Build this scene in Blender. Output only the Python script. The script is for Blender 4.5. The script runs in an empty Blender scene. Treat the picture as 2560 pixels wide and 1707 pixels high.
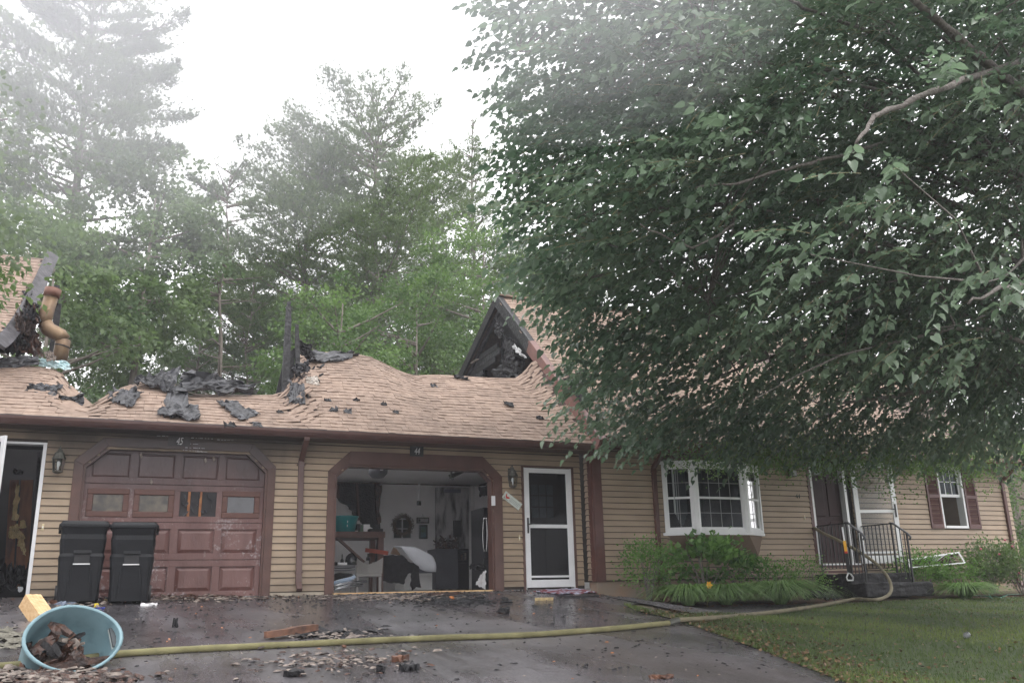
import bpy, math, random
import numpy as np
from mathutils import Vector, Matrix, noise

random.seed(7); RNG = np.random.default_rng(7)
SC = bpy.context.scene
COL = SC.collection
V3 = Vector

# ------------------------------------------------------------------ camera
F_PX = 2225.0 / 2560.0
PITCH, ROLL, YAW = .2761, -.0236, .4168
_cy, _sy = math.cos(YAW), math.sin(YAW)
_fw = V3((_sy, _cy, 0)); _rt = V3((_cy, -_sy, 0)); _up = V3((0, 0, 1))
CW = _fw * math.cos(PITCH) + _up * math.sin(PITCH)
_u2 = -_fw * math.sin(PITCH) + _up * math.cos(PITCH)
CR = _rt * math.cos(ROLL) + _u2 * math.sin(ROLL)
CU = -_rt * math.sin(ROLL) + _u2 * math.cos(ROLL)
cam_d = bpy.data.cameras.new('camera'); cam = bpy.data.objects.new('camera', cam_d)
COL.objects.link(cam); SC.camera = cam
cam_d.sensor_width = 36.0; cam_d.lens = 36.0 * F_PX; cam_d.clip_end = 1200; cam_d.clip_start = .05
M = Matrix((CR, CU, -CW)).transposed().to_4x4()
cam.matrix_world = M

# ------------------------------------------------------------------ light
world = bpy.data.worlds.new('World'); SC.world = world; world.use_nodes = True
nt = world.node_tree; nt.nodes.clear()
sky = nt.nodes.new('ShaderNodeTexSky'); sky.sky_type = 'NISHITA'; sky.sun_disc = False
sky.sun_elevation = math.radians(58); sky.sun_rotation = math.radians(-40)
sky.air_density = 1.0; sky.dust_density = 4.0; sky.ozone_density = 1.0
hs = nt.nodes.new('ShaderNodeHueSaturation'); hs.inputs['Saturation'].default_value = .12
mxw = nt.nodes.new('ShaderNodeMix'); mxw.data_type = 'RGBA'; mxw.inputs[0].default_value = .72
mxw.inputs[7].default_value = (12.6, 12.5, 12.9, 1)          # even cloud layer over the clear sky
bg = nt.nodes.new('ShaderNodeBackground'); bg.inputs[1].default_value = .125
wo = nt.nodes.new('ShaderNodeOutputWorld')
nt.links.new(sky.outputs[0], hs.inputs['Color']); nt.links.new(hs.outputs[0], mxw.inputs[6])
nt.links.new(mxw.outputs[2], bg.inputs[0]); nt.links.new(bg.outputs[0], wo.inputs[0])
sd = bpy.data.lights.new('sun', 'SUN'); sd.energy = .9; sd.angle = math.radians(22); sd.color = (1, .97, .93)
sun = bpy.data.objects.new('sun', sd); COL.objects.link(sun)
sun.rotation_euler = (math.radians(32), 0, math.radians(-140 + 180))
SC.view_settings.view_transform = 'Standard'; SC.view_settings.look = 'None'
SC.view_settings.exposure = 0.86; SC.view_settings.gamma = 1; SC.view_settings.use_curve_mapping = False
SC.cycles.max_bounces = 10; SC.cycles.diffuse_bounces = 8; SC.cycles.transparent_max_bounces = 8
SC.cycles.volume_bounces = 2; SC.cycles.transmission_bounces = 4

# ------------------------------------------------------------------ helpers
def ray(px, py): return (CR * ((px - 1280) / 2225.0) - CU * ((py - 853.5) / 2225.0) + CW)
def at(px, py, Y): d = ray(px, py); return d * (Y / d.y)      # point of a sight line at a known distance Y
def atX(px, py, X): d = ray(px, py); return d * (X / d.x)
def sstep(a, b, x):
    t = min(1, max(0, (x - a) / (b - a))); return t * t * (3 - 2 * t)
def ground(X, Y):
    w = sstep(7.2, 8.9, X)
    b = .065 - .245 * w + .045 * sstep(2, -1.5, X)
    s = .100 - .032 * w
    z = b - s * (14.2 - min(Y, 14.2))
    if Y < -2: z = b - s * 16.2 - .02 * (-2 - Y)
    if Y > 22: z = b + .035 * min(Y - 22, 60)
    return z
def gat(px, py):
    d = ray(px, py); lo, hi = 2.0, 60.0
    t0 = 3.0
    while t0 < 60:
        p = d * t0
        if p.z < ground(p.x, p.y): break
        t0 += .04
    return V3((p.x, p.y, ground(p.x, p.y)))

class MB:
    def __init__(s): s.v = []; s.f = []
    def add(s, vs, fs):
        n = len(s.v); s.v += [tuple(p) for p in vs]; s.f += [tuple(i + n for i in f) for f in fs]; return s
    def box(s, x0, x1, y0, y1, z0, z1):
        if x1 < x0: x0, x1 = x1, x0
        if y1 < y0: y0, y1 = y1, y0
        if z1 < z0: z0, z1 = z1, z0
        return s.add([(x0,y0,z0),(x1,y0,z0),(x1,y1,z0),(x0,y1,z0),(x0,y0,z1),(x1,y0,z1),(x1,y1,z1),(x0,y1,z1)],
                     [(0,3,2,1),(4,5,6,7),(0,1,5,4),(1,2,6,5),(2,3,7,6),(3,0,4,7)])
    def obox(s, c, a, b, d):                 # half-axis vectors
        c, a, b, d = V3(c), V3(a), V3(b), V3(d)
        vs = [c - a - b - d, c + a - b - d, c + a + b - d, c - a + b - d, c - a - b + d, c + a - b + d, c + a + b + d, c - a + b + d]
        fs = [(0,3,2,1),(4,5,6,7),(0,1,5,4),(1,2,6,5),(2,3,7,6),(3,0,4,7)]
        return s.add(vs, fs)
    def bar(s, p, q, w, h=None, up=(0, 0, 1)):
        p, q = V3(p), V3(q); h = h or w; d = q - p; L = d.length; dn = d / L
        u = V3(up)
        if abs(dn.dot(u)) > .97: u = V3((0, 1, 0))
        r = dn.cross(u).normalized(); u = r.cross(dn)
        return s.obox((p + q) / 2, dn * L / 2, r * w / 2, u * h / 2)
    def prism(s, poly, y0, y1):              # outline in XZ (counter-clockwise seen from the front)
        n = len(poly)
        vs = [(x, y0, z) for x, z in poly] + [(x, y1, z) for x, z in poly]
        fs = [tuple(range(n)), tuple(range(2 * n - 1, n - 1, -1))] + [(i, i + n, (i + 1) % n + n, (i + 1) % n) for i in range(n)]
        return s.add(vs, fs)
    def prismX(s, poly, x0, x1):             # outline in YZ
        n = len(poly)
        vs = [(x0, y, z) for y, z in poly] + [(x1, y, z) for y, z in poly]
        fs = [tuple(range(n)), tuple(range(2 * n - 1, n - 1, -1))] + [(i, i + n, (i + 1) % n + n, (i + 1) % n) for i in range(n)]
        return s.add(vs, fs)
    def strip(s, pts_in, pts_out, y0, y1):   # flat trim ring between two outlines in XZ
        for i in range(len(pts_in) - 1):
            a, b, c, d = pts_in[i], pts_in[i + 1], pts_out[i + 1], pts_out[i]
            s.prism([a, b, c, d], y0, y1)
        return s
    def tube(s, pts, r, n=8, cap=True):
        pts = [V3(p) for p in pts]; m = len(pts)
        rs = r if hasattr(r, '__len__') else [r] * m
        rings = []; prev = None
        for i, p in enumerate(pts):
            d = (pts[min(i + 1, m - 1)] - pts[max(i - 1, 0)]).normalized()
            if prev is None: u = d.orthogonal().normalized()
            else:
                u = prev - d * prev.dot(d); u = u.normalized() if u.length > 1e-6 else d.orthogonal().normalized()
            prev = u; w = d.cross(u)
            rings.append([p + (u * math.cos(2 * math.pi * k / n) + w * math.sin(2 * math.pi * k / n)) * rs[i] for k in range(n)])
        vs = [q for rg in rings for q in rg]
        fs = [(i * n + k, i * n + (k + 1) % n, (i + 1) * n + (k + 1) % n, (i + 1) * n + k) for i in range(m - 1) for k in range(n)]
        if cap: fs += [tuple(range(n - 1, -1, -1)), tuple((m - 1) * n + k for k in range(n))]
        return s.add(vs, fs)
    def lathe(s, c, prof, n=20, sx=1, sy=1, mat=None):   # prof: (r,z)
        c = V3(c); vs = []
        for r_, z_ in prof:
            for k in range(n):
                a = 2 * math.pi * k / n; p = V3((r_ * math.cos(a) * sx, r_ * math.sin(a) * sy, z_))
                if mat: p = mat @ p
                vs.append(c + p)
        m = len(prof)
        return s.add(vs, [(i * n + k, i * n + (k + 1) % n, (i + 1) * n + (k + 1) % n, (i + 1) * n + k) for i in range(m - 1) for k in range(n)])
    def xform(s, m):
        s.v = [tuple(m @ V3(p)) for p in s.v]; return s

def rootloc(o):
    p = V3((0, 0, 0))
    while o is not None: p += V3(o.location); o = o.parent
    return p
def mesh(name, v, f, m, smooth=False):
    me = bpy.data.meshes.new(name); me.from_pydata([tuple(p) for p in v], [], f)
    if m is not None: me.materials.append(m)
    if smooth:
        for p in me.polygons: p.use_smooth = True
    me.update(); return me
def tag(o, label=None, cat=None, group=None, kind=None):
    if label: o['label'] = label
    if cat: o['category'] = cat
    if group: o['group'] = group
    if kind: o['kind'] = kind
    return o
def obj(name, mb, m, parent=None, smooth=False, label=None, cat=None, group=None, kind=None, bevel=0, loc=None):
    base = rootloc(parent) if parent else (V3(loc) if loc is not None else V3((0, 0, 0)))
    if parent is None and loc is None and mb.v:
        a = np.array(mb.v); base = V3(((a[:,0].min() + a[:,0].max()) / 2, (a[:,1].min() + a[:,1].max()) / 2, a[:,2].min()))
        if kind == 'structure': base = V3((0, 0, 0))
    vs = [V3(p) - base for p in mb.v]
    o = bpy.data.objects.new(name, mesh(name, vs, mb.f, m, smooth)); COL.objects.link(o)
    if parent: o.parent = parent
    else: o.location = base
    if bevel:
        b = o.modifiers.new('bevel', 'BEVEL'); b.width = bevel; b.segments = 2; b.limit_method = 'ANGLE'; b.angle_limit = .6
    return tag(o, label, cat, group, kind)
def thing(name, label, cat, loc=(0, 0, 0), group=None):
    o = bpy.data.objects.new(name, None); COL.objects.link(o); o.location = loc; o.empty_display_size = .2
    return tag(o, label, cat, group)
def inst(name, me, M4, parent=None, **k):        # one more object sharing a mesh
    o = bpy.data.objects.new(name, me); COL.objects.link(o)
    if parent:
        o.parent = parent; M4 = Matrix.Translation(-rootloc(parent)) @ M4
    o.matrix_local = M4
    return tag(o, k.get('label'), k.get('cat'), k.get('group'), k.get('kind'))
def copy_tree(o, parent=None):
    c = o.copy(); COL.objects.link(c); c.parent = parent
    for ch in list(o.children): copy_tree(ch, c)
    return c

# ------------------------------------------------------------------ materials
def mat(name, col, rough=.7, var=.15, scale=6, bump=0, bscale=40, metallic=0, spec=.5, col2=None, stretch=(1,1,1), objrand=0, coords='pos', thr=None, coat=0):
    m = bpy.data.materials.new(name); m.use_nodes = True; t = m.node_tree; b = t.nodes['Principled BSDF']
    b.inputs['Roughness'].default_value = rough; b.inputs['Metallic'].default_value = metallic
    b.inputs['Specular IOR Level'].default_value = spec
    if coat: b.inputs['Coat Weight'].default_value = coat; b.inputs['Coat Roughness'].default_value = .15
    g = t.nodes.new('ShaderNodeNewGeometry') if coords == 'pos' else t.nodes.new('ShaderNodeTexCoord')
    src = g.outputs['Position'] if coords == 'pos' else g.outputs['Object']
    mp = t.nodes.new('ShaderNodeMapping'); mp.inputs['Scale'].default_value = stretch; t.links.new(src, mp.inputs[0])
    n = t.nodes.new('ShaderNodeTexNoise'); n.inputs['Scale'].default_value = scale; n.inputs['Detail'].default_value = 6
    t.links.new(mp.outputs[0], n.inputs['Vector'])
    rp = t.nodes.new('ShaderNodeValToRGB'); rp.color_ramp.elements[0].position = (thr or (.32, .68))[0]; rp.color_ramp.elements[1].position = (thr or (.32, .68))[1]
    c2 = col2 or tuple(min(1, c * (1 + var)) for c in col)
    c1 = col if col2 else tuple(c * (1 - var) for c in col)
    rp.color_ramp.elements[0].color = (*c1, 1); rp.color_ramp.elements[1].color = (*c2, 1)
    t.links.new(n.outputs['Fac'], rp.inputs[0]); out = rp.outputs[0]
    if objrand:
        oi = t.nodes.new('ShaderNodeObjectInfo'); ml = t.nodes.new('ShaderNodeMapRange')
        ml.inputs[3].default_value = 1 - objrand; ml.inputs[4].default_value = 1 + objrand
        h = t.nodes.new('ShaderNodeHueSaturation'); t.links.new(oi.outputs['Random'], ml.inputs[0])
        t.links.new(ml.outputs[0], h.inputs['Value']); t.links.new(out, h.inputs['Color']); out = h.outputs[0]
    t.links.new(out, b.inputs['Base Color'])
    if bump:
        n2 = t.nodes.new('ShaderNodeTexNoise'); n2.inputs['Scale'].default_value = bscale; n2.inputs['Detail'].default_value = 5
        t.links.new(mp.outputs[0], n2.inputs['Vector'])
        bp = t.nodes.new('ShaderNodeBump'); bp.inputs['Strength'].default_value = bump; bp.inputs['Distance'].default_value = .02
        t.links.new(n2.outputs['Fac'], bp.inputs['Height']); t.links.new(bp.outputs[0], b.inputs['Normal'])
    m['out'] = 0
    return m
def basecol_src(m): return m.node_tree.nodes['Principled BSDF'].inputs['Base Color'].links[0].from_socket
def add_soot_tone(m, lo, hi, amount=.85, xc=None, xw=1.6, soot=(.022, .02, .02), ns=2.2, nz=.35):
    """soot, splash dirt and eave shadow mixed in by height, with a ragged edge"""
    t = m.node_tree; b = t.nodes['Principled BSDF']; src = basecol_src(m)
    g = t.nodes.new('ShaderNodeNewGeometry'); sp = t.nodes.new('ShaderNodeSeparateXYZ'); t.links.new(g.outputs['Position'], sp.inputs[0])
    n = t.nodes.new('ShaderNodeTexNoise'); n.inputs['Scale'].default_value = ns; n.inputs['Detail'].default_value = 7
    mp = t.nodes.new('ShaderNodeMapping'); mp.inputs['Scale'].default_value = (1, 1, .45); t.links.new(g.outputs['Position'], mp.inputs[0]); t.links.new(mp.outputs[0], n.inputs['Vector'])
    a = t.nodes.new('ShaderNodeMath'); a.operation = 'MULTIPLY_ADD'; a.inputs[1].default_value = nz * 2; t.links.new(n.outputs['Fac'], a.inputs[0]); t.links.new(sp.outputs['Z'], a.inputs[2])
    mr = t.nodes.new('ShaderNodeMapRange'); mr.interpolation_type = 'SMOOTHSTEP'
    mr.inputs[1].default_value = lo + nz; mr.inputs[2].default_value = hi + nz; mr.inputs[4].default_value = amount
    t.links.new(a.outputs[0], mr.inputs[0]); fac = mr.outputs[0]
    if xc is not None:
        s = t.nodes.new('ShaderNodeMath'); s.operation = 'SUBTRACT'; s.inputs[1].default_value = xc; t.links.new(sp.outputs['X'], s.inputs[0])
        ab = t.nodes.new('ShaderNodeMath'); ab.operation = 'ABSOLUTE'; t.links.new(s.outputs[0], ab.inputs[0])
        m2 = t.nodes.new('ShaderNodeMapRange'); m2.interpolation_type = 'SMOOTHSTEP'; m2.inputs[1].default_value = xw * 1.5; m2.inputs[2].default_value = xw * .8
        m2.inputs[3].default_value = 0.25; m2.inputs[4].default_value = 1; t.links.new(ab.outputs[0], m2.inputs[0])
        ml = t.nodes.new('ShaderNodeMath'); ml.operation = 'MULTIPLY'; t.links.new(fac, ml.inputs[0]); t.links.new(m2.outputs[0], ml.inputs[1]); fac = ml.outputs[0]
    mx = t.nodes.new('ShaderNodeMix'); mx.data_type = 'RGBA'; mx.inputs[7].default_value = (*soot, 1)
    t.links.new(fac, mx.inputs[0]); t.links.new(src, mx.inputs[6]); t.links.new(mx.outputs[2], b.inputs['Base Color'])
    return m

siding = mat('siding', (.33, .25, .175), .62, .13, 1.6, .12, 90, col2=(.41, .31, .215), stretch=(1, 1, 3), objrand=.07)
add_soot_tone(siding, 1.80, 2.45, .85, .75, 1.9); add_soot_tone(siding, .38, -.02, .45, soot=(.09, .07, .055), ns=4, nz=.12)  # fire soot and eave shadow in one upper tone; splash dirt below
siding_r = mat('siding_right', (.335, .252, .182), .62, .1, 1.6, .12, 90, col2=(.40, .305, .222), stretch=(1, 1, 3), objrand=.06)
add_soot_tone(siding_r, .45, .05, .40, soot=(.10, .08, .065), ns=4, nz=.12); add_soot_tone(siding_r, 2.1, 2.6, .35, soot=(.06, .05, .045), ns=2, nz=.2)  # splash dirt low down; darker tone towards the eave
brown = mat('brown_paint', (.095, .042, .030), .4, .18, 5, .1, 60)
add_soot_tone(brown, 1.7, 2.3, .7, .75, 1.7)
brown_r = mat('brown_paint_clean', (.095, .036, .028), .42, .18, 5, .08, 60)
doorm = mat('garage_door_paint', (.115, .048, .040), .36, .12, 2.2, .25, 24, col2=(.185, .090, .078), stretch=(1.6, 1, .5), thr=(.38, .72))
add_soot_tone(doorm, 1.15, 2.2, .74, .85, 1.9, soot=(.032, .026, .028))
def speckle(m, sc, thr, col, zlo, zhi, amt):
    t = m.node_tree; b = t.nodes['Principled BSDF']; src = basecol_src(m); g = t.nodes.new('ShaderNodeNewGeometry'); sp = t.nodes.new('ShaderNodeSeparateXYZ'); t.links.new(g.outputs['Position'], sp.inputs[0])
    n = t.nodes.new('ShaderNodeTexNoise'); n.inputs['Scale'].default_value = sc; n.inputs['Detail'].default_value = 8; n.inputs['Roughness'].default_value = .75; t.links.new(g.outputs['Position'], n.inputs['Vector'])
    n2 = t.nodes.new('ShaderNodeTexNoise'); n2.inputs['Scale'].default_value = 1.6; t.links.new(g.outputs['Position'], n2.inputs['Vector'])
    ad = t.nodes.new('ShaderNodeMath'); ad.operation = 'MULTIPLY_ADD'; ad.inputs[1].default_value = .55; t.links.new(n2.outputs['Fac'], ad.inputs[0]); t.links.new(n.outputs['Fac'], ad.inputs[2])
    mr = t.nodes.new('ShaderNodeMapRange'); mr.inputs[1].default_value = thr; mr.inputs[2].default_value = thr + .10; mr.inputs[4].default_value = amt; t.links.new(ad.outputs[0], mr.inputs[0])
    mz = t.nodes.new('ShaderNodeMapRange'); mz.inputs[1].default_value = zhi; mz.inputs[2].default_value = zlo; t.links.new(sp.outputs['Z'], mz.inputs[0])
    ml = t.nodes.new('ShaderNodeMath'); ml.operation = 'MULTIPLY'; t.links.new(mr.outputs[0], ml.inputs[0]); t.links.new(mz.outputs[0], ml.inputs[1])
    mx = t.nodes.new('ShaderNodeMix'); mx.data_type = 'RGBA'; mx.inputs[7].default_value = (*col, 1); t.links.new(ml.outputs[0], mx.inputs[0]); t.links.new(src, mx.inputs[6]); t.links.new(mx.outputs[2], b.inputs['Base Color'])
speckle(doorm, 14, .84, (.40, .37, .38), .6, 2.0, .75)
doorframe_m = mat('bare_cedar', (.105, .040, .027), .45, .2, 9, .1, 40, stretch=(1, 1, 4))
white = mat('white_vinyl', (.78, .78, .79), .35, .04, 5)
offwhite = mat('drywall', (.87, .86, .86), .8, .07, 2.2)
ceilm = mat('ceiling_board', (.84, .83, .83), .85, .05, 1.5)
charm = mat('char', (.008, .0075, .008), .6, .5, 14, .7, 28, col2=(.028, .027, .029), spec=.3)
charw = mat('alligator_char', (.008, .008, .009), .5, .5, 10, 1.0, 20, col2=(.055, .055, .060), thr=(.45, .75), spec=.4)
felt = mat('charred_felt', (.018, .018, .021), .45, .4, 5, .6, 22, col2=(.072, .074, .084), thr=(.42, .78), spec=.5)
shing = mat('asphalt_shingle', (.235, .165, .125), .85, .2, 9, .35, 260, col2=(.355, .262, .205), objrand=.09)
shing_dark = mat('shingle_shadow_band', (.075, .052, .043), .9, .3, 12, .3, 200)
metal_d = mat('dark_bronze_lantern', (.10, .10, .085), .45, .3, 30, metallic=.5)
black_iron = mat('black_iron', (.012, .012, .013), .4, .3, 20)
chrome = mat('chrome', (.7, .7, .7), .15, .03, 5, metallic=1)
binm = mat('bin_plastic', (.007, .008, .010), .5, .25, 9, .05, 60, spec=.3)
teal = mat('tub_plastic', (.15, .25, .28), .4, .12, 7, .08, 30, col2=(.22, .35, .39), thr=(.30, .55))
teal2 = mat('teal_tub', (.02, .28, .30), .35, .08, 3)
stone_m = mat('granite_step', (.010, .0095, .010), .5, .5, 7, .9, 14, col2=(.045, .043, .047), thr=(.5, .8), spec=.25)
conc = mat('foundation', (.33, .22, .155), .8, .22, 3, .2, 40, col2=(.27, .235, .19))
wood_y = mat('fresh_lumber', (.62, .37, .17), .6, .15, 4, .1, 40, stretch=(.6, 7, 7), col2=(.78, .55, .30))
wood_r = mat('wet_brown_wood', (.022, .012, .009), .45, .5, 13, .7, 34, col2=(.13, .06, .038), thr=(.4, .75))
wood_t = mat('pale_splintered_wood', (.08, .062, .052), .7, .3, 16, .3, 30, col2=(.33, .275, .235))
bench_m = mat('bench_wood', (.085, .04, .03), .6, .3, 6, .2, 30)
hose_m = mat('hose_jacket', (.16, .145, .065), .8, .25, 5, .5, 160, col2=(.27, .25, .12))
hose_m2 = mat('hose_jacket_soiled', (.14, .12, .075), .75, .25, 5, .5, 160, col2=(.22, .19, .12))
bark = mat('pine_bark', (.12, .10, .085), .9, .3, 8, .9, 12, col2=(.23, .20, .17), stretch=(1, 1, .35))
bark_l = mat('linden_bark', (.10, .085, .075), .85, .3, 20, .8, 40, col2=(.22, .20, .18))
twig_m = mat('green_twig', (.13, .13, .05), .6, .2, 9, col2=(.20, .15, .08))
insul = mat('insulation', (.55, .42, .22), .9, .3, 8, .6, 14)
rust = mat('rusty_flue', (.12, .072, .04), .5, .3, 5, .2, 20, col2=(.24, .16, .09), metallic=.35)
foam = mat('pale_foam', (.55, .70, .72), .8, .15, 12, .5, 20)
glow = None
def glass_mat(name, tint=(.9, .93, .95), ior=1.5, rough=.03):
    m = bpy.data.materials.new(name); m.use_nodes = True; t = m.node_tree; t.nodes.clear()
    tr = t.nodes.new('ShaderNodeBsdfTransparent'); tr.inputs[0].default_value = (*tint, 1)
    gl = t.nodes.new('ShaderNodeBsdfGlossy'); gl.inputs['Roughness'].default_value = rough
    fr = t.nodes.new('ShaderNodeFresnel'); fr.inputs[0].default_value = ior
    mx = t.nodes.new('ShaderNodeMixShader'); o = t.nodes.new('ShaderNodeOutputMaterial')
    t.links.new(fr.outputs[0], mx.inputs[0]); t.links.new(tr.outputs[0], mx.inputs[1]); t.links.new(gl.outputs[0], mx.inputs[2]); t.links.new(mx.outputs[0], o.inputs[0])
    return m
glass = glass_mat('window_glass', (.55, .58, .60), 1.18)
glass_c = glass_mat('clear_glass', (.9, .92, .92), 1.35)
smoked = mat('smoke_stained_glass', (.035, .028, .020), .18, .5, 9, col2=(.17, .14, .095), thr=(.35, .8))
curtain = mat('curtain', (.36, .38, .39), .9, .1, 3, stretch=(8, 1, .3))
dark_in = mat('dark_room', (.03, .028, .03), .8, .3, 2)
room_m = mat('dim_room', (.10, .10, .11), .8, .2, 1.5)

def leaf_mat(name, c1, c2, trans=.35, rough=.45, spec=.4):
    m = bpy.data.materials.new(name); m.use_nodes = True; t = m.node_tree; b = t.nodes['Principled BSDF']; o = t.nodes['Material Output']
    at_ = t.nodes.new('ShaderNodeAttribute'); at_.attribute_name = 'tint'
    oi = t.nodes.new('ShaderNodeObjectInfo')
    ad = t.nodes.new('ShaderNodeMath'); ad.operation = 'ADD'; ad.use_clamp = True
    ml = t.nodes.new('ShaderNodeMath'); ml.operation = 'MULTIPLY'; ml.inputs[1].default_value = .25
    t.links.new(oi.outputs['Random'], ml.inputs[0]); t.links.new(at_.outputs['Fac'], ad.inputs[0]); t.links.new(ml.outputs[0], ad.inputs[1])
    rp = t.nodes.new('ShaderNodeValToRGB'); rp.color_ramp.elements[0].color = (*c1, 1); rp.color_ramp.elements[1].color = (*c2, 1)
    t.links.new(ad.outputs[0], rp.inputs[0]); t.links.new(rp.outputs[0], b.inputs['Base Color'])
    b.inputs['Roughness'].default_value = rough; b.inputs['Specular IOR Level'].default_value = spec
    tl = t.nodes.new('ShaderNodeBsdfTranslucent'); br = t.nodes.new('ShaderNodeHueSaturation'); br.inputs['Value'].default_value = 1.5; br.inputs['Saturation'].default_value = 1.15
    t.links.new(rp.outputs[0], br.inputs['Color']); t.links.new(br.outputs[0], tl.inputs[0])
    mx = t.nodes.new('ShaderNodeMixShader'); mx.inputs[0].default_value = trans
    t.links.new(b.outputs[0], mx.inputs[1]); t.links.new(tl.outputs[0], mx.inputs[2]); t.links.new(mx.outputs[0], o.inputs[0])
    return m
linden_m = leaf_mat('linden_leaf', (.050, .086, .052), (.185, .250, .165), .42, .32, .6)
young_m = leaf_mat('young_leaf', (.07, .11, .045), (.17, .24, .10), .35)
oak_m = leaf_mat('oak_leaf', (.06, .105, .045), (.17, .24, .10), .38)
under_m = leaf_mat('understory_leaf', (.05, .10, .035), (.16, .25, .08), .38)
pine_m = leaf_mat('pine_needles', (.06, .10, .045), (.17, .235, .095), .3, .55)
shrub_m = leaf_mat('shrub_leaf', (.05, .12, .035), (.20, .33, .10), .40)
grass_m = leaf_mat('grass_blade', (.035, .068, .016), (.14, .18, .055), .3, .5)

# ------------------------------------------------------------------ ground
def grid_mesh(name, xs, ys, fn, m, **k):
    vs = [(x, y, fn(x, y)) for y in ys for x in xs]; nx = len(xs)
    fs = [(j * nx + i, j * nx + i + 1, (j + 1) * nx + i + 1, (j + 1) * nx + i) for j in range(len(ys) - 1) for i in range(nx - 1)]
    mb = MB(); mb.v = vs; mb.f = fs
    return obj(name, mb, m, smooth=True, **k)
xs = [-400, -120, -60, -30, -16] + list(np.arange(-10, 24.01, .5)) + [28, 36, 60, 130, 400]
ys = [-60, -30, -14, -6, -2] + list(np.arange(0, 22.1, .5)) + [26, 32, 45, 70, 120, 260, 500]
earth = mat('forest_floor', (.06, .045, .03), .95, .3, 1.5, .6, 12, col2=(.10, .085, .05))
grid_mesh('ground', xs, ys, lambda x, y: ground(x, y) - .02, earth, kind='structure')

# wet asphalt drive, its edge along the lawn
edge = [gat(px, py) for px, py in ((1560, 1508), (1600, 1528), (1690, 1548), (1800, 1585), (1900, 1622), (2000, 1660), (2120, 1707))]
drive_edge = [(p.x, p.y) for p in edge]
ex = drive_edge[-1][0] + (drive_edge[-1][0] - drive_edge[-2][0]) * 3; ey = drive_edge[-1][1] + (drive_edge[-1][1] - drive_edge[-2][1]) * 3
drive_edge += [(ex, ey), (ex + .3, -8)]
def edge_x(y):
    e = drive_edge
    if y > e[0][1]: return e[0][0]
    for a, b in zip(e, e[1:]):
        if b[1] <= y <= a[1]: t = (a[1] - y) / max(1e-6, a[1] - b[1]); return a[0] + (b[0] - a[0]) * t
    return e[-1][0]
asph = mat('wet_asphalt', (.040, .037, .039), .35, .3, 1.2, .5, 55, col2=(.095, .088, .096), spec=.9)
def wet_asphalt(m):
    t = m.node_tree; b = t.nodes['Principled BSDF']; g = t.nodes.new('ShaderNodeNewGeometry')
    mp = t.nodes.new('ShaderNodeMapping'); mp.inputs['Rotation'].default_value = (0, 0, math.radians(8)); mp.inputs['Scale'].default_value = (1.0, .22, 1)
    t.links.new(g.outputs['Position'], mp.inputs[0])
    n = t.nodes.new('ShaderNodeTexNoise'); n.inputs['Scale'].default_value = 1.1; n.inputs['Detail'].default_value = 6; n.inputs['Roughness'].default_value = .6
    t.links.new(mp.outputs[0], n.inputs['Vector'])
    r = t.nodes.new('ShaderNodeValToRGB'); r.color_ramp.elements[0].position = .40; r.color_ramp.elements[1].position = .60
    r.color_ramp.elements[0].color = (.10,) * 3 + (1,); r.color_ramp.elements[1].color = (.42,) * 3 + (1,)
    t.links.new(n.outputs['Fac'], r.inputs[0]); t.links.new(r.outputs[0], b.inputs['Roughness'])
    # aggregate: dark binder with pale grains
    v = t.nodes.new('ShaderNodeTexVoronoi'); v.inputs['Scale'].default_value = 70; t.links.new(g.outputs['Position'], v.inputs['Vector'])
    mr = t.nodes.new('ShaderNodeMapRange'); mr.inputs[1].default_value = 0; mr.inputs[2].default_value = 1; t.links.new(v.outputs['Color'], mr.inputs[0])
    src = b.inputs['Base Color'].links[0].from_socket
    h = t.nodes.new('ShaderNodeHueSaturation'); mr.inputs[3].default_value = .45; mr.inputs[4].default_value = 1.9
    t.links.new(mr.outputs[0], h.inputs['Value']); t.links.new(src, h.inputs['Color'])
    # brown silt washed out of the garages, in the same streaks
    r2 = t.nodes.new('ShaderNodeValToRGB'); r2.color_ramp.elements[0].position = .5; r2.color_ramp.elements[1].position = .72; r2.color_ramp.elements[1].color = (.45,) * 3 + (1,)
    n3 = t.nodes.new('ShaderNodeTexNoise'); n3.inputs['Scale'].default_value = .8; n3.inputs['Detail'].default_value = 4; t.links.new(mp.outputs[0], n3.inputs['Vector'])
    t.links.new(n3.outputs['Fac'], r2.inputs[0])
    mx = t.nodes.new('ShaderNodeMix'); mx.data_type = 'RGBA'; mx.inputs[7].default_value = (.055, .036, .026, 1)
    t.links.new(r2.outputs[0], mx.inputs[0]); t.links.new(h.outputs[0], mx.inputs[6]); t.links.new(mx.outputs[2], b.inputs['Base Color'])
    n4 = t.nodes.new('ShaderNodeTexNoise'); n4.inputs['Scale'].default_value = 120; n4.inputs['Detail'].default_value = 3; t.links.new(g.outputs['Position'], n4.inputs['Vector'])
    n5 = t.nodes.new('ShaderNodeTexNoise'); n5.inputs['Scale'].default_value = 2.5; n5.inputs['Detail'].default_value = 4; t.links.new(g.outputs['Position'], n5.inputs['Vector'])
    ad = t.nodes.new('ShaderNodeMath'); ad.operation = 'MULTIPLY_ADD'; ad.inputs[1].default_value = 3.0; t.links.new(n5.outputs['Fac'], ad.inputs[0]); t.links.new(n4.outputs['Fac'], ad.inputs[2])
    bp = t.nodes.new('ShaderNodeBump'); bp.inputs['Strength'].default_value = .6; bp.inputs['Distance'].default_value = .0035
    t.links.new(ad.outputs[0], bp.inputs['Height']); t.links.new(bp.outputs[0], b.inputs['Normal'])
wet_asphalt(asph)
mb = MB(); ysd = list(np.arange(-8, 14.3, .35)) + [14.36]
NXd = 40
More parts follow.
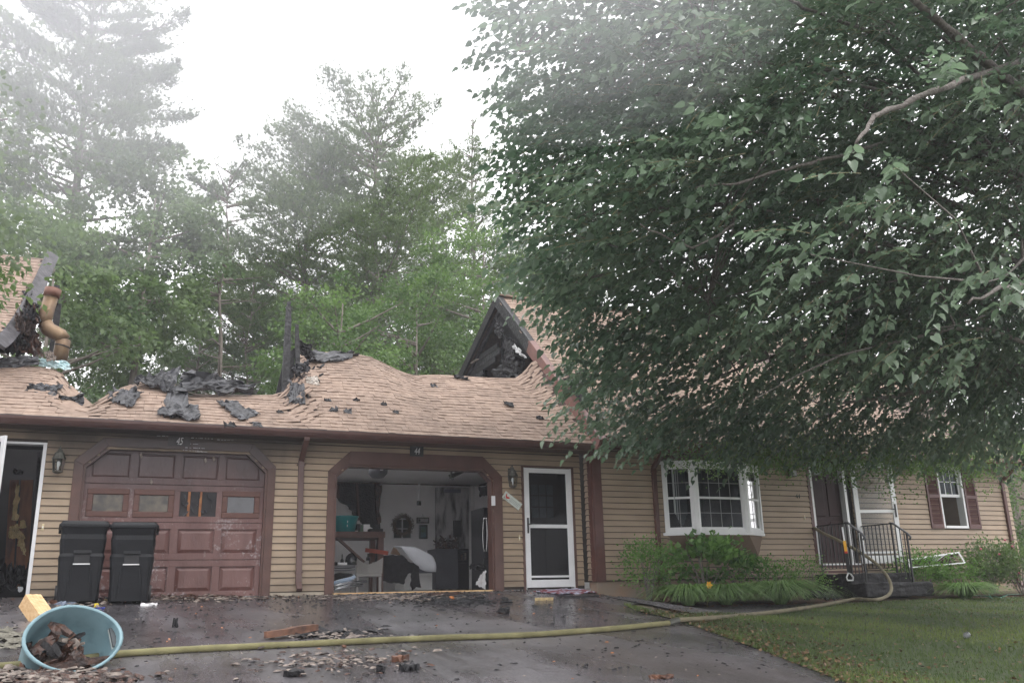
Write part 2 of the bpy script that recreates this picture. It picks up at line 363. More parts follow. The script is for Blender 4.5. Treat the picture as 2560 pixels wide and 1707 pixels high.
for y in ysd:
    x1 = edge_x(y) if y < drive_edge[0][1] else drive_edge[0][0] + .4
    for i in range(NXd + 1):
        x = -9 + (x1 + 9) * i / NXd; mb.v.append((x, y, ground(x, y) + .004 * noise.noise(V3((x * 1.3, y * 1.3, 0)))))
mb.f = [(j * (NXd + 1) + i, j * (NXd + 1) + i + 1, (j + 1) * (NXd + 1) + i + 1, (j + 1) * (NXd + 1) + i) for j in range(len(ysd) - 1) for i in range(NXd)]
obj('driveway', mb, asph, smooth=True, kind='structure')

# walkway of dark gravelly asphalt between lawn and bed, mulch bed, lawn
def path_strip(name, A, B, m, dz, nx=40, kind='structure', jag=.0):
    mb = MB(); nv = 6
    for i in range(nx + 1):
        t = i / nx
        a = A(t); b = B(t)
        for j in range(nv + 1):
            s = j / nv; x = a[0] + (b[0] - a[0]) * s; y = a[1] + (b[1] - a[1]) * s
            mb.v.append((x, y, ground(x, y) + dz))
    mb.f = [(i * (nv + 1) + j, (i + 1) * (nv + 1) + j, (i + 1) * (nv + 1) + j + 1, i * (nv + 1) + j + 1) for i in range(nx) for j in range(nv)]
    return obj(name, mb, m, smooth=True, kind=kind)
pl = [gat(px, py) for px, py in ((1560, 1512), (1650, 1540), (1800, 1535), (2000, 1520), (2150, 1508), (2300, 1500), (2560, 1492))]   # lawn side
def poly_at(P, t):
    n = len(P) - 1; k = min(n - 1, int(t * n)); f = t * n - k; p = P[k].lerp(P[k + 1], f); return (p.x, p.y)
pl.append(V3((26, pl[-1].y + .3, 0)))
lawn_top = lambda x: float(np.interp(x, [p.x for p in pl], [p.y for p in pl]))
gravel = mat('wet_dark_path', (.035, .03, .032), .4, .4, 5, .9, 40, col2=(.09, .08, .085))
mulch = mat('mulch', (.05, .028, .02), .8, .5, 9, 1, 30, col2=(.13, .07, .045))
path_strip('path', lambda t: (7.2 + 19 * t, lawn_top(7.2 + 19 * t) - .25), lambda t: (7.2 + 19 * t, 12.9 + .2 * math.sin(t * 20)), gravel, .006)
path_strip('flower_bed', lambda t: (8.2 + 16 * t, 12.75 + .15 * math.sin(t * 17)), lambda t: (8.2 + 16 * t, 13.93), mulch, .025)
lawn_soil = mat('lawn', (.030, .048, .016), .9, .4, 6, .8, 30, col2=(.055, .072, .026))
mb = MB(); ysl = list(np.arange(-4, 13.2, .4))
for y in ysl:
    x0 = edge_x(y) - .03 + .09 * noise.noise(V3((0, y * 1.7, 3)))
    for i in range(31):
        x = x0 + (26 - x0) * (i / 30) ** 1.3; yy = min(y, lawn_top(x))
        mb.v.append((x, yy, ground(x, yy) + .012))
mb.f = [(j * 31 + i, j * 31 + i + 1, (j + 1) * 31 + i + 1, (j + 1) * 31 + i) for j in range(len(ysl) - 1) for i in range(30)]
obj('lawn', mb, lawn_soil, smooth=True, kind='structure')

# ------------------------------------------------------------------ the row house
D, D2 = 14.2, 13.95
Z0 = .065
house = thing('row_house', 'tan clapboard row house with brown trim, fire-damaged shingle roof and two garage bays', 'house', (0, D, 0))
def hp(name, mb, m, **k): return obj(name, mb, m, parent=k.pop('parent', house), **k)

def outline(oL, oTL, oTR, oR, zb): return [(oL[0], zb), oL, oTL, oTR, oR, (oR[0], zb)]
A45o = outline((-.63, 1.99), (-.27, 2.33), (1.85, 2.33), (2.20, 1.99), Z0 - .03)
A45i = outline((-.50, 1.92), (-.20, 2.20), (1.78, 2.20), (2.08, 1.92), Z0 - .03)
A44o = outline((3.02, 1.95), (3.37, 2.28), (5.67, 2.28), (6.02, 1.95), Z0 - .03)
A44i = outline((3.14, 1.89), (3.34, 2.06), (5.68, 2.06), (5.86, 1.89), Z0 - .03)
def interval(poly, z):      # horizontal extent of an opening at height z
    xs_ = []
    for a, b in zip(poly, poly[1:]):
        if (a[1] - z) * (b[1] - z) <= 0 and a[1] != b[1]: xs_.append(a[0] + (b[0] - a[0]) * (z - a[1]) / (b[1] - a[1]))
    return (min(xs_), max(xs_)) if len(xs_) >= 2 else None
# shared clapboard wedge, one unit long; cut short for a dark butt-shadow slot
cb_me = bpy.data.meshes.new('clapboard'); H_ = .1025
cb_me.from_pydata([(0,0,.018),(1,0,.018),(0,-.030,.014),(1,-.030,.014),(0,0,.106),(1,0,.106),(0,-.014,.106),(1,-.014,.106)], [],
                  [(0,2,3,1),(2,6,7,3),(4,5,7,6),(0,1,5,4),(0,4,6,2),(1,3,7,5)]); cb_me.materials.append(siding); cb_me.update()
cb_me2 = cb_me.copy(); cb_me2.materials.clear(); cb_me2.materials.append(siding_r)
def clapwall(parent, me, Y, xa, xb, z0, z1, holes, solid=None, max_len=99):
    z = z0
    while z < z1:
        segs = [(xa, xb)]
        for h in holes:
            iv = interval(h, z + H_ * .5) if len(h) > 4 or True else None
            if not iv: continue
            ns = []
            for a, b in segs:
                if iv[1] <= a or iv[0] >= b: ns.append((a, b)); continue
                if iv[0] > a: ns.append((a, iv[0]))
                if iv[1] < b: ns.append((iv[1], b))
            segs = ns
        for a, b in segs:
            if b - a < .03: continue
            inst('clapboard', me, Matrix.Translation((a, Y + random.uniform(-.0012, .0012), z)) @ Matrix.Rotation(random.uniform(-.0008, .0008), 4, 'Y') @ Matrix.Diagonal((b - a, 1, 1, 1)), parent)
        z += H_
rect = lambda x0, x1, z0, z1: [(x0, z0), (x0, z1), (x1, z1), (x1, z0)]
# storm door opening at the left, storm door right of garage 44
LDo = rect(-1.92, -1.0, Z0 - .05, 2.22)
SDx0, SDx1 = at(1311, 1330, D).x, at(1432, 1330, D).x
SDo = rect(SDx0 - .045, SDx1 + .045, Z0 - .05, 2.155)
gw = MB()
def fill_wall(mb, Y0, Y1, xa, xb, z0, z1, holes, dz=.05):
    z = z0
    while z < z1 - 1e-6:
        zt = min(z + dz, z1); segs = [(xa, xb)]
        for h in holes:
            iv = interval(h, (z + zt) / 2)
            if not iv: continue
            ns = []
            for a, b in segs:
                if iv[1] <= a or iv[0] >= b: ns.append((a, b)); continue
                if iv[0] > a: ns.append((a, iv[0]))
                if iv[1] < b: ns.append((iv[1], b))
            segs = ns
        for a, b in segs: mb.box(a, b, Y0, Y1, z, zt)
        z = zt
fill_wall(gw, D + .004, D + .15, -8, 7.56, 0, 2.46, [A45i, A44i, LDo, SDo], .05)
wall_g = hp('garage_wall', gw, dark_in)
wall_g.data.materials.clear(); wall_g.data.materials.append(mat('wall_core', (.055, .045, .038), .9, .1, 3))  # dark felt-paper core; in the board gaps it draws the butt shadows
clapwall(wall_g, cb_me, D, -3.2, 7.545, .10, 2.40, [A45i, A44i, LDo, SDo])
hp('sill_strip', MB().box(2.2, 3.02, D - .02, D + .003, -.02, .10), mat('sill_strip', (.42, .36, .28), .7, .15, 6), label='pale strip at the foot of the siding')
# chamfered garage surrounds
for o_, i_, yf, lab in ((A45o, A45i, D - .045, 'sooty brown surround with cut corners'), (A44o, A44i, D - .045, None)):
    hp('garage_trim', MB().strip(i_, o_, yf, D + .02), brown, bevel=.004, label=lab)
    i2 = [(x + (.03 if x < (i_[0][0] + i_[-1][0]) / 2 else -.03), z - (.03 if z > .5 else 0)) for x, z in i_]
    hp('garage_jamb', MB().strip(i2, i_, D - .02, D + .17), brown)

# ------------------------------------------------------------------ garage door 45 (closed)
gd = MB().box(-.50, 2.08, D + .09, D + .13, Z0 - .02, 2.22)
gdoor = hp('garage_door', gd, doorm, label='closed wooden garage door, sooty at the top')
rows = [(.045, .585), (.59, 1.125), (1.13, 1.675), (1.68, 2.215)]
wins = []
for r, (za, zb) in enumerate(rows):
    # rails and stiles stand proud of the recessed fields
    x0, x1 = -.50, 2.08; n = 4; st = .10; w = (x1 - x0 - st * (n + 1)) / n
    mbp = MB()
    mbp.box(x0, x1, D + .06, D + .09, za + .003, za + .09); mbp.box(x0, x1, D + .06, D + .09, zb - .09, zb - .003)
    for k in range(n + 1):
        xa = x0 + k * (w + st); mbp.box(xa, xa + st, D + .0602, D + .09, za + .09, zb - .09)
    obj('door_section', mbp, doorm, parent=gdoor, bevel=.003)
    for k in range(n):
        xa = x0 + st + k * (w + st); xb = xa + w
        if r == 2: wins.append((xa, xb, za + .09, zb - .09)); continue
        inset = .05 if r < 2 else .02
        m_ = MB(); a, b, c, d = xa + .012, xb - .012, za + .10, zb - .10
        yf = D + .068 if r < 2 else D + .08
        m_.add([(a, D + .09, c), (b, D + .09, c), (b, D + .09, d), (a, D + .09, d), (a + inset, yf, c + inset), (b - inset, yf, c + inset), (b - inset, yf, d - inset), (a + inset, yf, d - inset)],
               [(4, 5, 6, 7), (0, 1, 5, 4), (1, 2, 6, 5), (2, 3, 7, 6), (3, 0, 4, 7)])
        obj('door_panel', m_, doorm, parent=gdoor, smooth=False)
for k, (a, b, c, d) in enumerate(wins):
    if k != 2:
        f = MB(); w = .062
        f.box(a - .02, b + .02, D + .045, D + .088, c - .02, c + w); f.box(a - .02, b + .02, D + .045, D + .088, d - w, d + .02)
        f.box(a - .02, a + w, D + .0452, D + .088, c + w, d - w); f.box(b - w, b + .02, D + .0452, D + .088, c + w, d - w)
        obj('window_frame', f, doorframe_m, parent=gdoor, bevel=.008)
    pan = MB().box(a + .02, b - .02, D + .082, D + .0885, c + .02, d - .02)
    if k in (0, 1):
        obj('pane', pan, smoked, parent=gdoor, label='smoke-stained pane' if k == 0 else 'smeared pane streaked with pale soot')
    elif k == 3:
        obj('pane', pan, mat('dark_pane', (.03, .03, .035), .12, .4, 6, spec=.8), parent=gdoor, label='dark glossy pane')
    else:                                     # broken out: one can look in at the studs
        obj('pane', MB().box(a, b, D + .07, D + .0895, c, d), dark_in, parent=gdoor, label='broken window with scorched studs behind')
        stb = mat('scorched_stud', (.22, .075, .025), .6, .4, 9, col2=(.40, .16, .05))
        for q, s_ in enumerate((.10, .25)):
            obj('stud', MB().box(a + s_ * 1.1, a + s_ * 1.1 + .035, D + .058, D + .07, c, d), stb, parent=gdoor)
        fr = MB()
        for q in range(16):
            xx = random.uniform(a, b - .05); zz = random.uniform(c, d - .07)
            fr.bar((xx, D + .055, zz), (xx + random.uniform(-.05, .07), D + .05, zz + random.uniform(.02, .1)), .012, .02)
        fr.v = [(min(b, max(a, x)), y, min(d, max(c, z))) for x, y, z in fr.v]
        obj('debris_behind_glass', fr, felt, parent=gdoor, kind='stuff')

# pale strips over the door painting the sheen of wet soot, plus torn paint
dr = MB()
for (px, py) in ((790 / 1, 0),):
    pass
for (xa, xb, z) in ((.44, .66, 2.385), (.80, 1.22, 2.375), (1.30, 1.52, 2.365), (.82, 1.0, 2.285), (.85, 1.12, 2.225), (.82, 1.06, 2.185), (1.0, 1.14, 2.17)):
    x = xa
    while x < xb:
        l = random.uniform(.015, .06); dr.box(x, x + l, D - .050, D - .046, z, z + random.uniform(.003, .008)); x += l + random.uniform(.003, .03)
hp('sheen_streaks', dr, mat('painted_sheen', (.6, .6, .62), .5, .1, 9), kind='stuff')
flk = MB()
for x, z in ((.25, 2.1), (1.16, 2.06), (1.28, 2.09), (.42, 1.72)):
    flk.obox((x, D + .05, z), (.012, 0, .014), (0, .004, 0), (-.012, 0, .03))
hp('torn_strip', flk, wood_t, kind='stuff')

# ------------------------------------------------------------------ numbers
def text(name, s, loc, size, m, parent=None, rot=0, yaw=0, depth=.004, font_sx=1, shear=0, **k):
    c = bpy.data.curves.new(name, 'FONT'); c.body = s; c.size = size; c.extrude = depth; c.align_x = 'CENTER'; c.align_y = 'CENTER'; c.shear = shear
    o = bpy.data.objects.new('tmp', c); COL.objects.link(o)
    dg = bpy.context.evaluated_depsgraph_get(); me = bpy.data.meshes.new_from_object(o.evaluated_get(dg)); bpy.data.objects.remove(o)
    me.materials.clear(); me.materials.append(m)
    R_ = Matrix.Rotation(yaw, 4, 'Z') @ Matrix.Rotation(rot, 4, 'Y') @ Matrix.Rotation(math.pi / 2, 4, 'X') @ Matrix.Diagonal((font_sx, 1, 1, 1))
    me.transform(R_); me.name = name
    return inst(name, me, Matrix.Translation(loc), parent, **k)
grey_num = mat('number_white', (.62, .62, .62), .5, .05, 5)
n45 = at(448, 1107, D - .06)
hp('number_board', MB().box(n45.x - .16, n45.x + .16, D - .052, D - .0455, 2.245, 2.39), mat('sooty_board', (.035, .03, .03), .5, .2, 8))
text('house_number', '45', (n45.x, D - .056, 2.315), .155, grey_num, house, shear=.28, font_sx=.62)
n44 = at(1042, 1135, D - .06)
hp('number_board', MB().box(n44.x - .115, n44.x + .115, D - .062, D - .0455, 2.235, 2.405), mat('black_board', (.02, .02, .022), .5, .1, 8))
text('house_number', '44', (n44.x, D - .066, 2.315), .155, grey_num, house, shear=.22, font_sx=.62)

# ------------------------------------------------------------------ eaves: soffit, gutter, downspouts
sof = hp('soffit', MB().box(-8, 7.64, D - .36, D + .1, 2.40, 2.43), brown)
hp('fascia', MB().box(-8, 7.62, D - .40, D - .36, 2.395, 2.50), brown)
gp = [(D - .40, 2.505), (D - .40, 2.40), (D - .47, 2.40), (D - .50, 2.435), (D - .52, 2.47), (D - .525, 2.505), (D - .515, 2.505), (D - .51, 2.475), (D - .46, 2.412), (D - .412, 2.412), (D - .412, 2.505)]
gut = MB(); n_ = len(gp); xg = [-8, -3, 0, 2.5, 5, 7.62]
for x in xg: gut.v += [(x, y, z) for y, z in gp]
gut.f = [(i * n_ + j, (i + 1) * n_ + j, (i + 1) * n_ + (j + 1) % n_, i * n_ + (j + 1) % n_) for i in range(len(xg) - 1) for j in range(n_)] + [tuple(range(n_)), tuple((len(xg) - 1) * n_ + j for j in range(n_ - 1, -1, -1))]
gutter_m = mat('gutter_paint', (.105, .052, .044), .3, .15, 4, spec=.6)
hp('gutter', gut, gutter_m)
def downspout(parent, x, Y, zt, zb, m, gy, xb=None, kick=.1):
    xb = x if xb is None else xb; mb = MB(); w = .085
    mb.bar((x, gy, zt + .08), (x, gy, zt + .0), w, .06, up=(0, 1, 0)); mb.bar((x, gy, zt + .01), (x, Y - .045, zt - .26), w, .06, up=(0, 1, 0))
    mb.bar((x, Y - .045, zt - .25), (xb, Y - .045, zb + .1), w, .06, up=(0, 1, 0)); mb.bar((xb, Y - .045, zb + .11), (xb, Y - .045 - kick, zb), w, .06, up=(0, 1, 0))
    o = hp('downspout', mb, m, bevel=.006)
    st = MB().box(x - .06, x + .06, Y - .08, Y - .012, zt - .34, zt - .32).box(xb - .06, xb + .06, Y - .08, Y - .012, zb + .25, zb + .27)
    obj('strap', st, m, parent=o); return o
downspout(house, 2.585, D, 2.36, .13, gutter_m, D - .44, 2.62)

# ------------------------------------------------------------------ garage roof: sagged sheet of shingles
EY, EZ = 13.70, 2.515
top_tab = [(-420, 880, 16.2), (-200, 905, 15.8), (-60, 915, 15.6), (0, 914, 15.6), (90, 917, 15.5), (150, 927, 15.4), (168, 950, 15.1), (186, 995, 14.6), (204, 1022, 14.3), (232, 1022, 14.3), (256, 995, 14.7),
           (300, 970, 14.95), (345, 955, 15.1), (420, 952, 15.1), (470, 985, 14.9), (560, 987, 15.0), (640, 988, 15.0), (705, 985, 15.1), (728, 940, 15.5), (742, 888, 16.2), (800, 880, 16.4), (870, 881, 16.4), (930, 893, 16.3),
           (985, 920, 16.2), (1030, 938, 16.1), (1090, 936, 16.1), (1150, 939, 16.1), (1230, 944, 16.1), (1290, 944, 16.05), (1312, 926, 16.0), (1330, 902, 16.0), (1352, 896, 15.9), (1400, 890, 15.9)]
TP = [at(*q) for q in top_tab]
tX = [p.x for p in TP]
def roofp(X, s):
    """point on the sagged garage roof; s = distance up the slope from the eave as a fraction of the sheet"""
    ty = float(np.interp(X, tX, [p.y for p in TP])); tz = float(np.interp(X, tX, [p.z for p in TP]))
    y = EY + (ty - EY) * s; z = EZ + (tz - EZ) * s
    L = math.hypot(ty - EY, tz - EZ)
    plane = EZ + .916 * (y - EY)
    bow = min(.10, max(0, plane - z) * .2) if s > 0 else 0
    z += bow * math.sin(math.pi * min(1, s)) * (1 - .3 * s)
    z += .009 * noise.noise(V3((X * 1.1, s * 3.0, 0))) * min(1, s * 4) + .02 * noise.noise(V3((X * .45, s * 1.2, 5))) * min(1, s * 3)
    return V3((X, y, z))
def roofL(X): a = roofp(X, 0); b = roofp(X, 1); return (b - a).length
deck = MB(); xsr = list(np.arange(-6, 7.70, .06)); ns_ = 14
for x in xsr:
    for j in range(ns_ + 1): p = roofp(x, j / ns_); deck.v.append((p.x, p.y, p.z - .012))
m0 = len(deck.v)
for x in xsr:
    for j in range(ns_ + 1): p = roofp(x, j / ns_); deck.v.append((p.x, p.y + .03, p.z - .06))
for i in range(len(xsr) - 1):
    for j in range(ns_):
        a = i * (ns_ + 1) + j; deck.f.append((a, a + ns_ + 1, a + ns_ + 2, a + 1)); deck.f.append((a + m0, a + 1 + m0, a + ns_ + 2 + m0, a + ns_ + 1 + m0))
    a = i * (ns_ + 1) + ns_; deck.f.append((a, a + ns_ + 1, a + ns_ + 1 + m0, a + m0)); a = i * (ns_ + 1); deck.f.append((a, a + m0, a + ns_ + 1 + m0, a + ns_ + 1))
roof_g = hp('garage_roof', deck, shing_dark, label='sagged, fire-eaten shingle roof over the garages')
obj('drip_edge', MB().box(-8, 7.62, EY - .012, EY + .01, EZ - .05, EZ + .004), mat('drip_edge', (.10, .09, .09), .4, .2, 9, metallic=.3), parent=roof_g)
# unit shingle tab (x 0..1, y 0..1 up the slope), thickness 1
def stain(m, sc, lo, hi):
    t = m.node_tree; b = t.nodes['Principled BSDF']; src = basecol_src(m); g = t.nodes.new('ShaderNodeNewGeometry'); n = t.nodes.new('ShaderNodeTexNoise'); n.inputs['Scale'].default_value = sc; n.inputs['Detail'].default_value = 5
    t.links.new(g.outputs['Position'], n.inputs['Vector']); r = t.nodes.new('ShaderNodeMapRange'); r.inputs[1].default_value = .35; r.inputs[2].default_value = .65; r.inputs[3].default_value = lo; r.inputs[4].default_value = hi
    t.links.new(n.outputs['Fac'], r.inputs[0]); h = t.nodes.new('ShaderNodeHueSaturation'); t.links.new(r.outputs[0], h.inputs['Value']); t.links.new(src, h.inputs['Color']); t.links.new(h.outputs[0], b.inputs['Base Color'])
stain(shing, 1.1, .80, 1.08); stain(siding, .9, .88, 1.08); stain(siding_r, .9, .90, 1.06)
tab_me = mesh('shingle', [(0,0,0),(1,0,0),(1,1,0),(0,1,0),(0,0,1),(1,0,1),(1,1,.25),(0,1,.25)], [(4,5,6,7),(0,1,5,4),(1,2,6,5),(3,0,4,7)], shing)
tabs = []; EXP = .118
def course_tabs(pf, Lf, x0, x1, lmax, hi=.35):
    out = []; c = 0
    while c * EXP < lmax:
        x = x0 + random.uniform(-.2, 0)
        while x < x1:
            w = random.choice((.11, .13, .15, .18, .22)) * random.uniform(.9, 1.1)
            xm = x + w / 2
            if xm > x0 and x + w < x1 + .03:
                L = Lf(xm); s0 = c * EXP / L
                if s0 < 1 - .3 * EXP / L:
                    lift = .002 + (random.random() < hi) * random.uniform(.004, .009)
                    s1 = min(1, s0 + EXP * 1.16 / L); p = pf(x, s0); q = pf(x + w * .985, s0); r = pf(x, s1)
                    u = q - p; v = r - p; nn = u.cross(v).normalized()
                    out.append((p - nn * .001, u, v, nn * (.006 + lift) * 1.0, c))
            x += w
        c += 1
    return out
tabs = course_tabs(roofp, roofL, -3.3, 7.62, 4.6)
# curled, lifted tabs near the rake where the sheet buckled
def tabM(t):
    p, u, v, n, c = t; return Matrix(((u.x, v.x, n.x, p.x), (u.y, v.y, n.y, p.y), (u.z, v.z, n.z, p.z), (0, 0, 0, 1)))
def tabs_to_mb(ts):
    mb = MB()
    for t in ts:
        m4 = tabM(t); mb.add([m4 @ V3(q) for q in ((0,0,0),(1,0,0),(1,1,0),(0,1,0),(0,0,1),(1,0,1),(1,1,.25),(0,1,.25))], [(4,5,6,7),(0,1,5,4),(1,2,6,5),(3,0,4,7)])
    return mb
vis = [t for t in tabs if t[0].x > -2.0]
vis.sort(key=lambda t: t[0].length - 1.2 * t[1].length)
for t in vis[:300]: inst('shingle', tab_me, tabM(t), roof_g)
# the rest joined, in four tonal batches so the pieces keep their own shade
rest = [t for t in tabs if t[0].x <= -2.0] + vis[300:]
def shing_field(ts, parent):
    """shingles past the limit: one mesh, each with its own shade stored per piece"""
    mb = tabs_to_mb(ts); o = obj('shingle_field', mb, shing_attr, parent=parent, kind='stuff')
    a = o.data.attributes.new('tint', 'FLOAT', 'POINT'); r = np.repeat(RNG.random(len(ts)), 8); a.data.foreach_set('value', r.astype(np.float32)); return o
shing_attr = shing.copy(); shing_attr.name = 'asphalt_shingle_field'
t_ = shing_attr.node_tree
oi = [n for n in t_.nodes if n.type == 'OBJECT_INFO'][0]; atn = t_.nodes.new('ShaderNodeAttribute'); atn.attribute_name = 'tint'
for l in list(oi.outputs['Random'].links): t_.links.new(atn.outputs['Fac'], l.to_socket)
shing_field(rest, roof_g)

# ------------------------------------------------------------------ crumpled charred sheets
def crumple(name, pts4, m, seed, amp=.06, nu=16, nv=12, parent=None, thick=.012, ragged=.16, curl=0, **k):
    """pts4: four corners; sheet is crinkled off its plane and its border torn"""
    a, b, c, d = [V3(p) for p in pts4]; nn = (b - a).cross(d - a).normalized(); mb = MB(); size = ((b - a).length + (d - a).length) / 2
    for i in range(nu + 1):
        for j in range(nv + 1):
            s, t = i / nu, j / nv
            p = (a * (1 - s) + b * s) * (1 - t) + (d * (1 - s) + c * s) * t
            q = V3((s * 3.1 + seed * 7.3, t * 2.7, seed))
            n1 = abs(noise.noise(q * 1.3)) * 1.6 + abs(noise.noise(q * 3.1)) * .9 + noise.noise(q * 8) * .35
            e = min(s, 1 - s, t, 1 - t)
            pull = V3((noise.noise(q * 2.3 + V3((9, 0, 0))), noise.noise(q * 2.3 + V3((0, 9, 0))), noise.noise(q * 2.1 + V3((0, 0, 9))))) * ragged * size * max(0, 1 - e * 4)
            mb.v.append(p + nn * (amp * n1 + curl * (t ** 2)) + pull)
    mb.f = [(i * (nv + 1) + j, (i + 1) * (nv + 1) + j, (i + 1) * (nv + 1) + j + 1, i * (nv + 1) + j + 1) for i in range(nu) for j in range(nv)]
    o = obj(name, mb, m, parent=parent, smooth=False, **k)
    so = o.modifiers.new('thickness', 'SOLIDIFY'); so.thickness = thick; return o
def onroof(px, py, lift=.05):
    d = ray(px, py); t0 = 13.0; best = None
    while t0 < 22:
        p = d * t0
        if p.y > EY:
            X = p.x; ty = float(np.interp(X, tX, [q.y for q in TP]))
            s = min(1.0, (p.y - EY) / (ty - EY))
            if p.z < roofp(X, s).z + lift or s >= 1: return V3((p.x, p.y, p.z))
        t0 += .03
    return d * 16
def sheet_on_roof(label, corners, seed, m=felt, amp=.05, ragged=.14, **k):
    return crumple('charred_felt', [onroof(*c) for c in corners], m, seed, amp, ragged=ragged, label=label, cat='roofing felt', group='scraps of burned roofing felt on the roof', **k)
sheet_on_roof('burned felt scrap with a pointed left end, left of the low dip', ((60, 985), (140, 1000), (158, 965), (75, 960)), 1)
sheet_on_roof('burned felt scrap folded at the low dip right of the flue', ((125, 1005), (205, 1035), (215, 985), (150, 990)), 2, amp=.06)
sheet_on_roof('small crumpled felt clump on the left slope of the hump', ((268, 1000), (325, 1020), (355, 985), (290, 975)), 3, amp=.05)
sheet_on_roof('large draped felt sheet peaking highest above door number 45', ((335, 965), (430, 985), (452, 932), (345, 950)), 4, amp=.09)
sheet_on_roof('smooth grey felt flap hanging down toward the gutter over the 45 door', ((405, 1040), (470, 1048), (475, 960), (420, 965)), 5, amp=.025, ragged=.07)
sheet_on_roof('ragged lower end of the hanging felt flap, nearest the gutter', ((395, 1038), (500, 1052), (495, 1020), (400, 1020)), 6, amp=.05)
sheet_on_roof('long felt strip along the burned edge, right of the peak', ((440, 985), (620, 985), (625, 962), (460, 935)), 8, amp=.08)
sheet_on_roof('narrow felt tail twisting down to the right', ((545, 1005), (600, 1050), (650, 1035), (575, 1000)), 9, amp=.03)
sheet_on_roof('felt clump at the foot of the burned timbers', ((722, 1010), (765, 1012), (760, 965), (725, 960)), 10, amp=.05)
sheet_on_roof('torn felt along the right ridge stub', ((770, 905), (860, 902), (900, 884), (775, 880)), 11, amp=.04)
sheet_on_roof('little dark shingle flap lifted on the middle of the roof', ((1262, 1010), (1285, 1018), (1282, 1008), (1258, 1003)), 12, m=charm, amp=.02, ragged=.05)
for (x, y, s) in ((640, 1062, 3), (700, 1030, 2), (835, 1025, 3), (870, 1030, 3), (960, 1010, 2), (990, 1030, 2), (1350, 1045, 3), (575, 1062, 3), (430, 1003, 2), (890, 1000, 2), (1150, 945, 5), (760, 990, 3), (820, 1000, 2), (1085, 965, 3)):
    p = onroof(x, y, .02); r = .011 * s
    q_ = r * 2.4
    crumple('roof_fragment', (p + V3((-q_, -r, -r)), p + V3((q_, -r, -r)), p + V3((q_ * .7, r, r)), p + V3((-q_, r * .8, r * .8))), random.choice((charm, felt)), x + y, r * .9, 5, 4, thick=.008, ragged=.5, label='small charred flake lying on the shingles', cat='debris', group='charred flakes on the garage roof')

# burned party-wall timbers standing out of the roof
tim = thing('burned_party_wall', 'charred timber posts and panel standing out of the roof between the two garages', 'burned timber', at(712, 988, 15.3))
p0 = at(712, 990, 15.3); p1 = at(722, 766, 15.5)
mbp = MB(); N = 16
for i in range(N):
    a = p0.lerp(p1, i / N); b = p0.lerp(p1, (i + 1) / N); w = .115 - .04 * (i / N) ** 3 + random.uniform(-.008, .008); mbp.bar(a, b, w, w * .9, up=(0, 1, 0))
mbp.bar(p1 - V3((0, 0, .02)), p1 + V3((0, 0, .09)), .06, .05, up=(0, 1, 0))
obj('post', mbp, charw, parent=tim)
mbp = MB(); q0 = at(745, 975, 15.35); q1 = at(742, 812, 15.5)
for i in range(10):
    a = q0.lerp(q1, i / 10); b = q0.lerp(q1, (i + 1) / 10); mbp.bar(a, b, .085 - .03 * (i / 10) ** 2 + random.uniform(-.008, .008), .07, up=(0, 1, 0))
obj('post', mbp, charw, parent=tim)
A, B, Cc, Dd = at(688, 990, 15.36), at(732, 985, 15.36), at(738, 868, 15.46), at(712, 890, 15.46)
pm = MB(); off = V3((0, .04, 0)); pm.add([A, B, Cc, Dd, A + off, B + off, Cc + off, Dd + off], [(0,1,2,3),(7,6,5,4),(0,4,5,1),(1,5,6,2),(2,6,7,3),(3,7,4,0)])
obj('panel', pm, charm, parent=tim)
pm = MB().bar(at(716, 983, 15.33), at(727, 950, 15.33), .07, .01, up=(0, 1, 0)); obj('scorch_patch', pm, wood_r, parent=tim)
crumple('torn_scrap', (at(730, 935, 15.25), at(775, 930, 15.25), at(770, 905, 15.3), at(728, 915, 15.3)), felt, 21, .05, parent=tim)
crumple('torn_scrap', (at(745, 985, 15.25), at(812, 980, 15.1), at(800, 950, 15.2), at(750, 950, 15.25)), charm, 22, .07, parent=tim)
crumple('torn_scrap', (at(768, 960, 15.1), at(800, 962, 15.0), at(795, 940, 15.1), at(765, 942, 15.1)), mat('pale_drywall_scrap', (.55, .50, .45), .8, .15, 9), 23, .03, parent=tim, label='pale scrap of torn drywall')
crumple('torn_scrap', (at(740, 885, 15.8), at(790, 900, 15.7), at(775, 865, 15.8), at(742, 850, 15.8)), charm, 24, .05, parent=tim)
for i in range(14):
    x, y = random.uniform(738, 815), random.uniform(915, 985); p = at(x, y, 15.05)
    obj('timber_chip', MB().bar(p, p + V3((random.uniform(-.12, .12), random.uniform(-.05, .1), random.uniform(-.06, .09))), random.uniform(.02, .05), random.uniform(.01, .03)), random.choice((charm, charw, felt)), parent=tim)

# ------------------------------------------------------------------ right wing
RX0, RX1 = 7.63, 18.35
RE_Y, RE_Z = 13.55, 2.56; RDG_Y, RDG_Z = 18.02, 6.63
def rroof(X, s): return V3((X, RE_Y + (RDG_Y - RE_Y) * s, RE_Z + (RDG_Z - RE_Z) * s - .03 * math.sin(s * 6) * noise.noise(V3((X * .3, s, 0)))))
rL = math.hypot(RDG_Y - RE_Y, RDG_Z - RE_Z)
mb = MB(); off = V3((0, .08, -.10))
a, b, c, d = rroof(RX0, 0), rroof(RX1, 0), rroof(RX1, 1), rroof(RX0, 1)
mb.add([a, b, c, d, a + off, b + off, c + off, d + off], [(0,1,2,3),(7,6,5,4),(0,4,5,1),(1,5,6,2),(2,6,7,3),(3,7,4,0)])
BK_Y, BK_Z = 22.6, RDG_Z - .52 * (22.6 - RDG_Y)
e, f = V3((RX1, BK_Y, BK_Z)), V3((RX0, BK_Y, BK_Z)); d2, c2 = d + V3((0, .001, .001)), c + V3((0, .001, .001)); off2 = V3((0, 0, -.1))
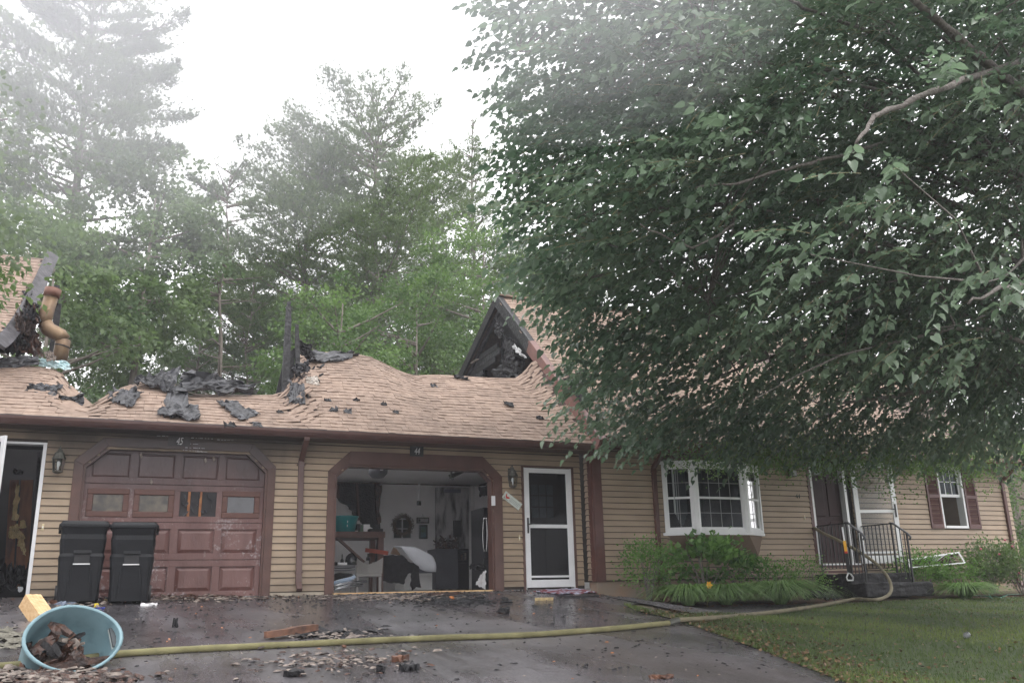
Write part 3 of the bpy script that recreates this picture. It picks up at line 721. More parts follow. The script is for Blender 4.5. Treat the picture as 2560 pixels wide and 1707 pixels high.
mb.add([d2, c2, e, f, d2 + off2, c2 + off2, e + off2, f + off2], [(0,1,2,3),(7,6,5,4),(0,4,5,1),(1,5,6,2),(2,6,7,3),(3,7,4,0)])
roof_r = hp('main_roof', mb, shing_dark)
shing_field(course_tabs(rroof, lambda X: rL, RX0 + .02, RX1, rL - .05, .3), roof_r)
obj('ridge_cap', MB().bar((RX0, RDG_Y, RDG_Z + .02), (RX1, RDG_Y, RDG_Z + .02), .22, .03, up=(0, 0, 1)), shing, parent=roof_r)
# rake board: brown below, charred above
ra, rb = V3((RX0 - .02, RE_Y - .02, RE_Z - .10)), V3((RX0 - .02, RDG_Y, RDG_Z - .10))
rd = (rb - ra); cut = .62
rake_m = mat('rake_paint', (.17, .085, .07), .5, .2, 4, .2, 30)
hp('rake_board', MB().bar(ra, ra + rd * cut, .05, .26, up=(0, -.7, .7)), rake_m, label='brown rake board')
hp('rake_board', MB().bar(ra + rd * cut, rb, .048, .25, up=(0, -.7, .7)), charw, label='charred upper end of the rake board')
rs = V3((.05, -.03, .10)); hp('rake_trim', MB().bar(ra + rs, ra + rd * cut + rs, .16, .05, up=(0, -.7, .7)), rake_m)
hp('rake_trim', MB().bar(ra + rd * cut + rs, rb + rs, .14, .045, up=(0, -.7, .7)), charm)
bb = V3((RX0 - .02, BK_Y, BK_Z - .08)); ap = V3((RX0 - .02, RDG_Y, RDG_Z - .08))
hp('rear_rake_board', MB().bar(ap, bb, .05, .22, up=(0, .4, .9)), charm)
hp('rear_rake_board', MB().bar(ap + V3((.12, 0, -.16)), bb + V3((.12, 0, -.16)), .05, .12, up=(0, .4, .9)), charw)
# charred gable wall with the burned-through hole
GX = 7.74
def gpt(px, py): p = atX(px, py, GX); return (p.y, p.z)
rline = lambda y: RE_Z - .16 + (RDG_Z - RE_Z) / (RDG_Y - RE_Y) * (y - RE_Y)
bline = lambda y: RDG_Z - .2 - .52 * (y - RDG_Y)
hole_r = [gpt(1243, 765), gpt(1252, 784), gpt(1240, 800), gpt(1247, 828), gpt(1268, 856), gpt(1270, 880), gpt(1264, 894), gpt(1243, 920), gpt(1230, 945)]
ring = MB()
for (y0_, z0_), (y1_, z1_) in zip(hole_r, hole_r[1:]):
    # right of the hole the wall runs toward the eave (smaller y)
    def toedge(y, z): t = 0; ye = RE_Y + (z - RE_Z + .16) * (RDG_Y - RE_Y) / (RDG_Z - RE_Z); return (ye, z)
    q = [(y0_, z0_), (y1_, z1_), toedge(y1_, z1_), toedge(y0_, z0_)]
    ring.prismX(q, GX, GX + .05)
gw_ = hp('gable_wall', ring, charm, label='burned-through gable wall')
low = [gpt(1230, 945), (RE_Y + .4, gpt(1230, 945)[1]), (RE_Y + .4, 1.6), (22.2, 1.6), (22.2, gpt(1150, 945)[1] - .6), gpt(1165, 930)]
for i in range(9):               # charred clapboards left of the hole
    z = 4.35 + i * .14; yb = RDG_Y + (RDG_Z - .35 - z) / .52; ya = min(yb - .1, 19.3 + .35 * math.sin(i * 1.7) + i * .08 - .03 * i * i)
    if yb > ya + .1: obj('charred_clapboard', MB().box(GX - .01, GX + .03, ya, min(yb, 22), z, z + .13), charw if i % 2 else charm, parent=gw_)
obj('lower_boards', MB().box(GX - .004, GX + .04, 14.2, 22, .5, 4.0), charm, parent=gw_)
crumple('burned_sheathing', (atX(1232, 945, 7.5), atX(1300, 942, 7.4), atX(1300, 895, 7.5), atX(1268, 898, 7.55)), charm, 32, .09, parent=gw_, nu=20, nv=16)
crumple('burned_sheathing', (atX(1266, 905, 7.6), atX(1290, 900, 7.55), atX(1285, 845, 7.6), atX(1262, 840, 7.6)), charm, 33, .05, parent=gw_)
crumple('burned_sheathing', (atX(1240, 835, 7.6), atX(1258, 845, 7.6), atX(1262, 815, 7.6), atX(1240, 795, 7.6)), charm, 34, .04, parent=gw_)
obj('splinter', MB().bar(atX(1178, 908, 7.65), atX(1195, 897, 7.6), .05, .02), wood_t, parent=gw_)
crumple('torn_flashing', (atX(1283, 872, 7.55), atX(1312, 892, 7.5), atX(1300, 872, 7.5), atX(1288, 862, 7.5)), mat('torn_white', (.6, .6, .6), .5, .1, 8), 35, .03, parent=gw_)
# attic inside, dark rafters
attic = MB().prismX([(15.2, 3.3), (21.5, 3.3), (21.5, 4.3), (RDG_Y, 5.9)], 9.6, 9.7)
hp('attic_partition', attic, dark_in)
for i in range(4):
    y = 16.6 + i * 1.1; hp('rafter', MB().bar((8.1, y, 3.0), (8.1, y + .05, min(rline(y), bline(y)) - .1), .05, .12), charw)

# walls of the right wing
bz0, bz1 = at(1661, 1333, D2).z, at(1652, 1160, D2).z
BX0, BX1 = 9.11, 11.29
ENx0, ENx1 = 12.62, 13.62
WX = [at(2326, 1317, D2).x, at(2358, 1317, D2).x, at(2420, 1317, D2).x, at(2450, 1317, D2).x]
WZ0, WZ1 = at(2390, 1320, D2).z, at(2370, 1163, D2).z
BAYo = rect(BX0 + .04, BX1 - .04, bz0, bz1); ENo = rect(ENx0, ENx1, .42, 2.50); WINo = rect(WX[1], WX[2], WZ0, WZ1)
mb = MB(); fill_wall(mb, D2 + .004, D2 + .15, 7.66, 18.2, .17, 2.72, [BAYo, ENo, WINo], .255)
mb.box(7.66, 7.80, D2 + .15, D + .2, .17, 2.6)
wall_r = hp('front_wall', mb, bpy.data.materials['wall_core'])
clapwall(wall_r, cb_me2, D2, 7.84, 18.2, .175, 2.60, [BAYo, ENo, WINo])
hp('end_wall', MB().box(18.05, 18.2, D2 + .15, 22, -.4, 2.8), siding_r)
hp('end_gable', MB().prismX([(D2 + .1, 2.75), (22, 2.75), (22, 3.9), (RDG_Y, RDG_Z - .15), (14.0, 2.9)], 18.06, 18.19), siding_r)
# little return wall with its own clapboards
for i in range(23):
    z = .175 + i * H_
    m4 = Matrix.Translation((7.66, D, z)) @ Matrix.Rotation(-math.pi / 2, 4, 'Z') @ Matrix.Diagonal((.16, 1, 1, 1))
    inst('clapboard', cb_me2, m4, wall_r)
hp('corner_board', MB().box(7.632, 7.66, D2 - .02, D2 + .12, .17, 2.46), brown_r, bevel=.003); hp('corner_board', MB().box(7.661, 7.835, D2 - .035, D2 + .004, .17, 2.70), brown_r, bevel=.003)
hp('foundation', MB().box(7.68, 18.18, D2 + .015, D2 + .15, -.6, .17), conc)
hp('foundation', MB().box(7.681, 7.80, D2 + .15, D + .05, -.5, .17), conc)
hp('wing_soffit', MB().box(RX0 + .05, RX1, RE_Y + .03, D2 + .1, 2.62, 2.65), brown_r)
hp('wing_fascia', MB().box(RX0 + .03, RX1, RE_Y + .01, RE_Y + .045, 2.40, 2.56), brown_r)
hp('wing_frieze', MB().box(7.84, 18.2, D2 - .03, D2 + .003, 2.56, 2.66), brown_r)
g2 = MB(); dy = (RE_Y - .0) - (D - .40); dz = .045
for x in (RX0 + .08, 10, 13, 16, RX1): g2.v += [(x, y + dy, z + dz) for y, z in gp]
g2.f = [(i * n_ + j, (i + 1) * n_ + j, (i + 1) * n_ + (j + 1) % n_, i * n_ + (j + 1) % n_) for i in range(4) for j in range(n_)] + [tuple(range(n_)), tuple(4 * n_ + j for j in range(n_ - 1, -1, -1))]
hp('wing_gutter', g2, brown_r)
downspout(house, 8.93, D2, 2.42, -.05, brown_r, RE_Y - .04)
downspout(house, 18.0, D2, 2.42, -.1, brown_r, RE_Y - .04, 18.0)
# crown of the corner (closed eave return)
hp('eave_return', MB().prismX([(RE_Y - .05, 2.43), (D2 - .04, 2.43), (D2 - .04, 2.74), (RE_Y + .1, 2.6)], RX0 - .03, RX0 + .03), rake_m)

# bay window
muntin_m = mat('grille_grey', (.30, .30, .31), .5, .05, 5)
bay = hp('bay_window', MB().prism([(0, 0)], 0, 0) if False else MB().box(BX0 + .1, BX1 - .1, D2 + .10, D2 + .14, bz0, bz1), curtain, label='white three-sided bay window with grilles')
bay.data.materials.clear(); bay.data.materials.append(room_m)
YF = D2 - .30
PL = V3((BX0, D2 - .02, 0)); PR = V3((BX1, D2 - .02, 0)); FL = V3((at(1738, 1250, YF).x, YF, 0)); FR = V3((at(1862, 1250, YF).x, YF, 0))
def face(p, q, zb, zt, cols, double=True, sw=.055):
    d = (q - p); L = d.length; u = d / L; nrm = V3((u.y, -u.x, 0))
    def fb(a0, a1, z0, z1, t0, t1, mb): c = p + u * ((a0 + a1) / 2) + nrm * ((t0 + t1) / 2); c.z = (z0 + z1) / 2; mb.obox(c, u * (a1 - a0) / 2, nrm * (t1 - t0) / 2, V3((0, 0, (z1 - z0) / 2)))
    fr = MB(); fb(0, sw, zb, zt, -.03, .03, fr); fb(L - sw, L, zb, zt, -.03, .03, fr); fb(sw, L - sw, zt - sw, zt, -.031, .029, fr); fb(sw, L - sw, zb, zb + sw, -.031, .029, fr)
    obj('window_frame', fr, white, parent=bay, bevel=.004)
    zm = (zb + zt) / 2; s = MB()
    for (z0, z1, off) in ((zm - .02, zt - sw, 0.0), (zb + sw, zm + .02, .012)):
        w = .035; fb(sw, sw + w, z0, z1, -.018 - off, .008 - off, s); fb(L - sw - w, L - sw, z0, z1, -.018 - off, .008 - off, s); fb(sw + w, L - sw - w, z0, z0 + w, -.0182 - off, .0082 - off, s); fb(sw + w, L - sw - w, z1 - w, z1, -.0182 - off, .0082 - off, s)
    obj('sash', s, white, parent=bay)
    for (z0, z1) in ((zm + .02, zt - sw - .035), (zb + sw + .035, zm - .02)):
        pn = MB(); fb(sw + .03, L - sw - .03, z0 - .01, z1 + .01, -.014, -.010, pn); obj('pane', pn, glass, parent=bay)
        for k in range(1, cols): xx = sw + .035 + (L - 2 * sw - .07) * k / cols; mu = MB(); fb(xx - .005, xx + .005, z0, z1, -.009, -.004, mu); obj('muntin', mu, muntin_m, parent=bay)
        mu = MB(); fb(sw + .035, L - sw - .035, (z0 + z1) / 2 - .005, (z0 + z1) / 2 + .005, -.0095, -.0045, mu); obj('muntin', mu, muntin_m, parent=bay)
BZ0, BZ1 = bz0 + .01, bz1 - .01
face(PL, FL, BZ0, BZ1, 2); face(FL, FR, BZ0, BZ1, 4); face(FR, PR, BZ0, BZ1, 2)
for p in (FL, FR): obj('mullion_post', MB().tube([V3((p.x, p.y - .005, BZ0)), V3((p.x, p.y - .005, BZ1))], .075, 8), white, parent=bay)
def polyslab(mb, pts, z0, z1):
    n = len(pts); return mb.add([(p.x, p.y, z0) for p in pts] + [(p.x, p.y, z1) for p in pts], [tuple(range(n - 1, -1, -1)), tuple(range(n, 2 * n))] + [(i, (i + 1) % n, (i + 1) % n + n, i + n) for i in range(n)])
ex_ = lambda p, k: V3((p.x + k * (-1 if p.x < 10 else 1), p.y - (.04 if p.y < D2 - .1 else 0), 0))
obj('bay_sill', polyslab(MB(), [ex_(PL, .05), ex_(FL, .02), ex_(FR, .02), ex_(PR, .05)], BZ0 - .05, BZ0), white, parent=bay)
obj('bay_head', polyslab(MB(), [ex_(PL, .05), ex_(FL, .02), ex_(FR, .02), ex_(PR, .05)], BZ1, BZ1 + .06), white, parent=bay)
bs = MB(); zb_ = BZ0 - .05; n0 = [ex_(PL, -.02), ex_(FL, 0), ex_(FR, 0), ex_(PR, -.02)]; wl = [V3((BX0 + .12, D2, 0)), V3((BX0 + .5, D2 - .02, 0)), V3((BX1 - .5, D2 - .02, 0)), V3((BX1 - .12, D2, 0))]
bs.add([(p.x, p.y, zb_ - .002) for p in n0] + [(p.x, p.y, zb_ - .40) for p in wl], [(0, 1, 5, 4), (1, 2, 6, 5), (2, 3, 7, 6), (4, 5, 6, 7)])
obj('bay_skirt', bs, mat('bay_skirt', (.17, .12, .085), .7, .1, 3), parent=bay)
obj('bay_cap', bs2 := MB().add([(p.x, p.y, BZ1 + .062) for p in n0] + [(BX0, D2, 2.5), (BX1, D2, 2.5)], [(0, 1, 2, 3), (1, 0, 4), (0, 3, 5, 4), (1, 2, 5, 4), (2, 3, 5)]), shing_dark, parent=bay)
# curtains: triangular valance shapes and a sheer
cm = MB()
def curtain_poly(pts, y): cm.add([(x, y, z) for x, z in pts] , [tuple(range(len(pts)))])
zl = bz0
for (xa, xb) in ((BX0 + .15, FL.x - .05), (FL.x + .05, FL.x + .32)):
    n = 24; 
    for i in range(n):
        a = xa + (xb - xa) * i / n; b = xa + (xb - xa) * (i + 1) / n; f0 = abs(2 * i / n - 1); f1 = abs(2 * (i + 1) / n - 1); yo = .02 * math.sin(i * 1.9); yo1 = .02 * math.sin((i + 1) * 1.9)
        cm.add([(a, D2 - .12 + yo, zl + .08 + .3 * f0), (b, D2 - .12 + yo1, zl + .08 + .3 * f1), (b, D2 - .12 + yo1, bz1 - .08), (a, D2 - .12 + yo, bz1 - .08)], [(0, 1, 2, 3)])
obj('curtain', cm, curtain, parent=bay)

# double-hung window with louvred shutters
wn = hp('side_window', MB().box(WX[1] + .06, WX[2] - .06, D2 + .60, D2 + .64, WZ0 - .3, WZ1 + .2), room_m, label='white double-hung window, lower sash raised')
w0, w1 = WX[1], WX[2]; zm = (WZ0 + WZ1) / 2 + .02
fr = MB().box(w0, w0 + .05, D2 - .03, D2 + .02, WZ0, WZ1).box(w1 - .05, w1, D2 - .03, D2 + .02, WZ0, WZ1).box(w0 + .05, w1 - .05, D2 - .031, D2 + .02, WZ1 - .05, WZ1).box(w0 + .05, w1 - .05, D2 - .045, D2 + .14, WZ0, WZ0 + .05)
fr.box(w0 + .002, w0 + .05, D2 + .02, D2 + .14, WZ0 + .05, WZ1 - .05).box(w1 - .05, w1 - .002, D2 + .02, D2 + .14, WZ0 + .05, WZ1 - .05)
obj('window_frame', fr, white, parent=wn)
ssh = MB().box(w0 + .05, w1 - .05, D2 + .03, D2 + .06, zm - .03, zm + .03).box(w0 + .05, w1 - .05, D2 + .0302, D2 + .06, WZ1 - .09, WZ1 - .05).box(w0 + .05, w0 + .085, D2 + .0302, D2 + .06, zm + .03, WZ1 - .09).box(w1 - .085, w1 - .05, D2 + .0302, D2 + .06, zm + .03, WZ1 - .09)
obj('sash', ssh, white, parent=wn); obj('pane', MB().box(w0 + .08, w1 - .08, D2 + .044, D2 + .047, zm + .03, WZ1 - .08), glass, parent=wn)
for k in (1, 2): x = w0 + .085 + (w1 - w0 - .17) * k / 3; obj('muntin', MB().box(x - .008, x + .008, D2 + .036, D2 + .043, zm + .03, WZ1 - .09), white, parent=wn)
zz = (zm + WZ1) / 2 - .03; obj('muntin', MB().box(w0 + .085, w1 - .085, D2 + .035, D2 + .0425, zz - .008, zz + .008), white, parent=wn)
cm = MB()
for i in range(12): a = w0 + .08 + (w1 - w0 - .16) * i / 12; cm.box(a, a + .045, D2 + .10 + .012 * (i % 2), D2 + .106 + .012 * (i % 2), zm, WZ1 - .05)
obj('curtain', cm, curtain, parent=wn)
pic = MB().obox((w0 + .34, D2 + .585, WZ0 + .46), (.17, 0, -.10), (0, .01, 0), (.10, 0, .17)); obj('framed_picture', pic, mat('picture_frame', (.05, .03, .025), .5, .2, 9), parent=wn)
pic = MB().obox((w0 + .34, D2 + .572, WZ0 + .46), (.11, 0, -.065), (0, .004, 0), (.06, 0, .10)); obj('picture_print', pic, mat('picture_print', (.05, .16, .25), .5, .4, 7, col2=(.30, .14, .08)), parent=wn)
for (x0, x1) in ((WX[0], WX[1] - .01), (WX[2] + .01, WX[3])):
    z0, z1 = WZ0 - .01, WZ1 - .005; s = MB(); w = .045
    s.box(x0, x0 + w, D2 - .05, D2 - .02, z0, z1).box(x1 - w, x1, D2 - .05, D2 - .02, z0, z1).box(x0 + w, x1 - w, D2 - .0502, D2 - .02, z0, z0 + .09).box(x0 + w, x1 - w, D2 - .0502, D2 - .02, z1 - .07, z1)
    zc_ = z0 + (z1 - z0) * .50; s.box(x0 + w, x1 - w, D2 - .0502, D2 - .02, zc_ - .035, zc_ + .035).box(x0 + w, x1 - w, D2 - .022, D2 - .0185, z0 + .09, z1 - .07)
    sh = hp('shutter', s, mat('shutter_paint', (.105, .045, .04), .45, .12, 6), bevel=.003)
    lv = mesh('louvre', [(0, -.012, 0), (1, -.012, 0), (1, .010, .024), (0, .010, .024), (0, -.018, .004), (1, -.018, .004), (1, .004, .028), (0, .004, .028)], [(0,3,2,1),(4,5,6,7),(0,1,5,4),(1,2,6,5),(2,3,7,6),(3,0,4,7)], sh.data.materials[0])
    for za, zb in ((z0 + .09, zc_ - .035), (zc_ + .035, z1 - .07)):
        n = int((zb - za) / .031)
        for i in range(n): inst('louvre', lv, Matrix.Translation((x0 + w, D2 - .03, za + .004 + i * (zb - za) / n)) @ Matrix.Diagonal((x1 - x0 - 2 * w, 1, 1, 1)), sh)

# entry door, jambs, open storm door
hp('entry_jamb', MB().box(ENx0 - .05, ENx0, D2 - .03, D2 + .12, .42, 2.52), white); hp('entry_jamb', MB().box(ENx0 - .12, ENx0 - .05, D2 - .03, D2 + .01, .42, 2.52), brown_r)
ed = hp('entry_door', MB().box(ENx0 + .02, ENx0 + .80, D2 + .10, D2 + .15, .45, 2.50), mat('entry_door', (.028, .009, .009), .5, .1, 5, spec=.25), label='dark maroon panelled entry door')
for (a, b) in ((.10, .36), (.46, .72)):
    for (c, d) in ((.60, 1.25), (1.35, 2.15)):
        obj('door_panel', MB().box(ENx0 + a, ENx0 + b, D2 + .085, D2 + .101, c, d), ed.data.materials[0], parent=ed, bevel=.01)
obj('notice', MB().box(ENx0 + .19, ENx0 + .41, D2 + .094, D2 + .0995, 2.17, 2.30), mat('paper', (.25, .28, .28), .7, .05, 4), parent=ed)
obj('door_viewer', MB().lathe((ENx0 + .12, D2 + .098, 1.98), [(0, -.01), (.035, -.01), (.04, 0), (.04, .01)], 14, mat=Matrix.Rotation(math.pi / 2, 4, 'X')), white, parent=ed)
obj('threshold', MB().box(ENx0, ENx1, D2 - .05, D2 + .10, .40, .43), white, parent=ed)
hp('entry_riser', MB().box(ENx0 - .05, ENx1 + .05, D2 - .02, D2 + .003, .17, .40), brown_r)
hp('entry_jamb', MB().box(ENx0 + .80, ENx0 + .86, D2 - .03, D2 + .12, .42, 2.52), white); hp('entry_side_panel', MB().box(ENx0 + .86, ENx1, D2 + .05, D2 + .1, .42, 2.52), dark_in)
def storm(name, hx, hy, ang, W_, z0, z1, midz, label, handle_free=True, glassm=glass_c, kick=True, parent=house, frame=.085):
    u = V3((math.cos(ang), math.sin(ang), 0)); nr = V3((u.y, -u.x, 0)); P0 = V3((hx, hy, 0))
    def fb(mb, a0, a1, z0_, z1_, t0=-.018, t1=.018): c = P0 + u * ((a0 + a1) / 2) + nr * ((t0 + t1) / 2); c.z = (z0_ + z1_) / 2; mb.obox(c, u * (a1 - a0) / 2, nr * (t1 - t0) / 2, V3((0, 0, (z1_ - z0_) / 2))); return mb
    fr = MB(); fb(fr, 0, frame, z0, z1); fb(fr, W_ - frame, W_, z0, z1); fb(fr, frame, W_ - frame, z1 - frame, z1); fb(fr, frame, W_ - frame, z0, z0 + frame * 1.5)
    fb(fr, frame, W_ - frame, z0 + frame * 1.9, z0 + frame * 2.3)
    o = obj(name, fr, white, parent=parent, bevel=.005, label=label)
    r = fb(MB(), frame, W_ - frame, midz - .03, midz + .03, -.02, .02); obj('mid_rail', r, white, parent=o)
    for a, b in ((z0 + frame * 1.5, midz - .03), (midz + .03, z1 - frame)):
        obj('pane', fb(MB(), frame - .01, W_ - frame + .01, a, b, -.003, .002), glassm, parent=o)
    ha = W_ - frame / 2 if handle_free else frame / 2
    h = fb(MB(), ha - .014, ha + .014, midz - .12, midz + .14, .018, .032); c = P0 + u * ha + nr * .05; c.z = midz + .03
    h.bar(c, c + u * (-.11 if handle_free else .11) + V3((0, 0, .01)), .015, .02); obj('handle', h, black_iron, parent=o); return o
# storm door 44 in its opening, with the inner panelled door behind
sd_o = storm('storm_door', SDx0 + .02, D - .0, 0, SDx1 - SDx0 - .04, Z0 + .03, 2.12, at(1370, 1315, D).z, 'closed white storm door with two panes', handle_free=False, glassm=glass)
obj('door_casing', MB().box(SDx0 - .045, SDx0 + .0, D - .03, D + .12, Z0 - .02, 2.15).box(SDx1, SDx1 + .045, D - .03, D + .12, Z0 - .02, 2.15).box(SDx0, SDx1, D - .031, D + .12, 2.125, 2.155), brown, parent=sd_o)
obj('inner_casing', MB().box(SDx0, SDx0 + .018, D - .02, D + .1, Z0, 2.125).box(SDx1 - .018, SDx1, D - .02, D + .1, Z0, 2.125), white, parent=sd_o)
ind = hp('inner_door', MB().box(SDx0, SDx1, D + .12, D + .16, Z0, 2.15), mat('inner_door', (.045, .018, .014), .5, .15, 5), label='dark panelled inner door with a nine-lite window')
for i in range(3):
    for j in range(3):
        x = SDx0 + .21 + i * .145; z = 1.27 + j * .20
        obj('lite', MB().box(x, x + .125, D + .112, D + .1195, z, z + .175), mat('dim_lite', (.11, .11, .12), .3, .1, 4) if i + j == 0 else bpy.data.materials['dim_lite'], parent=ind)
for x in (SDx0 + .18, SDx0 + .45): obj('door_panel', MB().box(x, x + .2, D + .112, D + .1205, .3, 1.05), ind.data.materials[0], parent=ind, bevel=.004)
# storm door on the entry swung right back against the siding
storm('storm_door', 13.62, D2 - .05, -math.radians(15), .92, .42, 2.42, 1.44, 'white storm door swung open against the siding', glassm=glass_c, frame=.10)

# left doorway: white frame, storm door leaf swung out, burned room behind
hp('door_frame', MB().box(-1.045, -1.0, D - .04, D + .12, Z0, 2.22).box(-1.92, -1.045, D - .041, D + .12, 2.19, 2.22).box(-1.96, -1.92, D - .04, D + .12, Z0, 2.22).box(-1.92, -1.045, D - .06, D + .12, Z0 - .03, Z0 + .02), white, label='white door frame of the burned-out side door')
storm('storm_door', -1.97, D - .04, -math.radians(50), .80, Z0 + .05, 2.2, 1.15, 'white storm door standing open at the left edge', glassm=glass_c, frame=.075)

# ------------------------------------------------------------------ inside garage 44
YB = 19.6; CZ = at(1030, 1207, YB).z
GL, GR_ = 2.75, 8.3
room = hp('garage_interior', MB().box(GL - .1, GR_, YB, YB + .1, 0, CZ), offwhite, label='white drywalled garage interior, scorched in places')
obj('side_wall', MB().box(GL - .1, GL, D + .16, YB, 0, CZ), offwhite, parent=room); 
rw = atX(1170, 1300, 1).x
RWX = at(1172, 1300, 18.6).x
obj('side_wall', MB().box(RWX + .7, RWX + .8, D + .16, YB, 0, CZ), offwhite, parent=room)
obj('garage_ceiling', MB().box(GL - .1, GR_, 17.45, YB + .1, CZ, CZ + .08), ceilm, parent=room, label='garage ceiling over the back, left open in front to admit sky light')  # unseen front part left out so sky light reaches the back wall
fl = mat('garage_concrete', (.26, .25, .24), .6, .2, 2, .2, 20, col2=(.40, .39, .38))
obj('garage_floor', MB().box(-8, GR_, D + .0, YB + .1, -.1, Z0), fl, parent=room)
obj('threshold_strip', MB().box(3.14, 5.86, D - .02, D + .01, Z0 - .02, Z0 + .012), wood_y, parent=room)
def hang(pts, Y, m, name, th=.03, parent=room, **k):       # flat irregular patch standing at its own distance
    P = [at(x, y, Y) for x, y in pts]; n = len(P)
    mb = MB().add([tuple(p) for p in P] + [(p.x, p.y + th, p.z) for p in P], [tuple(range(n)), tuple(range(2 * n - 1, n - 1, -1))] + [(i, i + n, (i + 1) % n + n, (i + 1) % n) for i in range(n)])
    return obj(name, mb, m, parent=parent, **k)
def jag(pts, a=3, sub=5, seed=0):
    rr = random.Random(seed); out = []
    for (x0, y0), (x1, y1) in zip(pts, pts[1:] + pts[:1]):
        for i in range(sub): t = i / sub; out.append((x0 + (x1 - x0) * t + rr.uniform(-a, a) * (i > 0), y0 + (y1 - y0) * t + rr.uniform(-a, a) * (i > 0)))
    return out
hole = hang(jag([(826, 1208), (950, 1206), (945, 1260), (952, 1330), (930, 1318), (905, 1308), (885, 1290), (868, 1262), (846, 1250), (828, 1220)], 3, 5, 4), 19.4, charm, 'burned_wall_hole', label='ragged burned-out hole in the drywall')
for x0, x1 in ((843, 846), (892, 897), (940, 944)): obj('stud', MB().bar(at(x0, 1210, 19.36), at(x1, 1300 if x0 > 860 else 1245, 19.36), .05, .05, up=(0, 1, 0)), bench_m, parent=hole)
hang(jag([(938, 1215), (955, 1212), (948, 1275), (953, 1305), (944, 1310), (940, 1260)], 2, 4, 5), 19.32, wood_r, 'scorched_edge')
hang(jag([(1197, 1216), (1229, 1214), (1229, 1238), (1215, 1237), (1201, 1242)], 2, 4, 9), 18.0, charm, 'burned_wall_hole', label='burned hole high on the right')
hang([(828, 1203.5), (1232, 1213.5), (1232, 1216), (828, 1206)], 19.38, wood_r, 'scorched_joint')
# soot-run wall with the burned cabinet recess at the right
sootw = mat('soot_run_wall', (.04, .035, .035), .7, .5, 3.5, col2=(.50, .49, .49), thr=(.36, .56), stretch=(2.2, 1, .5))
hang([(1089, 1218), (1172, 1218), (1172, 1478), (1089, 1478)], 19.35, sootw, 'soot_run_wall')
hang([(1134, 1300), (1153, 1300), (1153, 1342), (1134, 1342)], 19.30, dark_in, 'dark_opening', label='small dark opening in the sooty wall')
hang([(1110, 1222), (1152, 1222), (1152, 1231), (1110, 1231)], 19.30, mat('dark_plate', (.06, .055, .10), .5, .1, 5), 'wall_plate')
hang([(1176, 1214), (1186, 1214), (1186, 1470), (1174, 1470)], 18.3, mat('white_column', (.62, .61, .60), .7, .15, 3), 'wall_end')
hang([(1186, 1214), (1232, 1214), (1232, 1480), (1186, 1480)], 18.35, offwhite, 'inner_wall')
def gthing(name, label, cat, pts, Y, m, th=.03, **k):
    P = [at(x, y, Y) for x, y in pts]; n = len(P)
    mb = MB().add([tuple(p) for p in P] + [(p.x, p.y + th, p.z) for p in P], [tuple(range(n)), tuple(range(2 * n - 1, n - 1, -1))] + [(i, i + n, (i + 1) % n + n, (i + 1) % n) for i in range(n)])
    return obj(name, mb, m, label=label, cat=cat, **k)
def bx(px0, px1, py0, py1, Y, dep):          # box from two sight corners at distance Y
    a = at(px0, py1, Y); b = at(px1, py0, Y); return MB().box(a.x, b.x, Y, Y + dep, a.z, b.z)
# ceiling opener, raised-door hardware
o = thing('door_opener', 'grey rounded garage door opener hanging from the ceiling at the left', 'door opener', at(945, 1178, 16.5))
c = at(945, 1180, 16.5); obj('housing', MB().lathe(c, [(0, -.11), (.11, -.10), (.17, -.03), (.18, .03), (.15, .09), (0, .10)], 16, sy=1.4), mat('opener_grey', (.10, .10, .11), .4, .1, 5), parent=o, smooth=True)
obj('bracket', MB().bar(c + V3((.15, 0, .02)), V3((c.x + .22, c.y, CZ)), .03).bar(c + V3((-.12, 0, .05)), V3((c.x - .12, c.y, CZ)), .03), black_iron, parent=o)
obj('label_light', MB().box(c.x - .03, c.x + .03, c.y - .253, c.y - .24, c.z, c.z + .02), white, parent=o)
o = thing('door_track_arm', 'dark hinged track arm hanging under the ceiling at the right of the open bay', 'bracket', at(1135, 1185, 15.6))
obj('arm', MB().bar(at(1125, 1191, 15.6), at(1158, 1175, 15.8), .05, .08).bar(at(1128, 1193, 15.6), at(1128, 1176, 15.6), .04), metal_d, parent=o)
obj('ring', MB().tube([at(1131, 1196, 15.6) + V3((.02 * math.cos(a), 0, .02 * math.sin(a))) for a in np.linspace(0, 6.28, 12)], .005, 5), chrome, parent=o)
obj('strip_lamp', bx(1046, 1051, 1210, 1252, 18.8, .05), white, label='narrow white pipe hanging down in the middle of the garage', cat='pipe')
obj('pipe_fitting', bx(1044, 1053, 1252, 1262, 18.8, .06), charm, label='small dark fitting at the lower end of the hanging pipe', cat='fitting')
# workbench
wb = thing('workbench', 'dark brown timber workbench with diagonal brace along the left of garage 44', 'workbench', (3.3, 16.2, Z0))
a = at(826, 1328, 16.0); b = at(963, 1328, 16.0); zt = at(900, 1328, 16.0).z; zb = at(900, 1343, 16.0).z
obj('bench_top', MB().box(2.76, b.x, 16.0, 16.9, zb, zt), bench_m, parent=wb)
for px, Y in ((952, 16.05), (932, 16.8)): x = at(px, 1400, Y).x; obj('leg', MB().box(x - .05, x + .05, Y, Y + .09, Z0, zb), bench_m, parent=wb)
obj('brace', MB().bar(at(843, 1344, 16.1), at(910, 1405, 16.1), .04, .08, up=(0, 1, 0)), bench_m, parent=wb)
obj('brace', MB().bar(at(944, 1345, 16.3), at(938, 1420, 16.3), .03, .04, up=(0, 1, 0)), charm, parent=wb)
t = thing('plastic_tub', 'bright teal plastic tub standing on the workbench', 'tub', at(860, 1325, 16.3))
c = at(861, 1325, 16.35); c.z = zt; obj('tub_body', MB().lathe(c, [(0, 0), (.185, 0), (.24, .28), (.25, .285), (.228, .285), (.175, .02), (0, .02)], 24), teal2, parent=t, smooth=True)
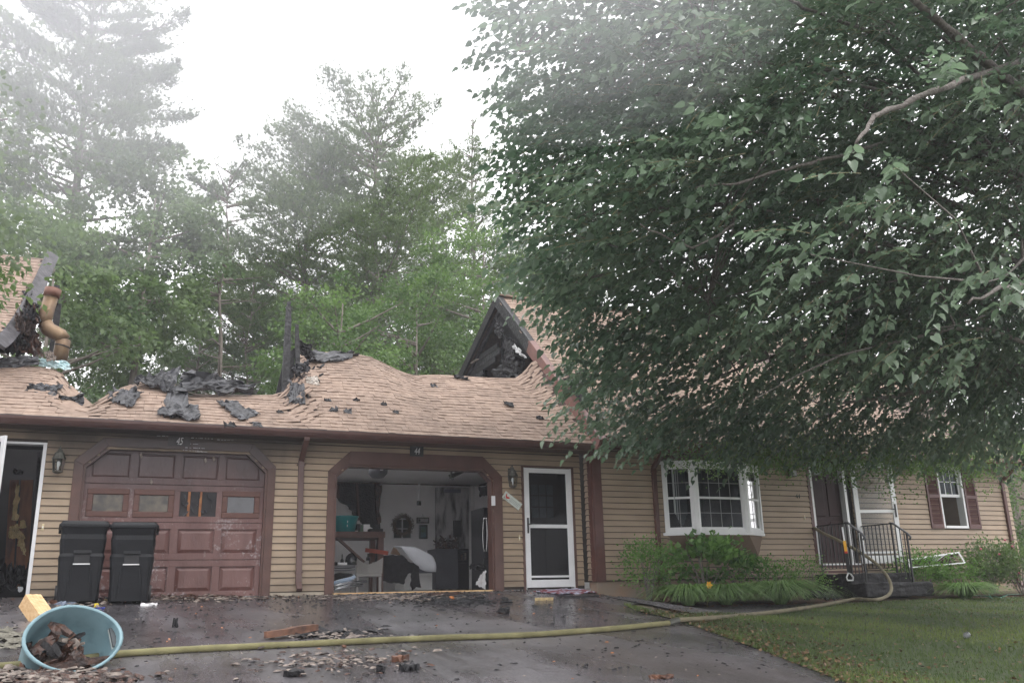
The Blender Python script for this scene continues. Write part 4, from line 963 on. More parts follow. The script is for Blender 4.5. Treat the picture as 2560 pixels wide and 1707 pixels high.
obj('rim', MB().lathe(c, [(.238, .272), (.252, .275), (.252, .29), (.238, .292)], 24), teal2, parent=t)
obj('vent_slots', MB().box(c.x - .006, c.x + .006, c.y - .232, c.y - .225, c.z + .16, c.z + .2).box(c.x - .006, c.x + .006, c.y - .222, c.y - .212, c.z + .09, c.z + .13), white, parent=t)
obj('paint_can', MB().lathe(at(893, 1325, 16.4), [(0, 0), (.06, 0), (.06, .11), (0, .11)], 14), charm, label='black round tin beside the teal tub on the workbench', cat='tin')
obj('small_box', bx(899, 908, 1311, 1328, 16.5, .12), mat('green_box', (.04, .09, .05), .5, .1, 5), label='dark green little box on the workbench', cat='box')
obj('small_box', bx(909, 925, 1310, 1328, 16.5, .12), offwhite, label='pale little box on the workbench', cat='box')
obj('small_box', bx(926, 958, 1321, 1328, 16.3, .2), charm, label='flat dark burnt box at the right end of the workbench', cat='box')
# window-mirror with wreath
wm = thing('window_mirror', 'white arched window-frame mirror hanging on the garage back wall', 'mirror', at(1006, 1344, 19.5))
a = at(981, 1344, 19.5); b = at(1031, 1298, 19.5)
obj('frame', MB().box(a.x, a.x + .03, 19.5, 19.54, a.z, b.z).box(b.x - .03, b.x, 19.5, 19.54, a.z, b.z).box(a.x, b.x, 19.501, 19.54, a.z - .03, a.z).box(a.x + .03, b.x - .03, 19.501, 19.54, b.z, b.z + .03), white, parent=wm)
obj('muntin', MB().box((a.x + b.x) / 2 - .012, (a.x + b.x) / 2 + .012, 19.505, 19.53, a.z, b.z).box(a.x + .03, b.x - .03, 19.507, 19.528, (a.z + b.z) / 2 - .01, (a.z + b.z) / 2 + .01), white, parent=wm)
obj('mirror_glass', MB().box(a.x + .02, b.x - .02, 19.53, 19.545, a.z, b.z), mat('mirror', (.12, .13, .13), .08, .3, 4, metallic=.6), parent=wm)
wr = MB(); c = at(1006, 1312, 19.4)
wr.tube([c + V3((.19 * math.cos(q), .01 * math.sin(5 * q), .19 * math.sin(q))) for q in np.linspace(0, 2 * math.pi, 30)], .035, 7, cap=False)
for i in range(420):
    q = random.uniform(0, 6.283); r = .19 + random.uniform(-.05, .06); p = c + V3((r * math.cos(q), random.uniform(-.05, .02), r * math.sin(q)))
    dd = V3((math.cos(q + random.uniform(.3, 1.6)), random.uniform(-.5, .1), math.sin(q + random.uniform(.3, 1.6)))) * random.uniform(.03, .06); s_ = dd.cross(V3((0, 1, 0))).normalized() * .006
    wr.add([p - s_, p + s_, p + dd], [(0, 1, 2)])
obj('wreath', wr, mat('wreath_twigs', (.05, .035, .025), .8, .4, 20, col2=(.12, .08, .05)), label='round dark twig wreath hanging over the window mirror', cat='wreath')
sg = thing('wall_sign', 'little black-framed white sign on the back wall right of the wreath', 'sign', at(1057, 1307, 19.5))
obj('frame', bx(1042, 1073, 1293, 1307, 19.5, .03), black_iron, parent=sg); obj('face', bx(1044.5, 1070.5, 1295.5, 1304.5, 19.494, .01), mat('sign_face', (.40, .40, .40), .6, .2, 20), parent=sg)
obj('emblem', bx(1046, 1051, 1297, 1303, 19.488, .005), black_iron, parent=sg)
obj('hook', MB().tube([at(1055, 1293, 19.49), at(1057, 1284, 19.49), at(1060, 1293, 19.49)], .004, 4), black_iron, parent=sg)
pc = thing('framed_picture', 'small dark framed green-and-blue picture below the little sign', 'picture', at(1059, 1346, 19.5))
obj('frame', bx(1048, 1069, 1311, 1346, 19.5, .03), mat('pic_frame', (.03, .045, .05), .4, .1, 5), parent=pc, bevel=.004)
obj('print', bx(1052, 1065, 1316, 1342, 19.494, .01), mat('pic_print', (.10, .22, .28), .6, .3, 6, col2=(.05, .10, .05)), parent=pc)
# heaped burnt cabinet and things at the right
cb = thing('burnt_cabinet', 'sooty grey cabinet with scorched debris heaped on its top', 'cabinet', at(1120, 1470, 18.7))
obj('carcass', bx(1090, 1145, 1371, 1472, 18.7, .6), mat('sooty_grey', (.10, .10, .115), .5, .2, 3), parent=cb)
hb = MB()
for i in range(60):
    p = at(random.uniform(1092, 1140), random.uniform(1342 if i % 2 else 1352, 1372), 18.75); hb.bar(p, p + V3((random.uniform(-.12, .12), random.uniform(-.05, .05), random.uniform(-.06, .1))), random.uniform(.02, .06), random.uniform(.01, .04))
obj('debris_heap', hb, wood_r, parent=cb, kind='stuff')
obj('shelf', bx(1146, 1172, 1371, 1376, 18.8, .4), charm, parent=cb); obj('shelf', bx(1146, 1172, 1400, 1406, 18.8, .4), charm, parent=cb)
obj('back_panel', bx(1146, 1172, 1376, 1472, 19.1, .1), dark_in, parent=cb)
for q in range(5): obj('shelf_item', bx(1148 + q * 4.5, 1152 + q * 4.5, 1378 + (q * 7) % 9, 1399, 18.85, .1), (charm, wood_r, felt, wood_t, charm)[q], parent=cb)
# fridge
fr_ = thing('refrigerator', 'tall black refrigerator with curved chrome handles at the right of the bay', 'refrigerator', at(1218, 1478, 17.0))
a = at(1211, 1478, 16.9); ztp = at(1211, 1268, 16.9).z
obj('cabinet', MB().box(a.x, a.x + .9, 16.9, 17.6, Z0, ztp), mat('black_enamel', (.02, .02, .023), .25, .2, 4), parent=fr_, bevel=.01)
obj('door_line', MB().box(a.x - .002, a.x + .9, 16.898, 16.91, at(1211, 1398, 16.9).z, at(1211, 1397, 16.9).z), chrome, parent=fr_)
for x0, sgn in ((1207, -1), (1218, 1)):
    pts = [at(x0 + sgn * 0 + (6 if sgn < 0 else -4) * abs(2 * q - 1) ** 2 * .6, 1294 + 84 * q, 16.8) for q in np.linspace(0, 1, 12)]
    obj('handle', MB().tube(pts, .012, 6), chrome, parent=fr_, smooth=True)
mo = thing('motor_tool', 'dark round tool with a bright silver tip leaning beside the refrigerator', 'tool', at(1190, 1345, 17.6))
obj('body', MB().lathe(at(1190, 1333, 17.6), [(0, -.08), (.07, -.06), (.08, 0), (.06, .06), (0, .07)], 12), charm, parent=mo, smooth=True); obj('tip', MB().bar(at(1184, 1320, 17.6), at(1190, 1318, 17.6), .06, .03), chrome, parent=mo)
hs_ = MB().tube([at(1205, 1295, 17.3), at(1200, 1320, 17.3), at(1203, 1350, 17.3), at(1196, 1368, 17.3)], [.03, .05, .05, .03], 8); obj('hanging_bag', hs_, mat('dark_bag', (.07, .045, .04), .7, .4, 6), label='limp brown bag hanging on the wall by the refrigerator', cat='bag')
hs_ = MB().tube([at(1194, 1362, 17.5), at(1195, 1369, 17.5), at(1200, 1370, 17.5), at(1203, 1364, 17.5), at(1204, 1345, 17.5)], .012, 5); obj('wall_hook', hs_, black_iron, label='black coat hook on the wall by the refrigerator', cat='hook')
crumple('fallen_board', (at(1172, 1422, 16.6), at(1215, 1430, 16.5), at(1215, 1410, 16.6), at(1175, 1410, 16.7)), charm, 41, .04, label='charred black board lying across things beside the refrigerator', cat='board')
crumple('torn_drywall', (at(1190, 1462, 16.3), at(1214, 1474, 16.2), at(1214, 1425, 16.4), at(1200, 1440, 16.4)), offwhite, 42, .04, label='torn white drywall leaning at the foot of the refrigerator', cat='drywall')
# washer, fallen drywall, black tarp
ws = thing('washing_machine', 'white top-loading washing machine half hidden by the fallen drywall', 'washing machine', at(1045, 1476, 17.6))
obj('cabinet', bx(1010, 1081, 1432, 1476, 17.5, .65), mat('appliance_white', (.62, .62, .61), .35, .05, 3), parent=ws, bevel=.01); obj('lid', bx(1036, 1078, 1418, 1434, 17.8, .3), mat('dark_lid', (.05, .055, .07), .3, .1, 3), parent=ws)
obj('panel_line', bx(1012, 1079, 1440, 1441, 17.494, .01), charm, parent=ws)
sheetp = []
nu = 18; mb = MB()
for i in range(nu + 1):
    t = i / nu
    top = at(985 + 95 * t, 1366 + (2 * t if t < .5 else 1 + 52 * (t - .5) ** 1.3 * 1.2), 17.3 - .15 * t); bot = at(1003 + 86 * t, 1368 + 60 * t ** .8 + 14 * math.sin(t * 3.1) - 30 * (t > 2), 16.8)
    for j in range(7): s = j / 6; p = top.lerp(bot, s); p.y -= .12 * math.sin(s * 3.1); p.z += .03 * noise.noise(p * 3); mb.v.append(p)
mb.f = [(i * 7 + j, (i + 1) * 7 + j, (i + 1) * 7 + j + 1, i * 7 + j + 1) for i in range(nu) for j in range(6)]
o = obj('fallen_drywall', mb, mat('curled_drywall', (.50, .51, .54), .6, .1, 3), smooth=True, label='pale curled drywall sheet fallen over the washing machine', cat='drywall'); so = o.modifiers.new('thickness', 'SOLIDIFY'); so.thickness = .015
gthing('torn_paper', 'brown torn paper edge standing at the left end of the fallen drywall', 'drywall paper', [(976, 1384), (984, 1367), (990, 1370), (1003, 1388)], 16.78, mat('kraft', (.18, .11, .07), .8, .3, 8), .015)
gthing('black_sheet', 'black scorched sheet hanging in front of the washing machine', 'tarpaulin', jag([(958, 1388), (1004, 1386), (1020, 1402), (1046, 1414), (1048, 1428), (1020, 1434), (1012, 1450), (1010, 1460), (985, 1456), (957, 1452)], 2, 4, 3), 16.75, charm, .03)
gthing('black_flap', 'narrow black scorched flap reaching the floor in front of the washer', 'tarpaulin', jag([(1030, 1430), (1047, 1428), (1053, 1468), (1040, 1466), (1030, 1476), (1026, 1458)], 2, 3, 6), 16.7, charm, .03)
o = obj('red_board', MB().bar(at(914, 1374, 16.2), at(970, 1382, 15.9), .03, .07, up=(0, 0, 1)), mat('red_board', (.28, .06, .035), .5, .2, 6), label='red board sticking out past the workbench legs', cat='board')
# white resin chair
ch = thing('plastic_chair', 'beige plastic armchair in front of the workbench', 'chair', at(920, 1476, 15.9)); chm = mat('resin', (.30, .285, .27), .45, .1, 4)
mb = MB(); a = at(889, 1476, 15.8); b = at(954, 1476, 15.8); zs = at(900, 1434, 15.8).z; zbk = at(900, 1400, 15.8).z
obj('seat', MB().box(a.x, b.x, 15.8, 16.25, zs - .05, zs), chm, parent=ch, bevel=.015)
bk = MB(); n = 10
for i in range(n + 1):
    t = i / n; xx = a.x + (b.x - a.x) * t; zz = zbk - .10 * math.sin(t * math.pi) + .04; bk.v += [(xx, 15.78 + .1 * math.sin(t * math.pi), zs), (xx, 15.74 + .1 * math.sin(t * math.pi), zz), (xx, 15.80 + .1 * math.sin(t * math.pi), zs), (xx, 15.76 + .1 * math.sin(t * math.pi), zz)]
bk.f = [q for i in range(n) for q in ((4*i, 4*i+4, 4*i+5, 4*i+1), (4*i+2, 4*i+3, 4*i+7, 4*i+6), (4*i+1, 4*i+5, 4*i+7, 4*i+3))]
obj('backrest', bk, chm, parent=ch)
for x_ in (a.x + .03, b.x - .03):
    for y_ in (15.82, 16.2): obj('leg', MB().bar((x_, y_, Z0), (x_, y_, zs - .05), .045), chm, parent=ch)
    obj('armrest', MB().bar((x_, 15.8, zs + .2), (x_, 16.25, zs + .2), .06, .03), chm, parent=ch)
# shelf, bottles, sled, chrome things at lower left
sh = thing('low_shelf', 'low grey shelf with tools at the lower left of garage 44', 'shelf', at(855, 1476, 16.2))
for y0, y1 in ((1412, 1419), (1422, 1425)): obj('shelf_board', bx(826, 888, y0, y1, 16.0, .5), mat('shelf_grey', (.25, .25, .26), .6, .1, 4), parent=sh)
obj('shelf_side', bx(826, 830, 1412, 1476, 16.05, .45), bench_m, parent=sh)
obj('glass_cloche', MB().lathe(at(878, 1411, 16.2), [(.10, 0), (.115, .06), (.10, .14), (.05, .19), (.012, .2), (.012, .24), (0, .24)], 16), mat('dark_glass_jar', (.05, .055, .06), .12, .3, 5, spec=.8), label='dark dome-shaped jar on the low shelf', cat='jar', smooth=True)
obj('bottle', MB().lathe(at(855, 1408, 16.1), [(0, 0), (.035, 0), (.03, .06), (.01, .09), (.01, .16), (0, .16)], 10), charm, label='black long-necked spray bottle on the low shelf', cat='bottle')
obj('bottle', MB().lathe(at(920, 1400, 15.7), [(0, 0), (.035, 0), (.03, .05), (.012, .07), (.012, .12), (0, .12)], 10), charm, label='black bottle standing above the chair back', cat='bottle')
obj('small_box', bx(845, 868, 1405, 1412, 15.9, .15), offwhite, label='flat white box on the low shelf front', cat='box')
obj('small_box', bx(828, 844, 1404, 1412, 15.9, .15), charm, label='flat black box at the left of the low shelf', cat='box')
gthing('dark_bin', 'black rounded bag behind the blue sled', 'bag', [(829, 1436), (850, 1431), (880, 1433), (888, 1440), (880, 1456), (829, 1462)], 15.7, charm, .2)
pts = [at(*q, 15.3) for q in ((826, 1460), (845, 1454), (865, 1449), (880, 1445), (888, 1439))]
obj('sled', MB().tube(pts, [.03, .035, .035, .035, .025], 8), mat('sled_blue', (.12, .28, .55), .3, .6, 9, col2=(.6, .65, .7)), smooth=True, label='blue and white rolled sled at the lower left of garage 44', cat='sled')
for k_, (q0, q1) in enumerate((((826, 1466), (918, 1452)), ((832, 1474), (905, 1461)))):
    obj('chrome_tube', MB().tube([at(*q0, 15.1 - .2 * k_), at((q0[0] + q1[0]) / 2, (q0[1] + q1[1]) / 2 - 3, 15.2 - .2 * k_), at(*q1, 15.4 - .2 * k_)], .022, 8), mat('steel_tube', (.45, .46, .48), .2, .1, 9, metallic=.9), smooth=True, label=('upper' if k_ == 0 else 'lower') + ' bent steel tube lying in the garage doorway', cat='tube')
obj('keypad', bx(1230, 1238, 1239, 1263, D - .06, .03), white, label='small white keypad on the brown garage surround', cat='keypad')

# ------------------------------------------------------------------ burned rooms at the left
LY = 17.2
br = hp('burned_room', MB().box(-8, 2.65, LY, LY + .1, 0, 3.3), dark_in, label='blackened room behind the open side door')
obj('room_ceiling', MB().box(-8, 2.65, D + .16, 16.5, 2.46, 2.5), charm, parent=br)  # stops short of the back wall, an added gap for sky light
obj('room_partition', MB().box(-.86, -.76, D + .16, LY, 0, 2.46), dark_in, parent=br); obj('room_partition', MB().box(-2.6, -2.5, D + .16, LY, 0, 2.46), dark_in, parent=br)
stm = mat('scorched_stud2', (.10, .035, .016), .6, .5, 6, .3, 20, col2=(.32, .12, .045), stretch=(2, 1, .4))
for px, px2 in ((20, 38), (52, 60)):
    a = at(px, 1470, 15.8); b = at(px + 16, 1200, 15.8); obj('stud', MB().bar(a, b, .12 if px < 30 else .17, .05, up=(0, 1, 0)), stm, parent=br)
obj('stud', MB().bar(at(84, 1440, 15.5), at(98, 1130, 15.5), .05, .05, up=(0, 1, 0)), charm, parent=br)
crumple('insulation_scrap', (at(22, 1345, 15.4), at(48, 1345, 15.4), at(45, 1310, 15.4), at(25, 1315, 15.4)), insul, 51, .05, parent=br)
crumple('insulation_scrap', (at(45, 1355, 15.3), at(64, 1390, 15.3), at(60, 1340, 15.3), at(50, 1328, 15.3)), insul, 52, .05, parent=br)
crumple('insulation_scrap', (at(30, 1300, 15.5), at(42, 1300, 15.5), at(48, 1215, 15.5), at(42, 1215, 15.5)), insul, 53, .04, parent=br)
crumple('insulation_scrap', (at(50, 1320, 15.4), at(66, 1318, 15.4), at(60, 1300, 15.4), at(52, 1302, 15.4)), insul, 57, .04, parent=br)
crumple('charred_heap', (at(-10, 1478, 14.8), at(72, 1478, 14.8), at(75, 1440, 16), at(0, 1430, 16)), charm, 54, .2, parent=br, nu=20, nv=16)
crumple('plastic_scrap', (at(33, 1186, 15.0), at(56, 1188, 15.0), at(52, 1178, 15.1), at(36, 1174, 15.1)), felt, 55, .04, parent=br)
crumple('paint_sack', (at(45, 1478, 14.6), at(56, 1478, 14.6), at(55, 1468, 14.7), at(46, 1468, 14.7)), white, 56, .02, parent=br)

# ------------------------------------------------------------------ left wing fragment and flue
lw = thing('collapsed_left_roof', 'collapsed steep shingle roof end with grey rake board, at the left edge', 'roof', (-2.5, 16, 3.5))
LX = -1.62
def lroof(X, s):
    y = 14.7 + 3.1 * s; zt = at(86, 645, 17.8).z; z0_ = 3.72; z = z0_ + (zt - z0_) * (s ** 1.15) - .12 * math.sin(s * math.pi)
    return V3((X - .28 * (1 - s) + .0, y, z))
mb = MB()
for i in range(9):
    for j in range(13): p = lroof(-4.2 + (4.2 + LX) * i / 8, j / 12); mb.v.append((p.x, p.y, p.z - .015))
mb.f = [(i * 13 + j, (i + 1) * 13 + j, (i + 1) * 13 + j + 1, i * 13 + j + 1) for i in range(8) for j in range(12)]
o = obj('deck', mb, shing_dark, parent=lw); so = o.modifiers.new('th', 'SOLIDIFY'); so.thickness = .03
ts = course_tabs(lroof, lambda X: 4.3, -4.2, LX, 4.25, .6); 
shing_field(ts, lw)
rk = MB(); rl = [lroof(LX + .05, s) + V3((0, 0, .02)) for s in np.linspace(0, 1.04, 14)]
for a, b in zip(rl, rl[1:]): rk.bar(a, b + (b - a) * .03, .22, .05, up=(.5, -.5, .6))
obj('rake_board', rk, mat('grey_charred_board', (.02, .019, .021), .55, .5, 6, .6, 20, col2=(.085, .08, .088)), parent=lw)
for i in range(7):
    x, y = random.uniform(28, 62), random.uniform(770, 860)
    crumple('torn_shingle', (at(x, y + 25, 15.6), at(x + 40, y + 30, 15.6), at(x + 35, y - 10, 15.8), at(x + 5, y - 20, 15.8)), random.choice((felt, wood_r, shing_dark, charw)), 60 + i, .12, parent=lw)
crumple('torn_shingle', (at(-20, 925, 15.4), at(98, 912, 15.4), at(95, 890, 15.5), at(0, 895, 15.5)), felt, 70, .03, parent=lw, ragged=.06)
crumple('torn_shingle', (at(-15, 885, 15.7), at(60, 895, 15.7), at(80, 850, 15.9), at(0, 830, 15.9)), charm, 71, .15, parent=lw)
crumple('torn_shingle', (at(60, 890, 15.6), at(110, 888, 15.6), at(85, 815, 15.8), at(65, 810, 15.8)), wood_r, 72, .1, parent=lw)
crumple('torn_shingle', (at(55, 800, 16.4), at(75, 810, 16.4), at(78, 735, 16.8), at(55, 730, 16.8)), charw, 73, .1, parent=lw)
obj('splinter', MB().bar(at(72, 640, 17.6), at(66, 622, 17.6), .03, .02), wood_t, parent=lw)
fl_ = thing('flue_pipe', 'bent rusty metal flue pipe with an elbow, left of the burned roof', 'flue pipe', at(147, 910, 15.9))
fp = [at(*q) for q in ((146, 915, 15.7), (155, 868, 15.7), (158, 850, 15.7), (150, 838, 15.7), (134, 830, 15.7), (120, 822, 15.7), (112, 808, 15.7), (114, 790, 15.7), (128, 742, 15.7))]
obj('pipe', MB().tube(fp[:3], .115, 18), rust, parent=fl_, smooth=True)
obj('elbow', MB().tube(fp[2:7], .118, 18), rust, parent=fl_, smooth=True)
obj('pipe', MB().tube(fp[6:], .108, 18), rust, parent=fl_, smooth=True)
obj('collar', MB().tube([fp[-1], fp[-1] + (fp[-1] - fp[-2]).normalized() * .14], .126, 18), mat('rust_red', (.16, .07, .045), .6, .3, 6), parent=fl_, smooth=True)
obj('seam', MB().tube([fp[1], fp[1] + V3((.004, 0, .02))], .121, 18), charm, parent=fl_)
obj('charred_post', MB().bar(at(131, 880, 16.1), at(146, 760, 16.2), .10, .05, up=(0, 1, 0)).bar(at(138, 760, 16.1), at(142, 715, 16.2), .09, .05, up=(0, 1, 0)), charm, label='thin charred post right behind the flue pipe', cat='post')
crumple('foam_insulation', (at(100, 915, 15.5), at(176, 925, 15.3), at(172, 908, 15.4), at(105, 895, 15.5)), foam, 74, .06, label='pale blue foam insulation around the foot of the flue', cat='insulation', ragged=.1)
crumple('pale_scrap', (at(118, 905, 15.3), at(140, 900, 15.3), at(130, 878, 15.4), at(112, 880, 15.4)), wood_t, 75, .04, label='pale splinters beside the foot of the flue', cat='scrap')

# ------------------------------------------------------------------ wall lanterns, plaque, bells
def lantern(cx, zc_, label):
    t = thing('wall_lantern', label, 'lantern', (cx, D - .02, zc_), 'wall lanterns'); y = D - .15
    obj('backplate', MB().box(cx - .035, cx + .035, D - .045, D - .018, zc_ - .02, zc_ + .2), metal_d, parent=t, bevel=.004)
    obj('arm', MB().tube([(cx, D - .03, zc_ + .14), (cx, D - .09, zc_ + .22), (cx, y, zc_ + .235), (cx, y, zc_ + .20)], .008, 6), metal_d, parent=t)
    obj('roof', MB().lathe((cx, y, zc_), [(.0, .21), (.02, .20), (.028, .17), (.06, .14), (.072, .10), (.092, .065), (.094, .055), (0, .055)], 8), metal_d, parent=t)
    cg = MB()
    for k in range(6):
        a = k * math.pi / 3 + .3; cg.bar((cx + .085 * math.cos(a), y + .085 * math.sin(a), zc_ + .055), (cx + .062 * math.cos(a), y + .062 * math.sin(a), zc_ - .13), .008)
    cg.lathe((cx, y, zc_), [(0, -.155), (.03, -.15), (.068, -.13), (.068, -.12), (0, -.12)], 8)
    obj('cage', cg, metal_d, parent=t)
    obj('lamp_glass', MB().lathe((cx, y, zc_), [(.081, .053), (.060, -.119)], 6), glass_c, parent=t)
    obj('bulb', MB().lathe((cx, y, zc_), [(0, -.10), (.012, -.10), (.012, -.06), (.026, -.03), (.026, 0), (.014, .02), (0, .025)], 10), mat('bulb', (.8, .8, .8), .2, .02, 4), parent=t, smooth=True)
    return t
p = at(146, 1160, D - .15); lantern(p.x, p.z + .02, 'sooty brass wall lantern beside the open door at the left')
p = at(1282, 1200, D - .15); lantern(p.x, p.z + .02, 'bronze wall lantern with a visible bulb, left of the white storm door')
pl_ = thing('bird_plaque', 'tilted white plaque with a red cardinal hanging under the lantern', 'plaque', at(1278, 1255, D - .05))
c = at(1279, 1250, D - .04); ang = .62; ux, uz = V3((math.cos(ang), 0, -math.sin(ang))), V3((math.sin(ang), 0, math.cos(ang)))
c = (at(1259, 1236, D - .04) + at(1301, 1266, D - .04)) / 2
obj('plaque_board', MB().obox(c, ux * .185, (0, .008, 0), uz * .065), mat('plaque', (.62, .66, .60), .5, .08, 12), parent=pl_)
bdm = mat('cardinal_red', (.55, .03, .02), .5, .1, 8)
bd = MB(); o_ = c - ux * .115 + V3((0, -.0105, 0))
def onp(pts, mb, y=0): mb.add([o_ + ux * a + uz * b + V3((0, y, 0)) for a, b in pts] + [o_ + ux * a + uz * b + V3((0, .003, 0)) for a, b in pts], [tuple(range(len(pts)))] + [(i, i + len(pts), (i + 1) % len(pts) + len(pts), (i + 1) % len(pts)) for i in range(len(pts))])
onp([(-.03, .055), (-.035, .02), (-.02, -.02), (.01, -.035), (.045, -.01), (.06, .012), (.02, .01), (.0, .0), (-.018, .018)], bd); obj('painted_bird', bd, bdm, parent=pl_)
tw = MB(); onp([(-.05, -.05), (.05, -.052), (.05, -.046), (-.05, -.044)], tw, -.0005); onp([(-.045, -.03), (-.03, -.045), (-.035, -.02)], tw, -.0006); obj('painted_sprig', tw, mat('sprig', (.05, .13, .05), .6, .1, 8), parent=pl_)
ln = MB()
for k, (a, b) in enumerate(((.0, .22), (.03, .24), (.06, .20))): 
    onp([(.07 + k * .0, .022 - k * .024), (.07 + b, .022 - k * .024), (.07 + b, .016 - k * .024), (.07, .016 - k * .024)], ln, -.0004)
obj('lettering', ln, mat('faded_script', (.33, .36, .36), .6, .3, 90), parent=pl_)
for px, py, Y, lab in ((107, 1317, D, 'brass doorbell button by the open door at the far left'), (1299, 1344, D, 'brass doorbell button left of the white storm door'), (2012, 1293, D2, 'pale doorbell button left of the maroon entry door')):
    p = at(px, py, Y - .03); b_ = thing('doorbell', lab, 'doorbell', p)
    obj('plate', MB().box(p.x - .014, p.x + .014, Y - .03, Y - .012, p.z - .045, p.z + .045), mat('brass', (.62, .52, .32), .35, .1, 9), parent=b_, bevel=.003)
    obj('button', MB().box(p.x - .007, p.x + .007, Y - .035, Y - .029, p.z - .012, p.z + .012), white, parent=b_)
p = at(1995, 1240, D2 - .03); text('entry_number', '44', (p.x, D2 - .026, p.z), .115, mat('patina', (.04, .055, .05), .5, .2, 9), house)
p = at(1981, 1180, D2 - .1); el = thing('entry_lantern', 'small dark lantern half hidden by leaves left of the entry door', 'lantern', p)
obj('body', MB().box(p.x - .06, p.x + .06, D2 - .16, D2 - .04, p.z - .09, p.z + .06), metal_d, parent=el, bevel=.01); obj('lamp_glass', MB().box(p.x - .045, p.x + .045, D2 - .163, D2 - .158, p.z - .07, p.z + .03), mat('frosted', (.4, .38, .38), .4, .1, 5), parent=el)
obj('roof', MB().lathe((p.x, D2 - .10, p.z + .06), [(.1, 0), (.04, .07), (0, .09)], 8), metal_d, parent=el)

# ------------------------------------------------------------------ steps and railings
stp = thing('front_steps', 'rough dark granite front steps below the maroon entry door', 'steps', (13.3, 13.1, -.2))
LTz = at(2200, 1433, 12.95).z
LY0 = 12.9
def slab(name, x0, x1, y0, y1, z0, z1):
    mb = MB(); nx_, ny_, nz_ = 14, 5, 3; mb.box(x0, x1, y0, y1, z0, z1); o = obj(name, mb, stone_m, parent=stp, bevel=.015)
    s = o.modifiers.new('sub', 'SUBSURF'); s.subdivision_type = 'SIMPLE'; s.levels = s.render_levels = 4
    tx = bpy.data.textures.new('rock', 'CLOUDS'); tx.noise_scale = .16; dm = o.modifiers.new('rock', 'DISPLACE'); dm.texture = tx; dm.strength = .05; dm.texture_coords = 'GLOBAL'; return o
slab('step', 12.42, 13.95, 12.99, D2 - .03, .02, .22)
slab('step', 12.40, 14.05, 12.62, 13.06, -.20, .045)
slab('footing_stone', 12.46, 13.9, 13.1, D2 - .03, -.35, .02)
def rail(x, y_wall, y_mid, y_end, zl, zt, n1, label):
    t = thing('railing', label, 'railing', (x, y_mid, zl), 'iron railings of the front steps'); T = zl + .92; ze = zt + .875
    obj('top_rail', MB().bar((x, y_wall, T), (x, y_mid, T), .04, .018), black_iron, parent=t)
    obj('handrail', MB().tube([(x, y_mid + .03, T + .01), (x, y_mid - .05, T), (x, y_end, ze), (x, y_end - .05, ze - .06), (x, y_end - .02, ze - .11)], .021, 8), mat('rail_grey', (.10, .10, .11), .35, .2, 12), parent=t, smooth=True)
    obj('bottom_rail', MB().bar((x, y_wall, zl + .1), (x, y_mid, zl + .1), .025, .014), black_iron, parent=t)
    for y, z0_, z1_ in ((y_wall - .02, zl, T), (y_mid, zl, T), (y_end + .03, zt, ze)): obj('post', MB().bar((x, y, z0_), (x, y, z1_), .028), black_iron, parent=t)
    for i in range(1, n1): y = y_wall + (y_mid - y_wall) * i / n1; obj('baluster', MB().bar((x, y, zl + .1), (x, y, T), .014), black_iron, parent=t)
    for i in (1, 2, 3): f = i / 4; y = y_mid + (y_end - y_mid) * f; obj('baluster', MB().bar((x, y, zl + (zt - zl) * f + .0), (x, y, T + (ze - T) * f), .014), black_iron, parent=t)
    return t
rail(12.60, D2 - .05, 13.12, 12.76, .22, .045, 8, 'black iron railing on the left side of the front steps')
rail(13.70, D2 - .05, 13.10, 12.72, .22, .045, 8, 'black iron railing on the right side of the front steps')
# pike pole leaning on the left railing
pk = thing('fire_tool', 'long black fire tool with a yellow band and white D-grip leaning at the front steps', 'fire tool', at(2125, 1445, 12.25))
a = at(2106, 1318, 12.75); b = at(2123, 1432, 12.3)
obj('shaft', MB().bar(a, a.lerp(b, .38), .028), white, parent=pk); obj('band', MB().bar(a.lerp(b, .32), a.lerp(b, .55), .05), mat('yellow_band', (.75, .38, .03), .4, .1, 8), parent=pk)
obj('band', MB().bar(a.lerp(b, .552), a.lerp(b, .60), .052), mat('red_band', (.45, .03, .02), .4, .1, 8), parent=pk, label='narrow red band')
obj('shaft', MB().bar(a.lerp(b, .60), b, .06), black_iron, parent=pk)
dn_ = (b - a).normalized(); g = MB(); q = b; g.tube([q + V3((-.055, 0, -.12)), q + V3((-.07, 0, -.07)), q + V3((-.02, 0, 0)), q + V3((.02, 0, 0)), q + V3((.08, 0, -.07)), q + V3((.065, 0, -.12)), q + V3((-.055, 0, -.12))], .014, 6)
obj('grip', g, mat('grip_white', (.6, .6, .6), .4, .1, 6), parent=pk)

# screen frame leaning on the shrubs
sc_ = thing('window_screen', 'white-framed window screen dropped on the shrubs under the side window', 'window screen', at(2300, 1400, 13.3))
A = [at(2270, 1398, 13.1), at(2396, 1380, 13.35), at(2412, 1406, 13.0), at(2276, 1418, 12.9)]
for i in range(4): obj('frame_bar', MB().bar(A[i], A[(i + 1) % 4], .03, .02), white, parent=sc_)
obj('mesh', MB().add(A, [(0, 1, 2, 3)]), glass_mat('screen_mesh', (.35, .35, .36)), parent=sc_)

